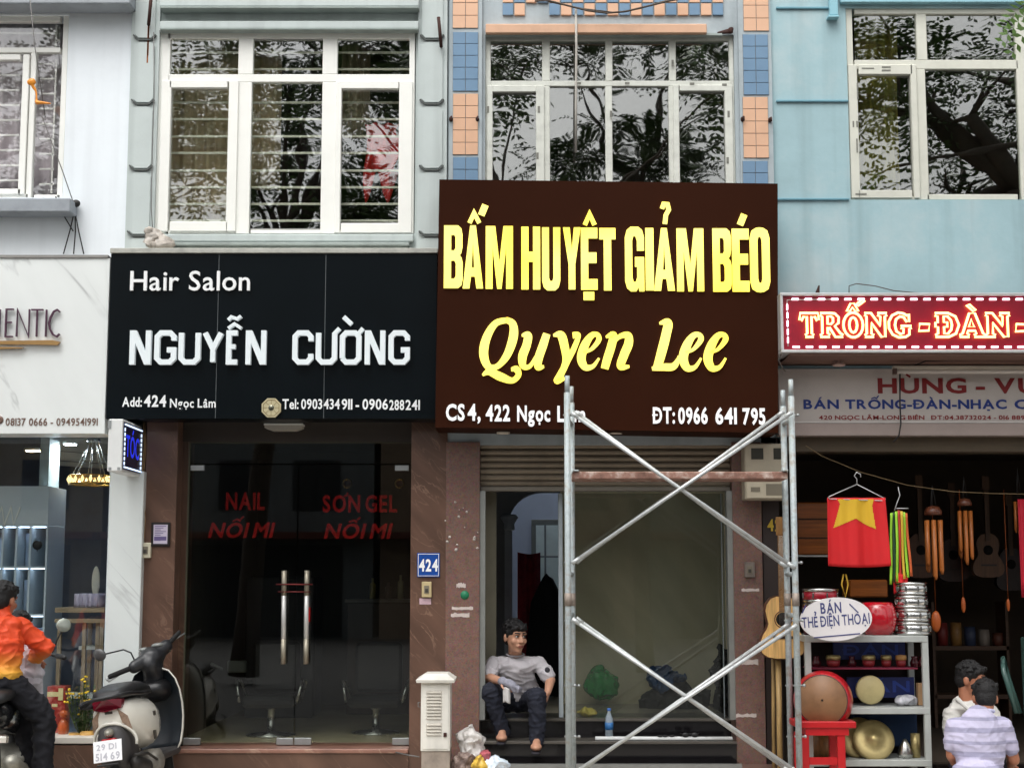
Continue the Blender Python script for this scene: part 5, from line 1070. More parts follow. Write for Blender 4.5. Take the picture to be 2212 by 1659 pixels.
# ---- the worker resting on the step
def V(u, v, y): return P(u, v, y)
nb, hc = V(1113, 1412, .27), V(1112, 1375, .21)
sl_, sr_ = V(1066, 1432, .27), V(1163, 1432, .27); el, er = V(1057, 1464, .12), V(1189, 1468, .22); wl, wr = V(1083, 1470, -.06), V(1183, 1495, .06)
hip = V(1120, 1508, .42); hl, hr = V(1100, 1516, .38), V(1142, 1516, .38); kl, kr = V(1058, 1492, .02), V(1160, 1505, -.02)
al, ar = V(1086, 1568, .08), V(1160, 1588, -.02); 
m = MB(); R_, q_ = head(m, hc, rad(32), rad(4), rad(0), 1.02)
m.cap(nb+Vector((0, .02, -.02)), hc+Vector((0, .03, -.06)), .054, .052); m.ell((nb+hip)/2+Vector((0, 0, .0)), (.13, .09, .17)); m.ell(hip, (.15, .12, .1)); m.cap(sl_, sr_, .045, .045)
for a, b, c in ((sl_, el, wl), (sr_, er, wr)): m.cap(a, b, .048, .04); m.cap(b, c, .04, .027)
for a, b, c in ((hl, kl, al), (hr, kr, ar)): m.cap(a, b, .07, .052); m.cap(b, c, .052, .036)
for a, y in ((al, -.0), (ar, -.0)): m.cap(a+Vector((0, .01, -.03)), a+Vector((-.01, -.16, -.075)), .034, .024); m.ell(a+Vector((-.008, -.1, -.075)), (.044, .1, .03)); 
hand(m, wr, (-.25, -.25, -1), (-1, .2, .1), 1., .5)
hand(m, wl, (.75, -.45, -.25), (0, .3, -1), .98, .8)
W1 = tag(evald(m, 'b', .0075, 3).build('person', SKIN), 'man in a light grey T-shirt sitting on the dark step of the open shop', 'person')
face(W1, R_, q_, 1.02); hairdo(W1, R_, q_, 1.02, 4)
m = MB(); m.ell(hip+Vector((0, -.02, .06)), (.165, .135, .09)); m.cap(sl_+Vector((.01, 0, -.008)), sr_+Vector((-.01, 0, -.008)), .062, .062); m.ell(nb+Vector((0, -.02, -.10)), (.14, .085, .06)); m.cap(nb+Vector((-.06, -.0, -.12)), hip+Vector((-.075, -.04, .06)), .08, .09); m.cap(nb+Vector((.06, -.0, -.12)), hip+Vector((.075, -.04, .06)), .08, .09); m.cap(nb+Vector((0, -.02, -.13)), hip+Vector((0, -.05, .07)), .085, .10); m.cap(hip+Vector((-.085, -.05, .04)), hip+Vector((.085, -.05, .04)), .095, .095)
for a, b in ((sl_, el), (sr_, er)): m.cap(a, a.lerp(b, .74), .058, .062)
e = shirt_noise(evald(m, 's', .008, 5), .009, 8, 2); e.build('shirt', mat('grey_tshirt', (186, 182, 186), .9, var=.1, scale=3, bump=.25, bscale=30), W1)
m = MB(); p = q_(0, 0, 0)+Vector((0, 0, -.0)); c = nb+Vector((0, .005, -.005)); m.tube([c+Vector((.066*math.cos(a*.4), .058*math.sin(a*.4)-.0, .012*math.sin(a*.4))) for a in range(16)], .0085, 6, closed=True); m.build('collar', mat('grey_collar', (150, 146, 150), .9), W1)
m = MB(); a = sl_.lerp(el, .42)+Vector((-.02, -.062, .0)); m.ell(a, (.038, .012, .014), 10, 6); a = sr_.lerp(er, .4)+Vector((.03, -.055, 0)); m.ell(a, (.022, .02, .026), 8, 6); m.build('sleeve_print', mat('dark_print', (50, 48, 54), .8), W1)
m = MB(); m.ell(hip, (.165, .135, .11))
for a, b, c in ((hl, kl, al), (hr, kr, ar)): m.cap(a, b, .088, .072); m.cap(b, c+Vector((0, 0, -.045)), .072, .06)
e = shirt_noise(evald(m, 't', .009, 4), .011, 9, 7); e.build('trousers', NAVY, W1)
for a in (al, ar):
    m = MB(); m.cap(a+Vector((-.005, -.04, -.112)), a+Vector((-.012, -.19, -.112)), .034, .036); z0_ = a.z-.112
    for i, v in enumerate(m.v): m.v[i] = (v[0], v[1], z0_+(v[2]-z0_)*.3)
    m.build('sandal', mat('dark_sandal', (30, 28, 36), .7), W1)
m = MB(); h_ = wl+Vector((.055, -.06, -.03)); c = h_; 
for a, b, r1, r2 in (((0, 0, .02), (.03, -.02, .0), .03, .032), ((.03, -.02, 0), (.045, -.025, -.03), .03, .025), ((-.02, .01, .02), (-.05, .03, .03), .03, .034)): m.cap(c+Vector(a), c+Vector(b), r1, r2)
for k in range(4): o = Vector((.035+.006*k, -.045+.018*k, -.002)); m.cap(c+o, c+o+Vector((.04, -.012, -.018)), .012, .011, 8); m.cap(c+o+Vector((.04, -.012, -.018)), c+o+Vector((.036, -.004, -.045)), .011, .010, 8)
e = evald(m, 'g', .006, 2); crumple(e, .004, 50, 3); tag(e.build('work_glove', mat('grey_glove', (140, 140, 152), .9, var=.35, scale=30)), 'grey and blue work glove on the hand of the seated man in the grey T-shirt', 'glove')
m = MB(); a = V(1094, 1484, -.14); m.sheet(lambda s, t: (a.x-.026+.056*s, a.y+.012*math.sin(s*7), a.z-.005-.11*t+.006*math.sin(s*5)), 10, 8, .01); solid('rag', m, mat('white_rag', (200, 198, 196), .9, var=.1), 'white rag hanging from the gloved hand of the seated man', 'rag')

# ---- two men talking at the right edge
def torso_person(label, hc, yaw, nb, s1, s2, e1, e2, w1, w2, hip, knees, ankles, cloth, trous, seed, skin, pitch=0, roll=0, sc=1., face_on=True, sleeve=.7, bend=None):
    m = MB(); R, q = head(m, hc, yaw, pitch, roll, sc)
    m.cap(nb+Vector((0, .0, -.03)), Vector(hc)+R @ Vector((0, .035, -.06)), .056*sc, .054*sc); mid = (nb+hip)/2
    m.ell(mid, (.15*sc, .105*sc, (nb.z-hip.z)/2+.06)); m.ell(hip, (.16*sc, .13*sc, .11*sc)); m.cap(s1, s2, .058*sc, .058*sc)
    for a, b, c in ((s1, e1, w1), (s2, e2, w2)): m.cap(a, b, .05*sc, .042*sc); m.cap(b, c, .042*sc, .028*sc); hand(m, c, (c-b), (0, 0, -1), sc, .7)
    for k, a, h in ((knees[0], ankles[0], -1), (knees[1], ankles[1], 1)):
        hp = hip+Vector((h*.08*sc, 0, 0)); m.cap(hp, k, .075*sc, .055*sc); m.cap(k, a, .055*sc, .038*sc); f = Vector((k.x-hp.x, k.y-hp.y, 0)); f = f.normalized() if f.length > .05 else Vector((0, -1, 0)); m.cap(a+Vector((0, 0, -.035)), a+f*.16+Vector((0, 0, -.05)), .038*sc, .028*sc)
    B = tag(evald(m, 'b', .0085, 3).build('person', skin), label, 'person')
    if face_on: face(B, R, q, sc)
    hairdo(B, R, q, sc, seed)
    m = MB(); m.ell(mid, (.178*sc, .13*sc, (nb.z-hip.z)/2+.07)); m.ell(hip+Vector((0, 0, .05)), (.18*sc, .145*sc, .12*sc)); m.cap(s1, s2, .07*sc, .07*sc); m.ell(nb+Vector((0, 0, -.06)), (.13*sc, .095*sc, .07*sc)); m.ell((s1+s2)/2+Vector((0, 0, -.09)), ((s2-s1).length*.5, .125*sc, .12*sc))
    for a, b in ((s1, e1), (s2, e2)): m.cap(a, a.lerp(b, sleeve), .069*sc, .068*sc)
    if bend: bend(m)
    e = shirt_noise(evald(m, 's', .008, 5), .007 if seed == 21 else .010, 8, seed); sh = e.build('shirt', cloth, B)
    m = MB(); m.ell(hip, (.175*sc, .145*sc, .12*sc))
    for k, a, h in ((knees[0], ankles[0], -1), (knees[1], ankles[1], 1)): hp = hip+Vector((h*.08*sc, 0, 0)); m.cap(hp, k, .09*sc, .072*sc); m.cap(k, a+Vector((0, 0, .03)), .072*sc, .056*sc)
    shirt_noise(evald(m, 't', .014, 4), .011, 9, seed+3).build('trousers', trous, B)
    return B, R, q
ya = -.42
hipA = V(2105, 1640, ya+.1)
A, R_, q_ = torso_person('man in a plain white polo shirt facing right inside the music shop', V(2098, 1468, ya-.02), rad(58), V(2088, 1512, ya), V(2058, 1545, ya), V(2136, 1540, ya+.12), V(2056, 1606, ya-.08), V(2165, 1600, ya), V(2075, 1640, ya-.3), V(2180, 1610, ya-.2), hipA,
    (V(2075, 1650, ya-.4), V(2150, 1650, ya-.4)), (V(2075, 1775, ya-.38), V(2150, 1775, ya-.38)), mat('white_polo', (210, 208, 202), .85, var=.05, bump=.2), NAVY, 9, SKIN2, rad(6), 0, 1.03, sleeve=.55)
m = MB(); c = V(2092, 1519, ya-.08); m.cap(c+Vector((-.07, .03, .03)), c+Vector((-.01, -.03, -.04)), .018, .012); m.cap(c+Vector((.08, .05, .03)), c+Vector((.02, -.03, -.04)), .018, .012); m.build('collar', mat('white_polo', (210, 208, 202)), A)
yb = -1.05
stripes = mat('lilac_striped_shirt', (188, 184, 208), .85, var=.05, bump=.2)
n = stripes.node_tree; b = n.nodes['Principled BSDF']; lk = b.inputs['Base Color'].links[0].from_socket
tc = n.nodes.new('ShaderNodeTexCoord'); sp_ = n.nodes.new('ShaderNodeSeparateXYZ'); n.links.new(tc.outputs['Object'], sp_.inputs[0])
mm = n.nodes.new('ShaderNodeMath'); mm.operation = 'MODULO'; mm.inputs[1].default_value = .16; n.links.new(sp_.outputs['Z'], mm.inputs[0])
rr = n.nodes.new('ShaderNodeValToRGB'); rr.color_ramp.interpolation = 'CONSTANT'; er_ = rr.color_ramp.elements; er_[0].position = 0; er_[0].color = (0, 0, 0, 1); er_[1].position = .05; er_[1].color = (.6, .6, .6, 1)
for p_, c_ in ((.085, 0), (.13, .6), (.155, 0), (.2, .6), (.225, 0)): k = er_.new(p_); k.color = (c_, c_, c_, 1)
n.links.new(mm.outputs[0], rr.inputs[0]); mx = n.nodes.new('ShaderNodeMixRGB'); n.links.new(rr.outputs[0], mx.inputs[0]); n.links.new(lk, mx.inputs[1]); mx.inputs[2].default_value = srgb((128, 128, 156)); n.links.new(mx.outputs[0], b.inputs['Base Color'])
def bb(m): m.ell(V(2110, 1600, yb+.08), (.2, .13, .19))
B_, R_, q_ = torso_person('man in a lilac striped polo shirt seen from behind beside the music shop', V(2128, 1508, yb+.2), rad(168), V(2122, 1542, yb+.14), V(2062, 1570, yb+.1), V(2166, 1568, yb+.1), V(2056, 1630, yb+.12), V(2190, 1640, yb+.12), V(2070, 1660, yb+.3), V(2182, 1652, yb+.35), V(2110, 1690, yb),
    (V(2080, 1690, yb+.4), V(2150, 1690, yb+.4)), (V(2080, 1760, yb+.42), V(2150, 1760, yb+.42)), stripes, NAVY, 21, SKIN2, rad(12), 0, 1., face_on=True, sleeve=.62, bend=bb)
m = MB(); c = V(2122, 1536, yb+.15); m.tube([c+Vector((.075*math.cos(a*.42), .07*math.sin(a*.42), -.012*math.sin(a*.42))) for a in range(15)], .014, 6, closed=True); m.build('collar', mat('lilac_collar', (196, 196, 224), .85), B_)
for (p, h, lab) in ((V(2110, 1690, yb), .28, 'under the man in the lilac shirt'), (hipA, .3, 'under the man in the white polo')):
    t = thing('stool', 'low dark plastic stool ' + lab, 'stool', (p.x, p.y+.02, 0), 'low stools'); z = max(.2, p.z-.12); z0_ = 0
    m = MB(); m.box(p.x-.15, p.x+.15, p.y-.13, p.y+.17, z-.03, z, bev=.01); m.build('seat', mat('stool_plastic', (40, 36, 60), .5), t)
    for sx in (-1, 1):
        for sy in (-1, 1): m = MB(); m.tube([(p.x+sx*.12, p.y+.02+sy*.12, z-.03), (p.x+sx*.15, p.y+.02+sy*.15, 0)], .02, 6); m.build('leg', mat('stool_plastic', (40, 36, 60)), t)

# ---- the rider in the orange jacket, his motorbike, and the child in white
yo = -1.25
OR = mat('orange_jacket', (226, 74, 28), .6, var=.1, bump=.25, bscale=30)
n = OR.node_tree; b = n.nodes['Principled BSDF']; lk = b.inputs['Base Color'].links[0].from_socket
tc = n.nodes.new('ShaderNodeTexCoord'); sp_ = n.nodes.new('ShaderNodeSeparateXYZ'); n.links.new(tc.outputs['Object'], sp_.inputs[0])
mr = n.nodes.new('ShaderNodeMapRange'); mr.inputs['From Min'].default_value = .82; mr.inputs['From Max'].default_value = .98; mr.inputs['To Min'].default_value = 1; mr.inputs['To Max'].default_value = 0; n.links.new(sp_.outputs['Z'], mr.inputs['Value'])
mx = n.nodes.new('ShaderNodeMixRGB'); n.links.new(mr.outputs[0], mx.inputs[0]); n.links.new(lk, mx.inputs[1]); mx.inputs[2].default_value = srgb((232, 172, 60)); n.links.new(mx.outputs[0], b.inputs['Base Color'])
hipO = V(-10, 1475, yo)
m = MB(); hO = V(8, 1297, yo+.05); R_, q_ = head(m, hO, rad(166), rad(8), 0, 1.)
nbO = V(2, 1330, yo+.02); s1, s2 = V(-58, 1352, yo-.06), V(42, 1352, yo+.1); e2 = V(98, 1398, yo+.18); w2 = V(72, 1424, yo+.36); e1 = V(-80, 1410, yo-.05); w1 = V(-10, 1430, yo+.3)
kO1, kO2 = V(50, 1500, yo+.35), V(96, 1548, yo+.12); aO1, aO2 = V(60, 1660, yo+.3), V(92, 1690, yo+.1)
m.cap(nbO, hO+Vector((0, 0, -.05)), .056, .054); m.ell((nbO+hipO)/2, (.15, .11, .22)); m.ell(hipO, (.16, .14, .11)); m.cap(s1, s2, .055, .055)
for a, b, c in ((s1, e1, w1), (s2, e2, w2)): m.cap(a, b, .05, .042); m.cap(b, c, .042, .028); hand(m, c, (.3, 1, -.2), (0, .2, -1), 1., .9)
for k, a, h in ((kO1, aO1, .02), (kO2, aO2, .1)): m.cap(hipO+Vector((h, 0, 0)), k, .078, .056); m.cap(k, a, .056, .038); m.cap(a+Vector((0, 0, -.04)), a+Vector((.14, .06, -.06)), .038, .028)
RD = tag(evald(m, 'b', .0085, 3).build('person', SKIN2), 'motorbike rider in a bright orange jacket and dark trousers seen from behind', 'person')
face(RD, R_, q_); hairdo(RD, R_, q_, 1.02, 31)
m = MB(); m.ell((nbO+hipO)/2, (.178, .135, .24)); m.ell(hipO+Vector((0, 0, .06)), (.18, .15, .10)); m.cap(s1, s2, .07, .07); m.ell(nbO+Vector((0, 0, -.06)), (.15, .1, .07)); m.cap(nbO+Vector((0, 0, -.02)), nbO+Vector((0, 0, .035)), .068, .064)
for a, b, c in ((s1, e1, w1), (s2, e2, w2)): m.cap(a, b, .072, .062); m.cap(b, b.lerp(c, .85), .062, .05)
shirt_noise(evald(m, 's', .008, 5), .014, 7, 8).build('jacket', OR, RD)
m = MB(); m.ell(hipO, (.185, .16, .12))
for k, a, h in ((kO1, aO1, .02), (kO2, aO2, .1)): m.cap(hipO+Vector((h, 0, 0)), k, .1, .082); m.cap(k, a+Vector((0, 0, .03)), .082, .066)
shirt_noise(evald(m, 't', .013, 4), .014, 8, 5).build('trousers', mat('black_trousers', (17, 18, 26), .85, var=.2, bump=.25), RD)
m = MB()
for a in (aO1, aO2): m.cap(a+Vector((-.02, 0, -.05)), a+Vector((.16, .06, -.08)), .05, .042)
evald(m, 'shoe', .01, 3).build('shoe', BLACK, RD)
yc = yo+.42
m = MB(); hC = V(44, 1352, yc); R_, q_ = head(m, hC, rad(150), rad(10), 0, .8); nC = V(50, 1376, yc); hpC = V(56, 1462, yc)
m.cap(nC, hC+Vector((0, 0, -.03)), .04, .04); m.ell((nC+hpC)/2, (.1, .08, .15)); m.ell(hpC, (.11, .09, .08)); sA, sB = V(28, 1392, yc), V(72, 1392, yc); m.cap(sA, sB, .04, .04)
eA, eB, wA, wB = V(20, 1430, yc+.05), V(80, 1425, yc+.05), V(30, 1445, yc+.2), V(76, 1440, yc+.2)
for a, b, c in ((sA, eA, wA), (sB, eB, wB)): m.cap(a, b, .033, .028); m.cap(b, c, .028, .02); hand(m, c, (0, 1, -.2), (0, 0, -1), .7, .8)
kA, kB, aA, aB = V(46, 1495, yc+.12), V(76, 1490, yc+.12), V(50, 1570, yc+.1), V(80, 1570, yc+.1)
for k, a, h in ((kA, aA, -.05), (kB, aB, .05)): m.cap(hpC+Vector((h, 0, 0)), k, .055, .042); m.cap(k, a, .042, .03); m.cap(a+Vector((0, 0, -.02)), a+Vector((.03, .1, -.03)), .03, .022)
CHd = tag(evald(m, 'b', .008, 3).build('person', SKIN2), 'small child in white shirt and trousers half hidden in front of the orange jacket rider', 'person')
face(CHd, R_, q_, .8); hairdo(CHd, R_, q_, .8, 41)
m = MB(); m.ell((nC+hpC)/2+Vector((0, 0, -.01)), (.12, .1, .18)); m.ell(hpC+Vector((.0, 0, .03)), (.135, .11, .07)); m.cap(sA, sB, .052, .052)
for a, b in ((sA, eA), (sB, eB)): m.cap(a, a.lerp(b, .9), .05, .05)
WC = mat('white_cotton', (214, 210, 218), .9, var=.06, bump=.2)
shirt_noise(evald(m, 's', .008, 5), .01, 9, 3).build('shirt', WC, CHd)
m = MB(); m.ell(hpC, (.12, .1, .09))
for k, a, h in ((kA, aA, -.05), (kB, aB, .05)): m.cap(hpC+Vector((h, 0, 0)), k, .07, .055); m.cap(k, a+Vector((0, 0, .02)), .055, .046)
shirt_noise(evald(m, 't', .009, 4), .009, 9, 6).build('trousers', WC, CHd)

def wheel(parent, name, c, R, w, m_rim, axis_yaw=0.):
    """wheel > tyre, rim; built in the bike's own frame with the axle along y."""
    t = MB(); t.tube([(c[0]+R*math.cos(a*.2618), c[1], c[2]+R*math.sin(a*.2618)) for a in range(24)], w, 10, closed=True)
    o = t.build('tyre', RUBBER, parent)
    r = MB(); r.lathe([(R*.25, -.04), (R*.3, -.02), (R-w*.7, -.03), (R-w*.5, -.035), (R-w*.5, .035), (R-w*.7, .03), (R*.3, .02), (R*.25, .04)], c, 'Y', 24); r.build('rim', m_rim, o)
    return o
def ring2(x, w, z0, z1, n=16, p=2.6):
    o = []; cz, hz = (z0+z1)/2, (z1-z0)/2
    for j in range(n):
        a = 2*math.pi*j/n; ca, sa = math.cos(a), math.sin(a)
        o.append((x, w*math.copysign(abs(ca)**(2/p), ca), cz+hz*math.copysign(abs(sa)**(2/p), sa)))
    return o
# motorbike under the rider (seen at the left edge)
MK = thing('motorbike', 'black motorbike under the rider in the orange jacket with bare silver engine covers', 'motorbike', (0, 0, 0))
mb = MB(); mb.loft([ring2(-.75, .06, .62, .7), ring2(-.55, .12, .55, .76), ring2(-.2, .13, .5, .74), ring2(.15, .1, .46, .68), ring2(.4, .09, .45, .75), ring2(.55, .08, .6, .95)]); mb.build('bodywork', mat('black_gloss', (18, 20, 22), .2, coat=.6), MK)
mb = MB(); mb.loft([ring2(-.7, .1, .74, .8), ring2(-.4, .13, .74, .84), ring2(-.05, .11, .72, .8), ring2(.08, .07, .7, .76)]); mb.build('seat', mat('seat_vinyl', (22, 22, 24), .5), MK)
SIL = mat('cast_engine', (150, 148, 138), .4, .5, var=.25, scale=14)
mb = MB(); mb.lathe([(.03, -.19), (.09, -.18), (.11, -.14), (.11, .14), (.09, .18), (.03, .19)], (.02, 0, .32), 'Y', 20); mb.lathe([(.02, -.215), (.045, -.21), (.05, -.18)], (.02, 0, .32), 'Y', 16); mb.cap((.06, -.1, .33), (.3, -.1, .42), .07, .06); mb.cap((-.1, -.15, .28), (.18, -.19, .22), .03, .022); mb.cap((.02, -.19, .4), (.1, -.18, .5), .03, .026); mb.build('engine', SIL, MK)
mb = MB(); mb.cap((.2, -.15, .25), (-.2, -.17, .25), .025, .03); mb.cap((-.2, -.17, .25), (-.75, -.18, .38), .05, .055); mb.build('exhaust', SIL, MK)
wheel(MK, 'wheel', (-.6, 0, .29), .25, .045, SIL); wheel(MK, 'wheel', (.62, 0, .29), .25, .04, SIL)
mb = MB()
for s in (-1, 1): mb.tube([(.45, s*.07, .95), (.62, s*.07, .29)], .018, 8)
mb.build('fork', STEEL, MK)
mb = MB(); mb.tube([(.28, -.34, 1.0), (.4, -.2, 1.03), (.44, 0, .99), (.4, .2, 1.03), (.28, .34, 1.0)], .013, 8); mb.cap((.26, -.35, 1.0), (.33, -.29, 1.01), .019, .019); mb.cap((.26, .35, 1.0), (.33, .29, 1.01), .019, .019); mb.build('handlebar', BLACK, MK)
mb = MB(); mb.tube([(.36, -.25, 1.02), (.36, -.28, 1.12), (.33, -.32, 1.2)], .006, 6); mb.tube([(.36, .25, 1.02), (.36, .28, 1.12), (.33, .32, 1.2)], .006, 6); mb.build('mirror_stem', BLACK, MK)
mb = MB(); R45 = Euler((0, rad(10), rad(20))).to_matrix()
for s in (-1, 1): mb.ell((.32, s*.33, 1.23), (.014, .055, .05), 14, 10, rot=R45)
mb.build('mirror', mat('mirror_back', (150, 156, 146), .2, .4), MK)
pz = V(-12, 1500, yo); place(MK, (P(8, 1500, -1.).x, yo+.3, 0), (0, 0, rad(98)))

# ================================================================ the parked cream scooter
SCO = thing('scooter', 'parked cream and black scooter seen from behind with a white licence plate', 'scooter', (0, 0, 0))
mb = MB(); mb.loft([ring2(-.67, .09, .59, .70, 20), ring2(-.64, .145, .56, .735, 20), ring2(-.54, .19, .50, .75, 20), ring2(-.36, .22, .42, .755, 20), ring2(-.14, .215, .38, .74, 20), ring2(.03, .17, .40, .70, 20), ring2(.12, .08, .42, .6, 20)]); mb.build('rear_body', CREAM, SCO)
# dark wheel arch and inner tail
mb = MB(); mb.loft([ring2(-.69, .095, .36, .575, 16), ring2(-.66, .125, .30, .60, 16), ring2(-.55, .14, .28, .58, 16), ring2(-.4, .12, .30, .5, 16)]); mb.build('inner_fender', mat('dark_grey_plastic', (60, 58, 58), .5, var=.2), SCO)
mb = MB(); arch = [(-.675+.09*abs(math.cos(rad(a)))**2, .178*math.cos(rad(a)), .47+.135*math.sin(rad(a))) for a in range(-12, 193, 12)]; mb.tube(arch, .013, 8); mb.build('fender_lip', CREAM, SCO)
mb = MB(); mb.loft([ring2(-.69, .07, .755, .79, 16), ring2(-.62, .14, .755, .83, 16), ring2(-.42, .165, .75, .86, 16), ring2(-.2, .155, .745, .855, 16), ring2(.0, .125, .735, .82, 16), ring2(.1, .07, .73, .78, 16)]); mb.build('seat', mat('seat_black', (30, 31, 33), .38, bump=.3, bscale=150), SCO)
mb = MB(); mb.tube([(-.42, .165, .765), (-.6, .2, .76), (-.7, .215, .75), (-.74, .19, .735), (-.72, .14, .725), (-.66, .12, .73)], .015, 8); mb.tube([(-.74, .19, .738), (-.77, .07, .775), (-.77, -.07, .78), (-.72, -.16, .785), (-.6, -.185, .785), (-.4, -.182, .77), (-.15, -.172, .765)], .014, 8); mb.build('grab_rail', BLACK, SCO)
mb = MB(); mb.loft([[(-.745+abs(y)*.5, y, z) for y, z in ((-.115, .70), (0, .685), (.115, .70), (.125, .755), (0, .775), (-.125, .755))], [(-.66+abs(y)*.3, y, z) for y, z in ((-.115, .70), (0, .685), (.115, .70), (.125, .755), (0, .775), (-.125, .755))]], sm=False); mb.build('tail_light', mat('dark_red_lens', (112, 20, 38), .15, coat=.5), SCO)
mb = MB(); mb.box(-.74, -.69, -.06, .06, .475, .51, bev=.008); mb.build('brake_light', mat('red_lens', (170, 20, 30), .2, coat=.5), SCO)
mb = MB(); mb.ell((-.7, 0, .545), (.05, .04, .03)); mb.build('lock_cover', SIL, SCO)
for s in (-1, 1):
    mb = MB(); pts = []
    for (x, y, z) in ((-.668, .075, .70), (-.64, .15, .64), (-.60, .165, .54), (-.655, .105, .60)): pts.append((x-.012, s*y, z))
    c = sum((Vector(p) for p in pts), Vector())/4; k = [tuple(Vector(p)+Vector((.03, -s*.012, 0))) for p in pts]
    mb.loft([pts, k], sm=False); mb.build('turn_signal', mat('amber_smoke_lens', (150, 126, 108), .2, var=.3, scale=40, coat=.4), SCO)
mb = MB(); mb.box(-.672, -.655, -.034, .034, .665, .685, bev=.003); mb.build('emblem', mat('emblem_grey', (70, 66, 60), .4), SCO)
mb = MB(); mb.box(-.25, -.2, -.219, -.205, .6, .63); mb.box(-.27, -.235, -.220, -.205, .44, .5); mb.build('side_badge', mat('emblem_grey', (70, 66, 60)), SCO)
PL = MB(); PL.box(-.006, .0, -.118, .118, -.07, .07, bev=.002); k0 = 0
PL.xform(Matrix.Translation((-.765, 0, .432)) @ Matrix.Rotation(rad(12), 4, 'Y')); plate = PL.build('licence_plate', mat('plate_white', (230, 230, 232), .3), SCO)
mb = MB(); text(mb, '29 D1', -.09, .075, .012, .05, 0, dep=.003, bold=.015, gap=.14, space=.3); text(mb, '514 69', -.1, .1, -.055, -.008, 0, dep=.003, bold=.02, gap=.16, space=.2)
mb.xform(Matrix.Translation((-.7735, 0, .432)) @ Matrix.Rotation(rad(12), 4, 'Y') @ Matrix.Rotation(-math.pi/2, 4, 'Z')); mb.build('plate_number', mat('plate_ink', (176, 176, 184), .5), plate)
mb = MB(); mb.box(-.80, -.765, -.09, .09,   .338, .35, bev=.003); mb.box(-.79, -.70, -.05, .05, .22, .30, bev=.01); mb.build('plate_holder', BLACK, SCO)
wheel(SCO, 'wheel', (-.48, 0, .22), .17, .055, mat('grey_rim', (130, 130, 128), .4, .5)); wheel(SCO, 'wheel', (.72, 0, .22), .17, .05, mat('grey_rim', (130, 130, 128)))
mb = MB(); mb.lathe([(.0, -.275), (.05, -.27), (.085, -.25), (.09, -.2), (.09, -.12)], (-.3, 0, .29), 'Y', 20); mb.cap((-.3, -.16, .26), (-.1, -.15, .28), .08, .07); mb.build('engine', mat('worn_engine', (120, 116, 108), .5, .3, var=.3, scale=20), SCO)
mb = MB(); mb.cap((-.62, -.17, .32), (-.2, -.17, .24), .055, .04); mb.tube([(-.7, -.19, .38), (-.55, -.245, .37), (-.35, -.25, .3)], .011, 6); mb.build('exhaust', mat('exhaust_black', (44, 42, 40), .5, .3), SCO)
mb = MB(); mb.box(.0, .48, -.17, .17, .27, .33, bev=.02); mb.build('floorboard', mat('dark_grey_plastic', (60, 58, 58)), SCO)
def shield(x, w0, w1, z0, z1, n=10):
    return [[(x+.16*(1-t)**2*0+.12*(1-t)*(-.4)+.10*(1-t)+ .0, y, z0+(z1-z0)*t) for y in (-1, -.9, -.6, -.2, .2, .6, .9, 1)] for t in [i/n for i in range(n+1)]]
rows = []
prof = [(.30, .15, .42), (.36, .185, .44), (.44, .205, .46), (.54, .222, .47), (.64, .228, .465), (.74, .222, .45), (.82, .20, .43), (.88, .155, .415), (.915, .07, .40)]
for z, w, x in prof: rows.append([(x+.02-.05*abs(t)**3, t*w, z) for t in (-1, -.92, -.75, -.5, -.2, .2, .5, .75, .92, 1)]+[(x+.05-.05*abs(t)**3, t*w, z) for t in (1, .5, 0, -.5, -1)])
mb = MB(); mb.loft(rows); mb.build('leg_shield', mat('dark_blue_plastic', (34, 40, 46), .35, var=.15), SCO)
mb = MB()
edge = [(x+.035-.05, w*1.01, z) for z, w, x in prof]; mb.tube([(a, -b, c) for a, b, c in edge]+[(.405, 0, .922)], .0075, 8)
mb.build('shield_trim', CREAM, SCO)
mb = MB(); mb.loft([[(p[0]+.06, p[1]*.96, p[2]*.985) for p in r] for r in rows]); mb.build('front_panel', CREAM, SCO)
mb = MB(); mb.loft([ring2(.26, .09, .73, .79), ring2(.32, .15, .7, .82), ring2(.42, .16, .66, .84), ring2(.46, .12, .7, .82)]); mb.build('glove_box', BLACK, SCO)
# steering head, turned to the left
gl, gr = Vector((.10, .265, .90)), Vector((.52, -.25, 1.145)); cc = Vector((.36, -.02, 1.0))
mb = MB(); mb.cap((.42, 0, .8), (.40, -.02, .93), .085, .095, 14); d = (gr-gl).normalized()
mb.cap(cc-d*.17, cc+d*.17, .05, .055, 14); mb.ell(cc+Vector((.05, .0, .0)), (.12, .12, .075), 16, 10); mb.cap(cc+Vector((-.02, 0, -.06)), Vector((.41, -.01, .86)), .08, .08)
evald(mb, 'hs', .012, 5).build('handlebar_cover', mat('dark_headset', (36, 37, 40), .35, var=.15), SCO)
mb = MB(); mb.ell(cc+Vector((.05, .06, .055)), (.05, .06, .02), 14, 8); mb.ell(cc+Vector((.05, -.06, .075)), (.05, .06, .02), 14, 8); mb.build('gauge', mat('gauge_grey', (120, 124, 122), .2, coat=.5), SCO)
for g, s in ((gl, -1), (gr, 1)):
    mb = MB(); mb.cap(g, cc+d*s*.16, .019, .02, 10); mb.build('grip', RUBBER, SCO)
    mb = MB(); q = g+d*s*(-.16)+Vector((.05, 0, -.01)); mb.tube([q, q+d*s*.1+Vector((.02, 0, -.01)), q+d*s*.2+Vector((.005, 0, -.012))], .006, 6); mb.build('brake_lever', ALU, SCO)
mb = MB(); mb.ell(gl-d*.02+Vector((-.015, 0, -.012)), .012, 8, 6); mb.cap(gl, gl-d*.035, .008, .007); mb.build('lever_tip', ALU, SCO)
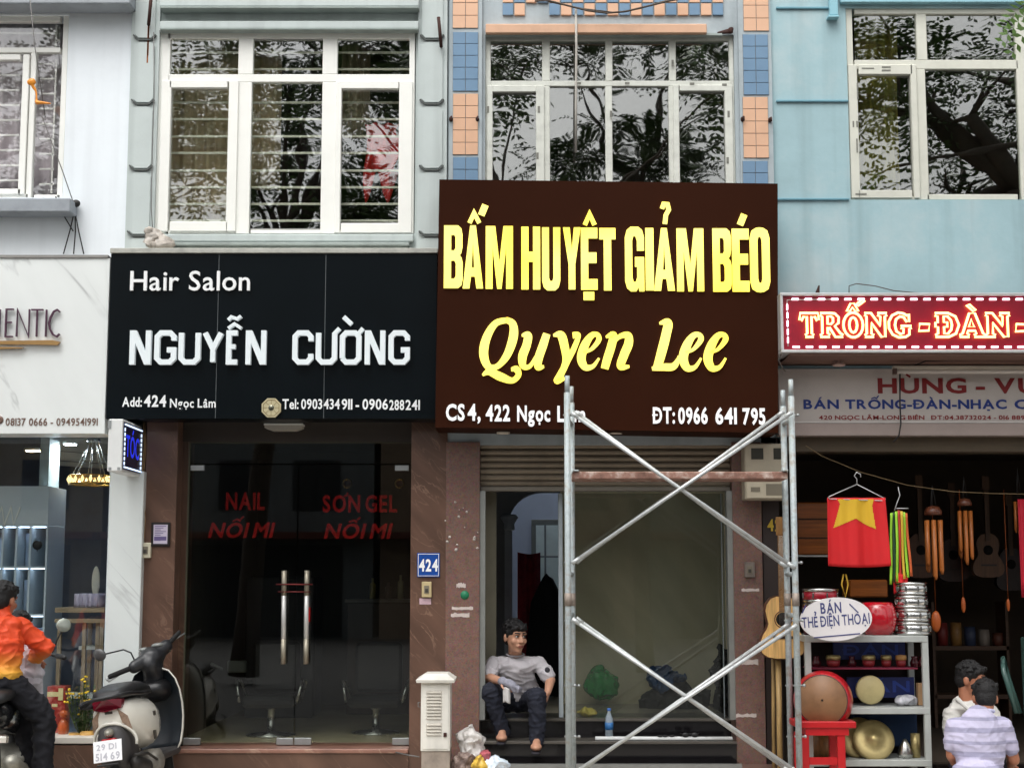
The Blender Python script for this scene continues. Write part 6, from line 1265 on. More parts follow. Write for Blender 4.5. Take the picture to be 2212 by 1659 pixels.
mb = MB(); q = cc-d*.15; tip = Vector((.26, .40, 1.065)); mb.tube([q+Vector((0, 0, .03)), q+Vector((.0, .03, .1)), q+Vector((-.01, .09, .13)), tip+Vector((0, -.05, 0))], .0065, 6); mb.build('mirror_stem', BLACK, SCO)
mb = MB(); mb.ell(tip, (.018, .062, .045), 16, 10, rot=Euler((rad(14), 0, rad(-6))).to_matrix()); mb.build('mirror', mat('mirror_back_dark', (84, 84, 84), .3, .3), SCO)
mb = MB(); mb.tube([(-.2, .12, .26), (-.22, .24, .02), (-.18, .25, .01)], .011, 6); mb.build('kickstand', BLACK, SCO)
bs = P(274, 1600, -1.3); place(SCO, (bs.x+.08-.73*math.sin(rad(5)), -1.3+.62, 0), (rad(-8), 0, rad(86.5)))
SCO.scale = (1, .82, 1)

# ================================================================ scaffold
SF = thing('scaffold', 'galvanised tube scaffold frame with crossed braces and a rusty plank in front of the shutter', 'scaffold', tuple(P(1465, 1700, -.8)))
yf, yr = -1.0, -.62
def post(u, vt, y, r=.0225):
    t = P(u, vt, y); uu = u
    m = MB(); m.tube([t, (t.x, y, t.z-.12)], r*.78, 12); m.tube([(t.x, y, t.z-.12), (t.x, y, .0)], r, 12); m.tube([(t.x, y, .012), (t.x, y, .0)], r*2.2, 12)
    o = m.build('post', GALV, SF)
    m = MB(); z = P(u, 1293, y).z; m.tube([(t.x, y, z-.05), (t.x, y, z+.04)], r*1.14, 12); m.build('coupling', mat('worn_coupling', (150, 138, 128), .6, .3, var=.3, scale=30), o)
    m = MB()
    for v in (897, 1215, 1340, 1480, 1590): zz = P(u, v, y).z; m.tube([(t.x-.03, y-.005, zz), (t.x+.045, y-.005, zz)], .007, 6); m.ell((t.x+.045, y-.005, zz), .012, 8, 6)
    m.build('locking_pin', ALU, o); return t.x
xa, xb = post(1225, 812, yf), post(1234, 835, yr); xc, xd = post(1708, 820, yf), post(1691, 843, yr)
for (y, x0, x1, dv) in ((yf, xa, xc, 0), (yr, xb, xd, -2)):
    zz = lambda v: P(1465, v, y).z
    for (va, vb) in ((893+dv, 1226+dv), (1216+dv, 893+dv), (1337+dv, 1668+dv), (1668+dv, 1350+dv)):
        o_ = 0 if va < vb else -.028
        a = Vector((x0+.03, y-.025+o_, zz(va))); b = Vector((x1-.01, y-.025+o_, zz(vb))); m = MB(); m.tube([a, b], .0135, 10)
        d = (b-a).normalized(); m.tube([a-d*.005, a+d*.06], [.016, .014], 8); m.tube([b-d*.06, b+d*.005], [.014, .016], 8); m.build('brace', mat('bright_galvanised', (190, 194, 194), .42, .4, var=.2, scale=20), SF)
for x, xr_2 in ((xa, xb), (xc, xd)):
    for v in (905, 1240, 1330): z = P(1465, v, yf).z; m = MB(); m.tube([(x, yf, z), (xr_2, yr, z)], .017, 8); m.build('ledger', GALV, SF)
m = MB(); z0_, z1_ = P(1465, 1034, yf).z, P(1465, 1018, yf).z; m.box(xa+.04, xc-.03, yf+.03, yr-.03, z0_, z1_, bev=.006)
m.build('plank', RUST, SF)
m = MB(); 
for x in (xa+.06, xc-.05): m.box(x-.02, x+.02, yf+.0, yr+.0, z1_+.001, z1_+.012, bev=.003); 
m.build('plank_hook', GALV, SF)

# ================================================================ street cabinet and rubbish
EC = thing('street_cabinet', 'weathered white metal street cabinet with louvred door before the red granite pillar', 'cabinet', tuple(P(940, 1690, -.7)))
WT = mat('cabinet_enamel', (220, 217, 208), .5, var=.12, scale=6, streak=.45)
x0, x1, z0_, z1_ = RC(909, 1474, 972, 1622, -.75); D_ = -.42
m = MB(); m.box(x0, x1, -.75, D_, z0_, z1_, bev=.004); m.build('casing', WT, EC)
m = MB(); m.loft([[(x0-.03, -.79, z1_+.001), (x1+.03, -.79, z1_+.001), (x1+.03, D_+.03, z1_+.001), (x0-.03, D_+.03, z1_+.001)], [(x0-.035, -.795, z1_+.02), (x1+.035, -.795, z1_+.02), (x1+.035, D_+.03, z1_+.02), (x0-.035, D_+.03, z1_+.02)], [(x0+.03, -.72, z1_+.06), (x1-.02, -.72, z1_+.06), (x1-.02, D_-.02, z1_+.06), (x0+.03, D_-.02, z1_+.06)]], sm=False); m.build('roof', WT, EC)
m = MB(); m.box(x0+.012, x1-.012, -.756, -.7502, z0_+.015, z1_-.015, bev=.002); dr = m.build('door', WT, EC)
m = MB(); cx_ = (x0+x1)/2-.01
for k in range(14):
    if k == 9: continue
    z = z1_-.07-k*.0225; m.loft([[(cx_-.055, -.757, z), (cx_+.055, -.757, z), (cx_+.055, -.757, z+.014), (cx_-.055, -.757, z+.014)], [(cx_-.05, -.768, z-.002), (cx_+.05, -.768, z-.002), (cx_+.05, -.759, z+.012), (cx_-.05, -.759, z+.012)]], sm=False)
m.build('louvre', mat('louvre_enamel', (186, 180, 168), .6, var=.2, streak=.4), dr)
m = MB(); m.box(x1-.045, x1-.022, -.765, -.7565, z0_+.1, z0_+.13, bev=.002); m.build('lock', RUSTB, dr)
m = MB(); m.box(x0+.005, x1-.0, -.74, D_-.005, 0, z0_-.001, bev=.004); m.build('base', mat('concrete_base', (150, 138, 126), .9, var=.3, scale=8), EC)
m = MB(); m.tube([(x0-.005, -.73, z1_-.14+.02*math.sin(a)) for a in (0,)]+[(x0-.02, -.735, z1_-.14), (x0-.02, -.735, z1_-.17), (x0-.002, -.73, z1_-.17)], .004, 5); m.tube([P(855, 1624, -.1), P(880, 1630, -.3), P(905, 1634, -.6)], .005, 5); m.build('wire_loop', mat('grey_wire', (110, 108, 106)), EC)
def bag(u, v, y, r, m_, name, label, cat, seed, amp=.045, sc=11, voxel=.012):
    p = P(u, v, y); m = MB(); m.ell(p, r, 24, 16); m.ell(p+Vector((0, 0, r[2]*.8)), (r[0]*.35, r[1]*.35, r[2]*.4), 12, 8); e = evald(m, 'bag', voxel, 2); crumple(e, amp, sc, seed); crumple(e, amp*.45, sc*3, seed+3)
    return tag(e.build(name, m_), label, cat)
bag(1018, 1612, -.55, (.105, .09, .12), filmy('white_film', (214, 210, 206), .8), 'rubbish_bag', 'translucent white rubbish bag slumped beside the street cabinet', 'bag', 2)
bag(1003, 1652, -.62, (.09, .08, .08), mat('brown_trash', (110, 92, 84), .6, var=.5, scale=22, tint=(190, 170, 160)), 'rubbish_heap', 'mixed brown household rubbish in front of the white bag', 'rubbish', 7)
bag(1070, 1652, -.66, (.095, .08, .06), mat('pale_blue_film', (206, 220, 232), .35, var=.3, scale=30, tint=(235, 238, 242)), 'plastic_bag', 'pale blue and white crumpled plastic bag at the front of the rubbish heap', 'bag', 13)
bag(1036, 1648, -.7, (.05, .05, .05), mat('yellow_wrap', (214, 176, 70), .4, var=.3, scale=30), 'wrapper', 'yellow food wrapper in the rubbish heap beside the cabinet', 'wrapper', 17, .03, 20)
bag(1048, 1632, -.62, (.045, .04, .035), mat('pink_wrap', (170, 84, 92), .4, var=.3, scale=30), 'wrapper', 'dull pink wrapper on top of the rubbish heap', 'wrapper', 19, .03, 20)

# ================================================================ things inside the shop under renovation
bag(1300, 1478, 1.5, (.14, .13, .14), filmy('green_film', (60, 180, 96), .7), 'plastic_bag', 'green plastic bag full of rubbish on the floor behind the glass', 'bag', 23, .04, 9)
bag(1440, 1468, 1.35, (.15, .12, .09), mat('blue_tarp', (30, 74, 120), .4, var=.3), 'tarpaulin', 'crumpled blue tarpaulin on the dark heap at the right behind the glass', 'tarpaulin', 29, .07, 9)
bag(1460, 1515, 1.3, (.3, .16, .13), mat('dark_heap', (46, 46, 40), .8, var=.4, scale=10), 'rubble_sack', 'heap of dark sacks on the floor below the blue tarpaulin', 'sack', 37, .08, 7)
bag(1560, 1470, 1.2, (.09, .1, .26), mat('black_bag', (22, 22, 22), .5), 'black_sack', 'tall black sack leaning at the right door post behind the glass', 'sack', 41, .06, 8)
bag(1268, 1538, .42, (.075, .07, .03), mat('yellow_bag', (206, 186, 90), .4, var=.3, scale=25), 'plastic_bag', 'crumpled yellow plastic bag lying on the top step', 'bag', 43, .03, 20)
WB = thing('water_bottle', 'clear water bottle with a blue label standing on the lower step', 'bottle', tuple(P(1316, 1598, .12)))
p = Vector((P(1316, 1590, .12).x, .12, zs1+.001)); m = MB(); m.lathe([(.026, 0), (.031, .01), (.031, .14), (.028, .16), (.013, .195), (.013, .215)], p, 'Z', 20); m.build('bottle_body', filmy('clear_pet', (190, 205, 215), .45, .1), WB)
m = MB(); m.lathe([(.0318, .07), (.0318, .125)], p, 'Z', 20); m.build('label_band', mat('blue_label', (50, 110, 170), .4, var=.3, scale=40), WB); m = MB(); m.lathe([(.0155, .213), (.0155, .232), (0, .233)], p, 'Z', 16); m.build('bottle_cap', mat('blue_cap', (60, 110, 190), .4), WB)
m = MB(); a = P(1286, 1602, -.0); m.tube([(P(1286, 1600, 0).x, .02, zs1+.016), (P(1582, 1600, 0).x, .0, zs1+.016)], .0155, 12); solid('fluorescent_tube', m, mat('tube_white', (225, 228, 228), .3), 'white tube lying along the edge of the lower step', 'tube')
m = MB(); p = Vector((P(1490, 1595, .03).x, -.005, zs1+.032))
for s in (-1, 1): m.ell(p+Vector((s*.035, 0, .012)), (.028, .008, .018), 12, 8)
m.tube([p+Vector((-.07, .05, .02)), p+Vector((-.06, 0, .02)), p+Vector((.06, 0, .02)), p+Vector((.07, .05, .02))], .004, 5); solid('sunglasses', m, BLACK, 'black sunglasses resting on the white tube on the step', 'glasses')
m = MB(); 
for i, t in enumerate((0, .04, .09)): m.ell((P(1425, 1595, .03).x+t, .0, zs1+.036), (.022, .012, .008), 8, 6)
solid('pliers', m, BLACK, 'small black hand tool lying on the white tube left of the sunglasses', 'tool')
m = MB(); x0, x1, z0_, z1_ = RC(1118, 1192, 1168, 1560, 2.9)
m.sheet(lambda a, b: (x0+(x1-x0)*a, 2.9+.03*math.sin(a*14)+.02*b, z1_+(z0_-z1_)*b-.02*math.sin(a*3)), 24, 10, .05); solid('hanging_cloth', m, mat('dark_red_cloth', (150, 38, 50), .8, var=.5, scale=9), 'dark red patterned cloth draped upright in the room behind the seated man', 'cloth')
m = MB(); p = P(1184, 1440, 2.7); m.loft([[(p.x+w*math.cos(a*.39), 2.7+.1*math.sin(a*.39), z) for a in range(16)] for w, z in ((.24, zs2), (.22, p.z), (.16, P(1184, 1300, 2.7).z), (.05, P(1184, 1250, 2.7).z), (.012, P(1184, 1243, 2.7).z))]); crumple(m, .03, 7, 4); solid('coat', m, mat('black_cloth', (20, 19, 22), .9), 'black coat hanging beside the dark red cloth in the inner room', 'coat')
EMt = thing('meter_box', 'beige plastic electricity meter box with two small windows on the right granite pillar', 'meter box', tuple(P(1655, 1080, -.2)))
BGB = mat('meter_plastic', (176, 166, 146), .5, var=.15, scale=8, streak=.3)
m = MB(); m.pb(1609, 958, 1702, 1079, -.22, .19, bev=.008); m.build('casing', BGB, EMt)
for u in (1623, 1671): m = MB(); m.pb(u, 968, u+26, 992, -.225, .01, bev=.001); m.build('window', mat('meter_glass', (62, 60, 54), .15), EMt)
m = MB(); m.pb(1613, 1040, 1698, 1076, -.235, .016, bev=.003); m.build('switch_cover', mat('meter_cover', (190, 180, 158), .5), EMt)
m = MB(); m.pb(1622, 1052, 1642, 1062, -.24, .006); m.pb(1655, 1045, 1692, 1070, -.238, .004); m.build('switch', mat('meter_switch', (120, 112, 96), .5), EMt)
p = P(1672, 1150, -.01); m = MB(); ptext(m, '420', 1658, 1122, 1702, 1146, -.012, dep=.006, bold=.03, gap=.1); HN = solid('house_number', m, mat('yellow_paint_number', (190, 160, 40), .5), 'yellow numerals 420 on the dark jamb beside the music shop', 'number plate')

# ================================================================ music shop wares
def stars(c, R, r, y, n=5): return [(c[0]+(R if k % 2 == 0 else r)*math.sin(k*math.pi/n), c[1]+(R if k % 2 == 0 else r)*math.cos(k*math.pi/n)) for k in range(2*n)]
YF = -.42; x0, x1, z0_, z1_ = RC(1789, 1075, 1914, 1222, YF)
FL = thing('flag', 'red flag with a yellow star folded over a wire hanger at the music shop', 'flag', ((x0+x1)/2, YF, z0_))
def fw(a, b): return (x0+(x1-x0)*a+.03*(a-.1)*b, YF+.014*math.sin(a*11+.8)*(.3+b)+.010*math.sin(a*23), z1_+(z0_-z1_)*b-.012*math.sin(a*3.1)*b)
m = MB(); m.sheet(fw, 40, 20, .006); m.build('cloth', mat('flag_red', (206, 24, 30), .75, var=.06, scale=4), FL)
m = MB()
def inside(pt, poly):
    r = False; j = len(poly)-1
    for i in range(len(poly)):
        if (poly[i][1] > pt[1]) != (poly[j][1] > pt[1]) and pt[0] < (poly[j][0]-poly[i][0])*(pt[1]-poly[i][1])/(poly[j][1]-poly[i][1])+poly[i][0]: r = not r
        j = i
    return r
A_, B2 = (x1-x0), (z1_-z0_)
star = [(.12, .02), (.17, .02), (.21, .09), (.10, .44), (.47, .30), (.80, .46), (.76, .12), (.80, .02)]
# the folded star as a fine mesh following the cloth
N_ = 90; vid = {}
for i in range(N_):
    for j in range(N_):
        a, b = (i+.5)/N_, (j+.5)/N_*.5
        if inside((a, b), star):
            q = []
            for da, db in ((0, 0), (1, 0), (1, 1), (0, 1)):
                k = (i+da, j+db)
                if k not in vid: p = fw((i+da)/N_, (j+db)/N_*.5); vid[k] = len(m.v); m.v.append((p[0], p[1]-.003, p[2]))
                q.append(vid[k])
            m.f.append(q); m.m.append(0); m.s.append(True)
m.build('star', mat('star_yellow', (214, 172, 40), .75, var=.06), FL)
WIRE = mat('wire_white', (190, 190, 190), .4, .4)
def hanger(u, vtop, vbar, half, y, label):
    c = P(u, vbar, y); t = P(u, vtop, y); m = MB(); L = P(u-half, vbar+16, y); R = P(u+half, vbar+20, y); n_ = P(u, vbar-12, y)
    m.tube([n_, L+Vector((.01, 0, .006)), L, L+Vector((.012, 0, -.012)), R+Vector((-.012, 0, -.012)), R, R+Vector((-.01, 0, .006)), n_], .0038, 6)
    h = t.z-n_.z; m.tube([n_, n_+Vector((0, 0, h*.45)), n_+Vector((-.018, 0, h*.7)), n_+Vector((0, 0, h)), n_+Vector((.028, 0, h*.85)), n_+Vector((.03, 0, h*.6))], .0038, 6)
    return solid('hanger', m, WIRE, label, 'hanger')
hanger(1851, 1020, 1058, 62, YF, 'white wire hanger carrying the red flag')
TS = thing('ribbon_bundle', 'bundle of green, yellow and red striped ribbons hanging beside the red flag', 'ribbons', tuple(P(1945, 1290, -.4)))
random.seed(9)
for k, (cn, c) in enumerate((('lime_ribbon', (150, 205, 50)), ('dark_green_ribbon', (26, 60, 34)), ('lime_ribbon', (150, 205, 50)), ('red_ribbon', (180, 50, 36)), ('yellow_ribbon', (206, 170, 50)), ('lime_ribbon', (150, 205, 50)), ('orange_ribbon', (196, 90, 40)))):
    a = P(1926+k*5.2, 1102+abs(k-3)*2, -.41+.006*(k % 2)); bt = P(1924+k*7.4, 1262-k*3, -.41+.006*(k % 2)); w_ = .009
    m = MB(); m.sheet(lambda s, t: (a.x+(bt.x-a.x)*t+w_*(s-.5)*2, a.y+.01*math.sin(t*6+k), a.z+(bt.z-a.z)*t), 2, 12, .003); m.build('ribbon', mat(cn, c, .6), TS)
m = MB(); a = P(1930, 1235, -.40); m.sheet(lambda s, t: (a.x+.11*s*(1-.2*t), a.y+.015*math.sin(s*9), a.z-.16*t-.03*s), 10, 8, .01); m.build('red_tassel', mat('flag_red', (206, 24, 30)), TS)
m = MB(); m.tube([P(1940, 1052, -.4), P(1944, 1070, -.4), P(1938, 1085, -.4), P(1932, 1103, -.4)], .004, 5); m.tube([P(1936, 1098, -.4), P(1962, 1098, -.4)], .004, 5); m.build('wire', WIRE, TS)
BAM = wood('bamboo_orange', (172, 98, 40), .4, 'Z')
def chime(u, vt, vb, y, half, cap, label, ltop=None):
    t = thing('wind_chime', label, 'wind chime', tuple(P(u, vb, y)), 'bamboo wind chimes'); c = P(u, vt, y); L = c.z-P(u, vb, y).z; w_ = P(u+half, vt, y).x-c.x
    if cap: m = MB(); m.lathe([(w_*.05, .02+w_*.9), (w_*.6, .02+w_*.8), (w_*.85, .02+w_*.35), (w_*.82, .02)], c, 'Z', 18); m.build('coconut_cap', mat('coconut_shell', (96, 52, 34), .35, var=.3, scale=20), t)
    for k in range(6):
        a = k*1.047+.3; l = L*(.7+.3*((k*37) % 10)/10); p = c+Vector((w_*.72*math.cos(a), w_*.72*math.sin(a), -.02))
        m = MB(); m.tube([p, p+Vector((0, 0, -l+.03)), p+Vector((.004, 0, -l))], [w_*.24, w_*.24, w_*.12], 10); m.build('bamboo_tube', BAM, t)
    m = MB()
    for k in range(3): a = k*2.1; m.tube([c+Vector((w_*.5*math.cos(a), w_*.5*math.sin(a), 0)), c+Vector((0, 0, .25))], .0015, 4)
    m.lathe([(0, -.004), (w_*.5, 0), (0, .004)], c+Vector((0, 0, -L*.45)), 'Z', 12); m.build('cord', CABLE, t)
    return t
chime(2016, 1118, 1255, .0, 22, True, 'large bamboo wind chime under a coconut shell right of the ribbons')
chime(2084, 1098, 1222, .2, 18, True, 'shorter bamboo wind chime under a coconut shell in the middle of the shop opening')
chime(2200, 1078, 1160, .2, 12, False, 'small reddish wind chime at the right edge of the shop opening')
for (u, v, r, y, lab) in ((2022, 1342, (.038, .03, .082), .1, 'round orange gourd hanging just right of the stacked silver drums'), (2081, 1306, (.018, .016, .062), .3, 'slim orange gourd hanging lower in the dark opening'), (2178, 1306, (.014, .014, .05), .3, 'thin yellow gourd hanging at the right edge of the dark opening')):
    m = MB(); m.ell(P(u, v, y), r, 14, 10); p = P(u, v, y); m.tube([p+Vector((0, 0, r[2])), p+Vector((0, 0, .9))], .0015, 4); solid('gourd', m, mat('orange_gourd', (176, 86, 32), .4, var=.25), lab, 'gourd', 'hanging gourds')
m = MB(); x0, x1, z0_, z1_ = RC(2203, 1078, 2260, 1290, .1)
m.sheet(lambda a, b: (x0+(x1-x0)*a, .1+.02*math.sin(a*14), z1_+(z0_-z1_)*b), 14, 6, .01); solid('red_pennant', m, mat('pennant_red', (190, 24, 50), .7), 'pink red pennant hanging at the right edge of the music shop', 'pennant')
m = MB(); m.tube([P(u, v, -.15) for u, v in ((1740, 962), (1775, 985), (1860, 1020), (1960, 1048), (2060, 1062), (2150, 1066), (2260, 1068))], .0028, 5); solid('clothes_line', m, mat('twine', (120, 100, 70), .8), 'thin slack line strung across the top of the music shop opening', 'line')
# guitar
GT = thing('guitar', 'acoustic guitar with a pale spruce top hanging behind the scaffold post', 'guitar', tuple(P(1690, 1420, -.35)))
YG_ = -.38
sc_ = (12+YG_)/F
def gp_(du, dv): p = P(1690, 1355, YG_); return (p.x+du*sc_, p.z-dv*sc_)
half = [(0, -67), (12, -67), (24, -62), (33, -50), (36, -36), (33, -20), (30, -8), (33, 2), (41, 14), (48, 30), (49, 44), (44, 56), (32, 64), (14, 67), (0, 67)]
pl = half+[(-a, b) for a, b in reversed(half[1:-1])]; ti = rad(3)
rot = lambda a, b: gp_(a*math.cos(ti)-b*math.sin(ti)*-1*0+a*0, b)
def body(k, off=0): return [gp_(a*k+off, b*k) for a, b in pl]
m = MB(); m.prism(body(1.), YG_+.004, YG_+.1); m.build('body', wood('guitar_sides', (96, 56, 30), .3, 'Z'), GT)
m = MB(); m.prism(body(.975), YG_, YG_+.0038); m.build('soundboard', wood('spruce', (228, 184, 118), .3, 'Z'), GT)
m = MB(); c = gp_(2, -17); m.lathe([(0, -.0012), (15*sc_, -.0012), (15*sc_, 0)], (c[0], YG_, c[1]), 'Y', 24); m.build('sound_hole', mat('hole_black', (12, 8, 6), .9), GT)
m = MB(); m.tube([(c[0]+18*sc_*math.cos(a*.3), YG_-.001, c[1]+18*sc_*math.sin(a*.3)) for a in range(21)], .004, 6, closed=True); m.build('rosette', mat('rosette', (90, 50, 30), .5), GT)
m = MB(); a = gp_(-20, 18); b = gp_(22, 24); m.box(a[0], b[0], YG_-.008, YG_-.0002, b[1], a[1], bev=.002); m.build('bridge', mat('rosewood', (48, 30, 22), .4), GT)
m = MB(); a = gp_(-6, -195); b = gp_(6, -34); m.box(a[0], b[0], YG_-.01, YG_+.012, b[1], a[1], bev=.003); a2 = gp_(-9, -235); m.box(a2[0], gp_(9, 0)[0], YG_-.004, YG_+.012, a[1]+.001, a2[1], bev=.003); m.build('neck', wood('neck_wood', (150, 108, 60), .35, 'Z'), GT)
m = MB()
for k in range(6): s = -4+k*1.6; a = gp_(s, -195); b = gp_(s*1.6, 20); m.tube([(a[0], YG_-.012, a[1]), (b[0], YG_-.010, b[1])], .0007, 4)
m.build('string', STEEL, GT)
m = MB(); m.tube([P(1681, 1425, -.3), P(1686, 1700, -.36)], .022, 10); m.tube([P(1669, 1290, -.2), P(1672, 1700, -.25)], .014, 8); solid('bamboo_pole', m, wood('bamboo_pale', (176, 144, 92), .5, 'Z'), 'pale bamboo poles standing upright under the guitar', 'pole')
# oval sign
OV = thing('oval_sign', 'white oval sign with blue hand lettering propped before the shelf rack', 'sign', tuple(P(1806, 1382, -.72)))
YO = -.74; c = P(1806, 1337, YO); rx, rz = 77*(12+YO)/F, 46*(12+YO)/F; tl = rad(3)
el_ = lambda k: [(c.x+rx*k*math.cos(a*.157)*math.cos(tl)-rz*k*math.sin(a*.157)*math.sin(tl), c.z+rx*k*math.cos(a*.157)*math.sin(tl)+rz*k*math.sin(a*.157)*math.cos(tl)) for a in range(40)]
m = MB(); m.prism(el_(1), YO, YO+.02); m.build('board', mat('oval_white', (220, 216, 216), .5, var=.05), OV)
m = MB(); ptext(m, 'BÁN', 1773, 1302, 1818, 1325, YO-.002, dep=.002, bold=.018, gap=.1, tilt=tl)
ptext(m, 'THẺ ĐIỆN THOẠI', 1733, 1333, 1880, 1356, YO-.002, dep=.002, bold=.012, gap=.1, space=.22, tilt=tl*1.3)
for (a, b) in (((1758, 1377), (1858, 1368)), ((1733, 1324), (1741, 1306)), ((1835, 1304), (1854, 1323))):
    p, q = P(*a, YO-.002), P(*b, YO-.002); m.stroke([(p.x, p.z), (q.x, q.z)], .008, YO-.003, YO-.0005)
m.build('lettering', mat('indigo_paint', (62, 66, 116), .6, var=.15), OV)
# shelf rack
SR = thing('shelf_rack', 'grey steel shelf rack with three tiers of instruments outside the music shop', 'shelf rack', tuple(P(1875, 1690, -.5)))
ys0, ys1 = -.62, -.2; GS = mat('grey_steel_paint', (168, 172, 168), .5, .1, var=.1, scale=8)
x0, x1, _, _ = RC(1741, 1400, 2009, 1600, ys0)
for (x, y) in ((x0, ys0), (x1-.045, ys0), (x0, ys1), (x1-.045, ys1)): m = MB(); m.box(x, x+.045, y, y+.04, 0, P(1875, 1373, ys0).z, bev=.003); m.build('upright', GS, SR)
for v in (1373, 1528, 1641):
    z = P(1875, v, ys0).z; m = MB(); m.box(x0+.002, x1-.002, ys0-.003, ys1+.042, z-.045, z+.0, bev=.003); m.build('shelf', GS, SR)
m = MB(); z = P(1875, 1373, ys0).z
solid('dark_backing', MB().box(x0+.05, x1-.05, ys1+.05, ys1+.08, .1, z-.05), mat('dark_cloth', (38, 26, 30), .9, var=.3), 'dark curtain hung across the back of the shelf rack', 'curtain')
BLB = mat('blue_board', (18, 34, 96), .5, var=.2)
for (q, s, tq, lab) in (((1800, 1384, 1955, 1424), 'ĐÀN', (1822, 1392, 1940, 1414), 'dark blue painted board on the top shelf of the rack'), ((1830, 1462, 1975, 1506), 'BÁN', (1850, 1470, 1965, 1494), 'dark blue painted board on the middle shelf of the rack')):
    t = thing('painted_board', lab, 'board', tuple(P((q[0]+q[2])/2, q[3], -.3))); MB().pb(*q, -.3, .02).build('board', BLB, t); m = MB(); ptext(m, s, *tq, -.302, dep=.0018, bold=.02); m.build('lettering', mat('blue_faded_letter', (40, 66, 150), .6), t)
m = MB(); m.pb(1842, 1540, 1982, 1612, -.26, .05, bev=.01); solid('blue_case', m, mat('blue_cloth', (24, 50, 84), .8, var=.3), 'dark blue cloth case standing at the back of the lowest shelf', 'case')
m = MB(); m.pb(1790, 1478, 1836, 1528, -.32, .08, bev=.01); solid('blue_case', m, mat('blue_cloth2', (30, 62, 120), .6, var=.3), 'blue cloth case on the middle shelf behind the red drum', 'case')
GOLD = mat('brass', (172, 156, 108), .42, .7, var=.2, scale=14)
zt2 = P(1875, 1441, -.45).z
m = MB(); m.box(x0+.05, x1-.05, -.5, -.25, zt2-.012, zt2, bev=.002); solid('inner_shelf', m, mat('red_cloth', (120, 30, 56), .7, var=.3), 'narrow red cloth covered ledge carrying the small brass drums', 'ledge')
for k, (u, r) in enumerate(((1800, .05), (1876, .046), (1914, .037), (1946, .037))):
    c = P(u, 1420, -.4); c.z = zt2+.001; t = thing('small_drum', ['largest brass topped hand drum at the left of the upper ledge', 'second brass topped hand drum on the upper ledge', 'shiny small brass topped hand drum third on the upper ledge', 'small tan topped hand drum at the right of the upper ledge'][k], 'drum', tuple(c), 'brass hand drums')
    MB().lathe([(r*.7, 0), (r*.95, .02), (r, .05)], c, 'Z', 18).build('shell', mat('red_shell', (140, 40, 44), .4), t); MB().lathe([(r*1.08, .05), (r*1.1, .075), (r*.95, .085), (0, .088)], c, 'Z', 18).build('top', GOLD if k != 3 else mat('tan_skin', (186, 140, 84), .5), t)
for k, u in enumerate((1744+20, 1840, 1975, 1992)):
    c = P(u, 1425, -.36); c.z = zt2+.001; m = MB(); m.lathe([(.03, 0), (.034, .03), (.02, .06), (.026, .075)], c, 'Z', 12); solid('maraca', m, mat('maroon_lacquer', (76, 22, 30), .2), ['maroon lacquered rattle at the left end of the upper ledge', 'maroon lacquered rattle between the brass hand drums', 'maroon lacquered rattle right of the tan hand drum', 'maroon lacquered rattle at the right end of the upper ledge'][k], 'rattle', 'maroon rattles')
c = P(1880, 1500, -.45); zsh = P(1875, 1528, ys0).z+.002; m = MB(); c.z = zsh+.112
m.lathe([(0, -.02), (.095, -.018), (.104, -.01), (.104, .02), (.09, .024)], c, 'Y', 28); solid('tambourine', m, mat('old_skin', (186, 172, 122), .5, var=.2), 'round cream tambourine standing on the middle shelf of the rack', 'tambourine')
m = MB(); c = P(1960, 1506, -.45); c.z = zsh+.04; m.ell(c, (.08, .06, .045), 14, 10); m.ell(c+Vector((-.06, -.02, -.01)), (.05, .04, .035), 12, 8); crumple(m, .03, 18, 3); solid('plastic_packet', m, filmy('packet_film', (200, 200, 206), .7), 'clear plastic packet at the right of the middle shelf', 'packet')
m = MB(); c = P(1990, 1500, -.42); m.box(c.x-.03, c.x+.03, -.45, -.39, zsh, zsh+.16, bev=.004); solid('carton', m, mat('kraft', (150, 118, 84), .8), 'brown carton standing at the right end of the middle shelf', 'box')
zlo = P(1875, 1641, ys0).z+.002
for k, (u, r, y) in enumerate(((1858, .155, -.40), (1888, .15, -.5))):
    c = P(u, 1610, y); c.z = zlo+r*.86; t = thing('gong', ['dull brass gong leaning at the back of the lowest shelf', 'bright brass gong with a raised boss at the front of the lowest shelf'][k], 'gong', tuple(c))
    m = MB(); m.lathe([(0, -.045), (.03, -.042), (.045, -.02), (.1, -.012), (r-.012, -.008), (r, .0), (r, .03), (r-.01, .03)], (0, 0, 0), 'Y', 36); m.xform(Matrix.Translation(c) @ Matrix.Rotation(rad(-24), 4, 'X')); m.build('disc', GOLD, t)
m = MB(); c = P(1955, 1620, -.48); c.z = zlo; m.lathe([(.05, 0), (.06, .03), (.03, .1), (.012, .13), (0, .135)], c, 'Z', 14); solid('silver_bell', m, STEEL, 'small silver bell on the lowest shelf of the rack', 'bell')
m = MB(); c = P(1978, 1625, -.46); c.z = zlo; m.lathe([(.035, 0), (.035, .17), (.0, .172)], c, 'Z', 14); solid('brass_cylinder', m, GOLD, 'brass cylinder at the right end of the lowest shelf', 'cylinder')
m = MB(); c = P(1775, 1615, -.35); c.z = zlo; m.lathe([(.1, 0), (.12, .06), (.1, .16), (0, .162)], c, 'Z', 20); solid('wooden_drum', m, wood('drum_wood', (140, 96, 52), .5, 'Z'), 'brown wooden drum on the lowest shelf behind the red stool', 'drum')
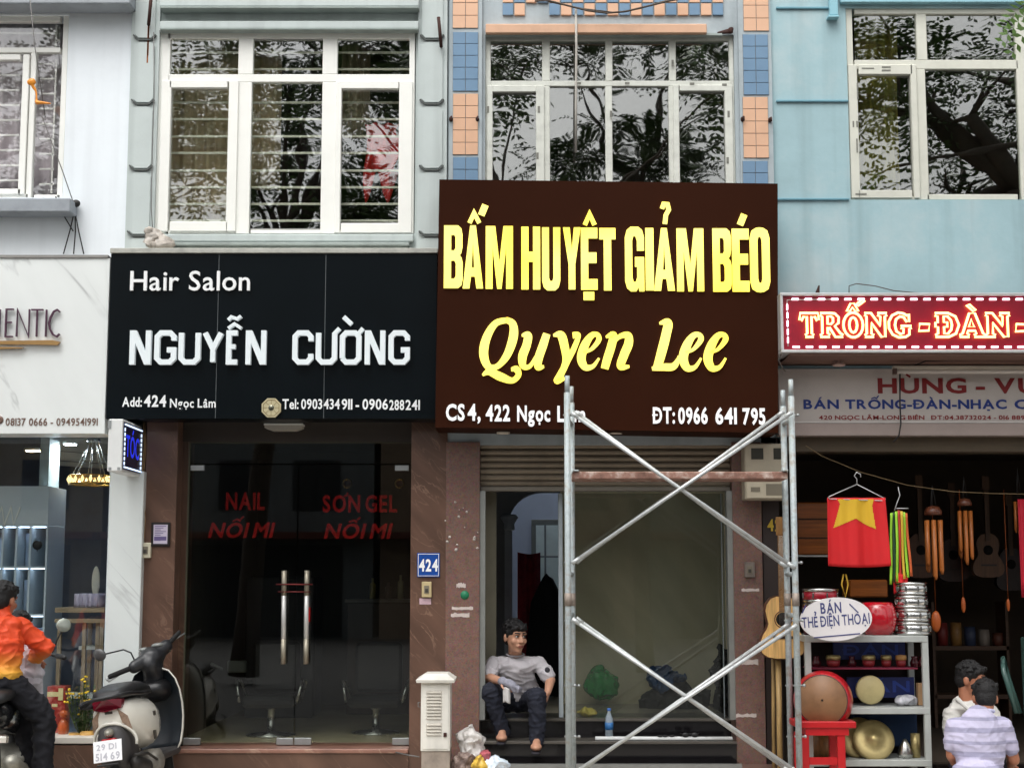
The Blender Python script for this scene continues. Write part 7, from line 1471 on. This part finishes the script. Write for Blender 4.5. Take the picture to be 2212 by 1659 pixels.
# on top of the rack
ztop = P(1875, 1373, ys0).z+.002
def drum(name, label, u, y, z, r, h, shell, rim, n=1, cat='drum'):
    c = P(u, 1300, y); t = thing(name, label, cat, (c.x, y, z)); c.z = z
    for k in range(n):
        zz = z+k*(h+.004); q = Vector((c.x, y, zz))
        MB().lathe([(r, .004), (r, h-.004)], q, 'Z', 28).build('shell', shell, t)
        m = MB(); m.lathe([(r*1.0, 0), (r*1.05, .002), (r*1.05, .02), (r*1.0, .022)], q, 'Z', 28); m.lathe([(r*1.0, h-.022), (r*1.05, h-.02), (r*1.05, h-.001), (r*.98, h), (0, h-.002)], q, 'Z', 28); m.build('hoop', rim, t)
        m = MB()
        for j in range(8): a = j*.785+.2; m.box(c.x+r*1.04*math.cos(a)-.006, c.x+r*1.04*math.cos(a)+.006, y+r*1.04*math.sin(a)-.006, y+r*1.04*math.sin(a)+.006, zz+h*.3, zz+h*.7, bev=.002)
        m.build('lug', rim, t)
    return t
CHR = mat('chrome', (210, 210, 208), .14, 1, var=.1, scale=12)
for k in range(4):
    labs = ['lowest silver snare drum of the stack on the rack', 'second silver snare drum from the bottom of the stack', 'third silver snare drum from the bottom of the stack', 'topmost silver snare drum of the stack on the rack']
    drum('snare_drum', labs[k], 1970+(k % 2)*2-k, -.42, ztop+k*.096, .127-.006*k, .092, CHR, mat('chrome_hoop', (190, 190, 186), .2, 1), cat='drum')['group'] = 'stacked silver snare drums'
m = MB(); c = P(1896, 1335, -.42); c.z = ztop; m.lathe([(.1, 0), (.13, .05), (.14, .12), (.128, .19), (.105, .235), (0, .237)], c, 'Z', 28); t_ = solid('barrel_drum', m, mat('red_lacquer', (170, 16, 32), .18, coat=.7, var=.15), 'glossy red barrel drum behind the white oval sign', 'drum')
for k in range(2): drum('red_drum', ['lower red and chrome drum of the pair behind the oval sign', 'upper red and chrome drum of the pair behind the oval sign'][k], 1772, -.4, ztop+.13+k*.105, .128, .1, mat('red_sparkle', (160, 26, 44), .25, coat=.5), mat('chrome_hoop', (190, 190, 186)))
m = MB(); c = P(1772, 1335, -.4); c.z = ztop; m.lathe([(.12, 0), (.13, .06), (.12, .128)], c, 'Z', 24); solid('maroon_drum', m, mat('maroon', (90, 26, 48), .4), 'maroon drum at the bottom under the red and chrome drums', 'drum')
# wooden drums on wall shelves inside
WO = wood('orange_wood', (140, 78, 30), .3, 'X')
for (q, y, lab) in (((1722, 1085, 1800, 1198), .6, 'stack of orange wooden drawers hanging inside behind the flag'), ((1836, 1252, 1918, 1290), .3, 'orange wooden box standing behind the red barrel drum')):
    m = MB(); x0, x1, z0_, z1_ = RC(*q, y); m.box(x0, x1, y, y+.3, z0_, z1_, bev=.01)
    t = solid('wooden_case', m, WO, lab, 'case')
    if q[3]-q[1] > 60:
        k = MB()
        for f in (.32, .68): z = z0_+(z1_-z0_)*f; k.box(x0+.01, x1-.01, y-.006, y-.001, z-.006, z+.006)
        k.build('drawer_gap', mat('dark_gap', (50, 28, 14), .8), t)
m = MB(); m.pb(1722, 1199, 1802, 1202, .5, .5); solid('wall_shelf', m, GS, 'thin grey wall shelf under the wooden drawers', 'shelf')
m = MB(); c = P(1825, 1282, -.35); m.tube([P(1822, 1240, -.36), P(1818, 1262, -.37), P(1826, 1290, -.37), P(1832, 1262, -.36), P(1827, 1240, -.36)], .006, 6); solid('yellow_cord', m, mat('yellow_cord', (200, 160, 50), .7), 'yellow cord loop hanging below the red flag', 'cord')
# instruments hanging in the depth of the shop
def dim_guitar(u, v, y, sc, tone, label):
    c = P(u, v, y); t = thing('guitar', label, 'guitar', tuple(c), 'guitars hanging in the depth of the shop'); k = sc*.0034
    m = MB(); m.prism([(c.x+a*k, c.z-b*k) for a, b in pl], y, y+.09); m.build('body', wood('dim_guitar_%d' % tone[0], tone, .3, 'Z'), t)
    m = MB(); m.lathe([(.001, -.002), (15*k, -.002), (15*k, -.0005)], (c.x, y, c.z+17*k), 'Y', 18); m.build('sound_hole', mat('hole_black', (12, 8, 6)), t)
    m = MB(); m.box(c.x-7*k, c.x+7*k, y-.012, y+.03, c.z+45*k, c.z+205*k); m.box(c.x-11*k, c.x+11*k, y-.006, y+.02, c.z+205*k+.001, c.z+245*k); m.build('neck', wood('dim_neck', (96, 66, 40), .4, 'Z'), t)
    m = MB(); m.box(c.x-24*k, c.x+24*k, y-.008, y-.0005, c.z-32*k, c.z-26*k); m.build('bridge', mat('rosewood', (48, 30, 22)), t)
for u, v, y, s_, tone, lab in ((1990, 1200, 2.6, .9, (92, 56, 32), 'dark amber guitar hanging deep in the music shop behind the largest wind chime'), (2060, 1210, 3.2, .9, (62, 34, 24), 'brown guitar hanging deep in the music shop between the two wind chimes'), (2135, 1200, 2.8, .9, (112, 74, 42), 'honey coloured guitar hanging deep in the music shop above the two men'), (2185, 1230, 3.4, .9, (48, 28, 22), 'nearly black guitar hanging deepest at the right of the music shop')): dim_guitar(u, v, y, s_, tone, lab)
m = MB(); m.pb(2020, 1395, 2180, 1404, 3.0, .3); m.pb(2020, 1500, 2180, 1509, 3.0, .3); m.pb(2018, 1300, 2024, 1680, 3.0, .3); m.pb(2178, 1300, 2184, 1680, 3.0, .3); solid('wall_rack', m, wood('rack_wood', (84, 58, 40), .6, 'X'), 'dark wooden rack at the back wall of the music shop', 'rack')
random.seed(6)
for k in range(5):
    u = 2036+k*30; c = P(u, 1394, 3.1); m = MB(); h = random.uniform(.12, .24); m.lathe([(.05, 0), (.055, h*.5), (.05, h)], c, 'Z', 14); solid('stock_drum', m, mat('stock_%d' % k, ((120, 40, 36), (150, 110, 60), (60, 70, 96), (140, 130, 120), (96, 54, 40))[k], .5), ['small red drum', 'small tan drum', 'small slate blue drum', 'small grey drum', 'small brown drum'][k]+' on the top shelf of the dark wooden back rack', 'drum', 'drums on the back rack')
# big red drum on a red stool
zr_ = P(1777, 1567, -.85)
ST = thing('stool', 'red painted wooden stool carrying the big red drum', 'stool', (zr_.x, -.8, 0))
RP = mat('red_stool_paint', (176, 22, 28), .35, var=.15, scale=8)
x0, x1, z0_, z1_ = RC(1722, 1558, 1850, 1582, -.95); m = MB(); m.box(x0, x1, -.95, -.6, z0_+.03, z1_, bev=.006); m.box(x0+.06, x1-.05, -.935, -.62, z0_-.02, z0_+.029); m.build('seat', RP, ST)
for sx in (x0+.03, x1-.13):
    for y in (-.93, -.66):
        m = MB(); m.box(sx, sx+.055, y, y+.05, 0, z0_-.021, bev=.004); m.build('leg', RP, ST)
m = MB(); m.box(x0+.086, x1-.131, -.92, -.90, .28, .33); m.build('stretcher', RP, ST)
cD = P(1776, 1512, -.88); rD = 52*(12-.88)/F
DR = thing('big_drum', 'big red barrel drum with a tan skin standing on the red stool', 'drum', (cD.x, -.7, cD.z-rD*1.1))
m = MB(); m.lathe([(rD*.98, 0), (rD*1.1, .03), (rD*1.2, .12), (rD*1.22, .2), (rD*1.12, .32), (rD, .36), (0, .36)], (0, 0, 0), 'Y', 40); mt = Matrix.Translation(cD) @ Matrix.Rotation(rad(-13), 4, 'Z') @ Matrix.Rotation(rad(-4), 4, 'X'); m.xform(mt); m.build('shell', mat('red_drum_paint', (172, 16, 28), .3, var=.12, coat=.4), DR)
m = MB(); m.lathe([(0, -.006), (rD*.985, -.004), (rD*1.0, .002)], (0, 0, 0), 'Y', 40); m.lathe([(.008, -.0075), (0.001, -.0075)], (0, 0, 0), 'Y', 10, mi=1); m.xform(mt); m.build('drum_skin', [mat('tan_drum_skin', (124, 88, 57), .5, var=.3, scale=7), BLACK], DR)
m = MB(); m.tube([(rD*1.0*math.cos(a*.2), 0.002, rD*1.0*math.sin(a*.2)) for a in range(31)], .006, 6, closed=True)
for a in range(30): m.ell((rD*1.03*math.cos(a*.209), .022, rD*1.03*math.sin(a*.209)), .006, 6, 5)
m.xform(mt); m.build('tack_rim', mat('dark_rim', (70, 34, 26), .5), DR)
m = MB(); a = P(2205, 1380, -.2); m.tube([P(2196, 1540, -.2), P(2168, 1450, -.15), P(2166, 1420, -.1), P(2180, 1470, -.12), P(2204, 1540, -.15)], .02, 8); m.box(P(2196, 1400, 0).x, P(2230, 1400, 0).x, -.3, -.1, .17, P(2200, 1378, -.3).z, bev=.006); solid('glass_showcase', m, mat('green_glassy', (70, 98, 92), .2, var=.2), 'green tinted showcase at the right edge behind the two men', 'showcase')

# ================================================================ street trees (they overhang the road and show in the windows)
LEAF = mat('tree_leaf', (66, 88, 40), .55, var=.45, scale=2.5); BARK = mat('tree_bark', (74, 64, 54), .9, var=.35, scale=8, bump=.6, bscale=25)
def frond(mb, base, d, L, up, rnd, n=7, lw=.03, ll=.075):
    """A feathery compound leaf: paired leaflets along an arching stalk."""
    d = d.normalized(); s = d.cross(up); s = s.normalized() if s.length > 1e-3 else Vector((1, 0, 0)); nn = s.cross(d); vs = []; fs = []
    for i in range(n):
        t = (i+.6)/n; p = base+d*L*t-Vector((0, 0, L*.32*t*t)); q = ll*(1-.35*abs(t-.45))
        for e in (-1, 1):
            ax = (s*e+d*.45+nn*rnd.uniform(-.25, .25)-Vector((0, 0, .25))).normalized(); w = ax.cross(nn).normalized()*lw*.5; k = len(vs)
            vs += [p, p+ax*q*.45+w, p+ax*q, p+ax*q*.45-w]; fs.append([k, k+1, k+2, k+3])
    mb.add(vs, fs)
def tree(name, label, base, lean, h, crown, nclump, nf, seed, r=.16, L=.42, blobs=None, ll=.075):
    rnd = random.Random(seed); b = Vector(base); fork = b+Vector((lean[0], lean[1], h))
    t = thing(name, label, 'tree', tuple(b), 'street trees along the kerb'); tr = MB(); lf = MB()
    mid = b.lerp(fork, .5)+Vector((rnd.uniform(-.2, .2), rnd.uniform(-.2, .2), 0)); tr.tube([b, b.lerp(mid, .3), mid, fork], [r*1.3, r, r*.9, r*.75], 12)
    limbs = []
    for c in range(max(3, nclump//7)):
        cc, rr = crown[c % len(crown)]; p = Vector(cc)+Vector((rnd.uniform(-.5, .5)*rr[0], rnd.uniform(-.5, .5)*rr[1], rnd.uniform(-.4, .3)*rr[2]))
        m1 = fork.lerp(p, .5)+Vector((rnd.uniform(-.3, .3), rnd.uniform(-.3, .3), rnd.uniform(.0, .4))); tr.tube([fork, m1, p], [r*.45, r*.24, r*.08], 8); limbs += [p, m1]
    for c in range(nclump):
        cc, rr = rnd.choice(crown); u_ = Vector((rnd.gauss(0, 1), rnd.gauss(0, 1), rnd.gauss(0, 1))).normalized()*rnd.random()**.4
        p = Vector(cc)+Vector((u_.x*rr[0], u_.y*rr[1], u_.z*rr[2])); b0 = min(limbs, key=lambda q: (q-p).length)
        tr.tube([b0, b0.lerp(p, .5)+Vector((rnd.uniform(-.1, .1), rnd.uniform(-.1, .1), .05)), p], [r*.13, r*.08, r*.03], 5)
        for k in range(nf):
            d = Vector((rnd.gauss(0, 1), rnd.gauss(0, 1), rnd.gauss(0, .7))); frond(lf, p+d*.12, d, L*rnd.uniform(.7, 1.2), Vector((0, 0, 1)), rnd, ll=ll, lw=ll*.42)
    tr.build('trunk', BARK, t); lf.build('crown', LEAF, t); return t
tree('street_tree', 'big dark trunked tree leaning over the kerb before the pale blue house', (5.6, -3.3, 0), (-.5, .2), 5.4, [((4.9, -3.6, 6.3), (1.2, 1.3, .9)), ((5.6, -3.8, 6.9), (1.2, 1.4, 1.1)), ((3.6, -3.3, 6.6), (.8, 1., .7)), ((4.6, -4.2, 5.3), (.7, .7, .6))], 60, 13, 5, .26, .5, ll=.1)
tree('street_tree', 'leafy tree standing at the kerb before the white house', (-6.2, -3.4, 0), (.6, .1), 5.2, [((-4.6, -4.2, 6.4), (1.3, 1.3, .9)), ((-6.2, -4, 6.8), (1.4, 1.4, 1.1)), ((-3.2, -3.8, 6.2), (1., 1., .6))], 50, 13, 8, .2, .5, ll=.09)
tree('street_tree', 'tree with slender branches across the road facing the salon window', (-4.4, -13.5, 0), (.6, 0), 6.4, [((-3.4, -13.5, 8.6), (1.9, 1.6, 1.6)), ((-5.4, -13.5, 8.6), (1.6, 1.6, 1.6)), ((-2.2, -13, 7.4), (.9, 1, .8)), ((-4, -13.3, 10.2), (2.2, 1.2, .8)), ((-2.4, -13.2, 10.0), (1., 1., .8))], 105, 13, 13, .2, .6, ll=.14)
tree('street_tree', 'slim tree across the road facing the tiled house window', (2.3, -14.5, 0), (-.15, 0), 8.2, [((1.5, -14.5, 8.9), (1.1, 1., .5)), ((2.7, -14.5, 8.8), (.8, 1., .45)), ((.7, -14, 10.7), (1.1, 1., .9)), ((2.6, -14, 11.), (1.2, 1., .7))], 60, 13, 21, .13, .55, ll=.13)
tree('street_tree', 'spreading tree hanging over the road between the salon and the tiled house', (.2, -14., 0), (-.3, .5), 6., [((-.6, -6.5, 7.9), (.9, .8, .7)), ((2.9, -5.5, 7.4), (.7, .7, .6)), ((-.1, -2.4, 6.35), (.6, .5, .35)), ((2.2, -2.6, 6.6), (.6, .5, .4)), ((-1.6, -2.6, 6.5), (.8, .5, .4))], 44, 9, 34, .09, .5, ll=.1)
rr_ = random.Random(4); m = MB(); k = MB(); b = P(2290, -30, -2.2); 
for i in range(3): e = P(2192+i*16, 20+rr_.uniform(0, 70)*(i/6), -2.2+rr_.uniform(-.2, .2)); frond(m, e+Vector((.1, 0, .05)), (e-b)+Vector((0, rr_.uniform(-.2, .2), 0)), .3, Vector((0, -1, .3)), rr_)
k.tube([b, P(2230, 0, -2.2), P(2200, 20, -2.2)], [.012, .008, .003], 5); k.tube([(5.2, -3., 5.9), b], [.03, .012], 6)
t = thing('leafy_twig', 'green leafy twig dipping in at the top right corner before the pale blue house', 'twig', tuple(b)); m.build('leaves', mat('bright_leaf', (86, 120, 46), .5, var=.3), t); k.build('stalk', BARK, t)
# houses across the road (their shade and reflections reach the shop glass)
for i, (x, w_, h, c, lab) in enumerate(((-16, 7.8, 9.5, (150, 140, 120), 'tan terraced house across the road opposite the white house'), (-8, 7.8, 8.6, (120, 126, 128), 'grey terraced house across the road opposite the salon'), (0, 7.8, 9.2, (150, 130, 110), 'brown terraced house across the road opposite the tiled house'), (8, 7.8, 8.8, (126, 136, 126), 'green grey terraced house across the road opposite the pale blue house'), (16, 7.8, 9.4, (140, 132, 126), 'mauve grey terraced house at the far end across the road'))):
    t = thing('terraced_house', lab, 'building', (x, -34, -.14), 'terraced houses across the road'); m = MB()
    holes = [(x-2.9+a*2.2, x-1.5+a*2.2, z, z+1.5) for a in range(3) for z in (3.6, 6.4)]+[(x-3, x+3, -.1, 2.6)]
    wall(m, x-w_/2, x+w_/2, -.14, h, -34, -33.8, []); m.box(x-w_/2, x+w_/2, -40, -34.01, -.14, h); m.build('wall', mat('far_wall_%d' % i, c, .9, var=.2, scale=1, streak=.3), t)
    m = MB()
    for hh in holes: m.box(hh[0], hh[1], -33.799, -33.76, hh[2]+.02, hh[3])
    m.build('window', mat('far_window', (36, 40, 44), .15), t); m = MB(); m.box(x-w_/2+.01, x+w_/2-.01, -33.799, -32.8, 2.75, 2.95); m.build('awning', mat('far_awning', (110, 60, 50), .8), t)
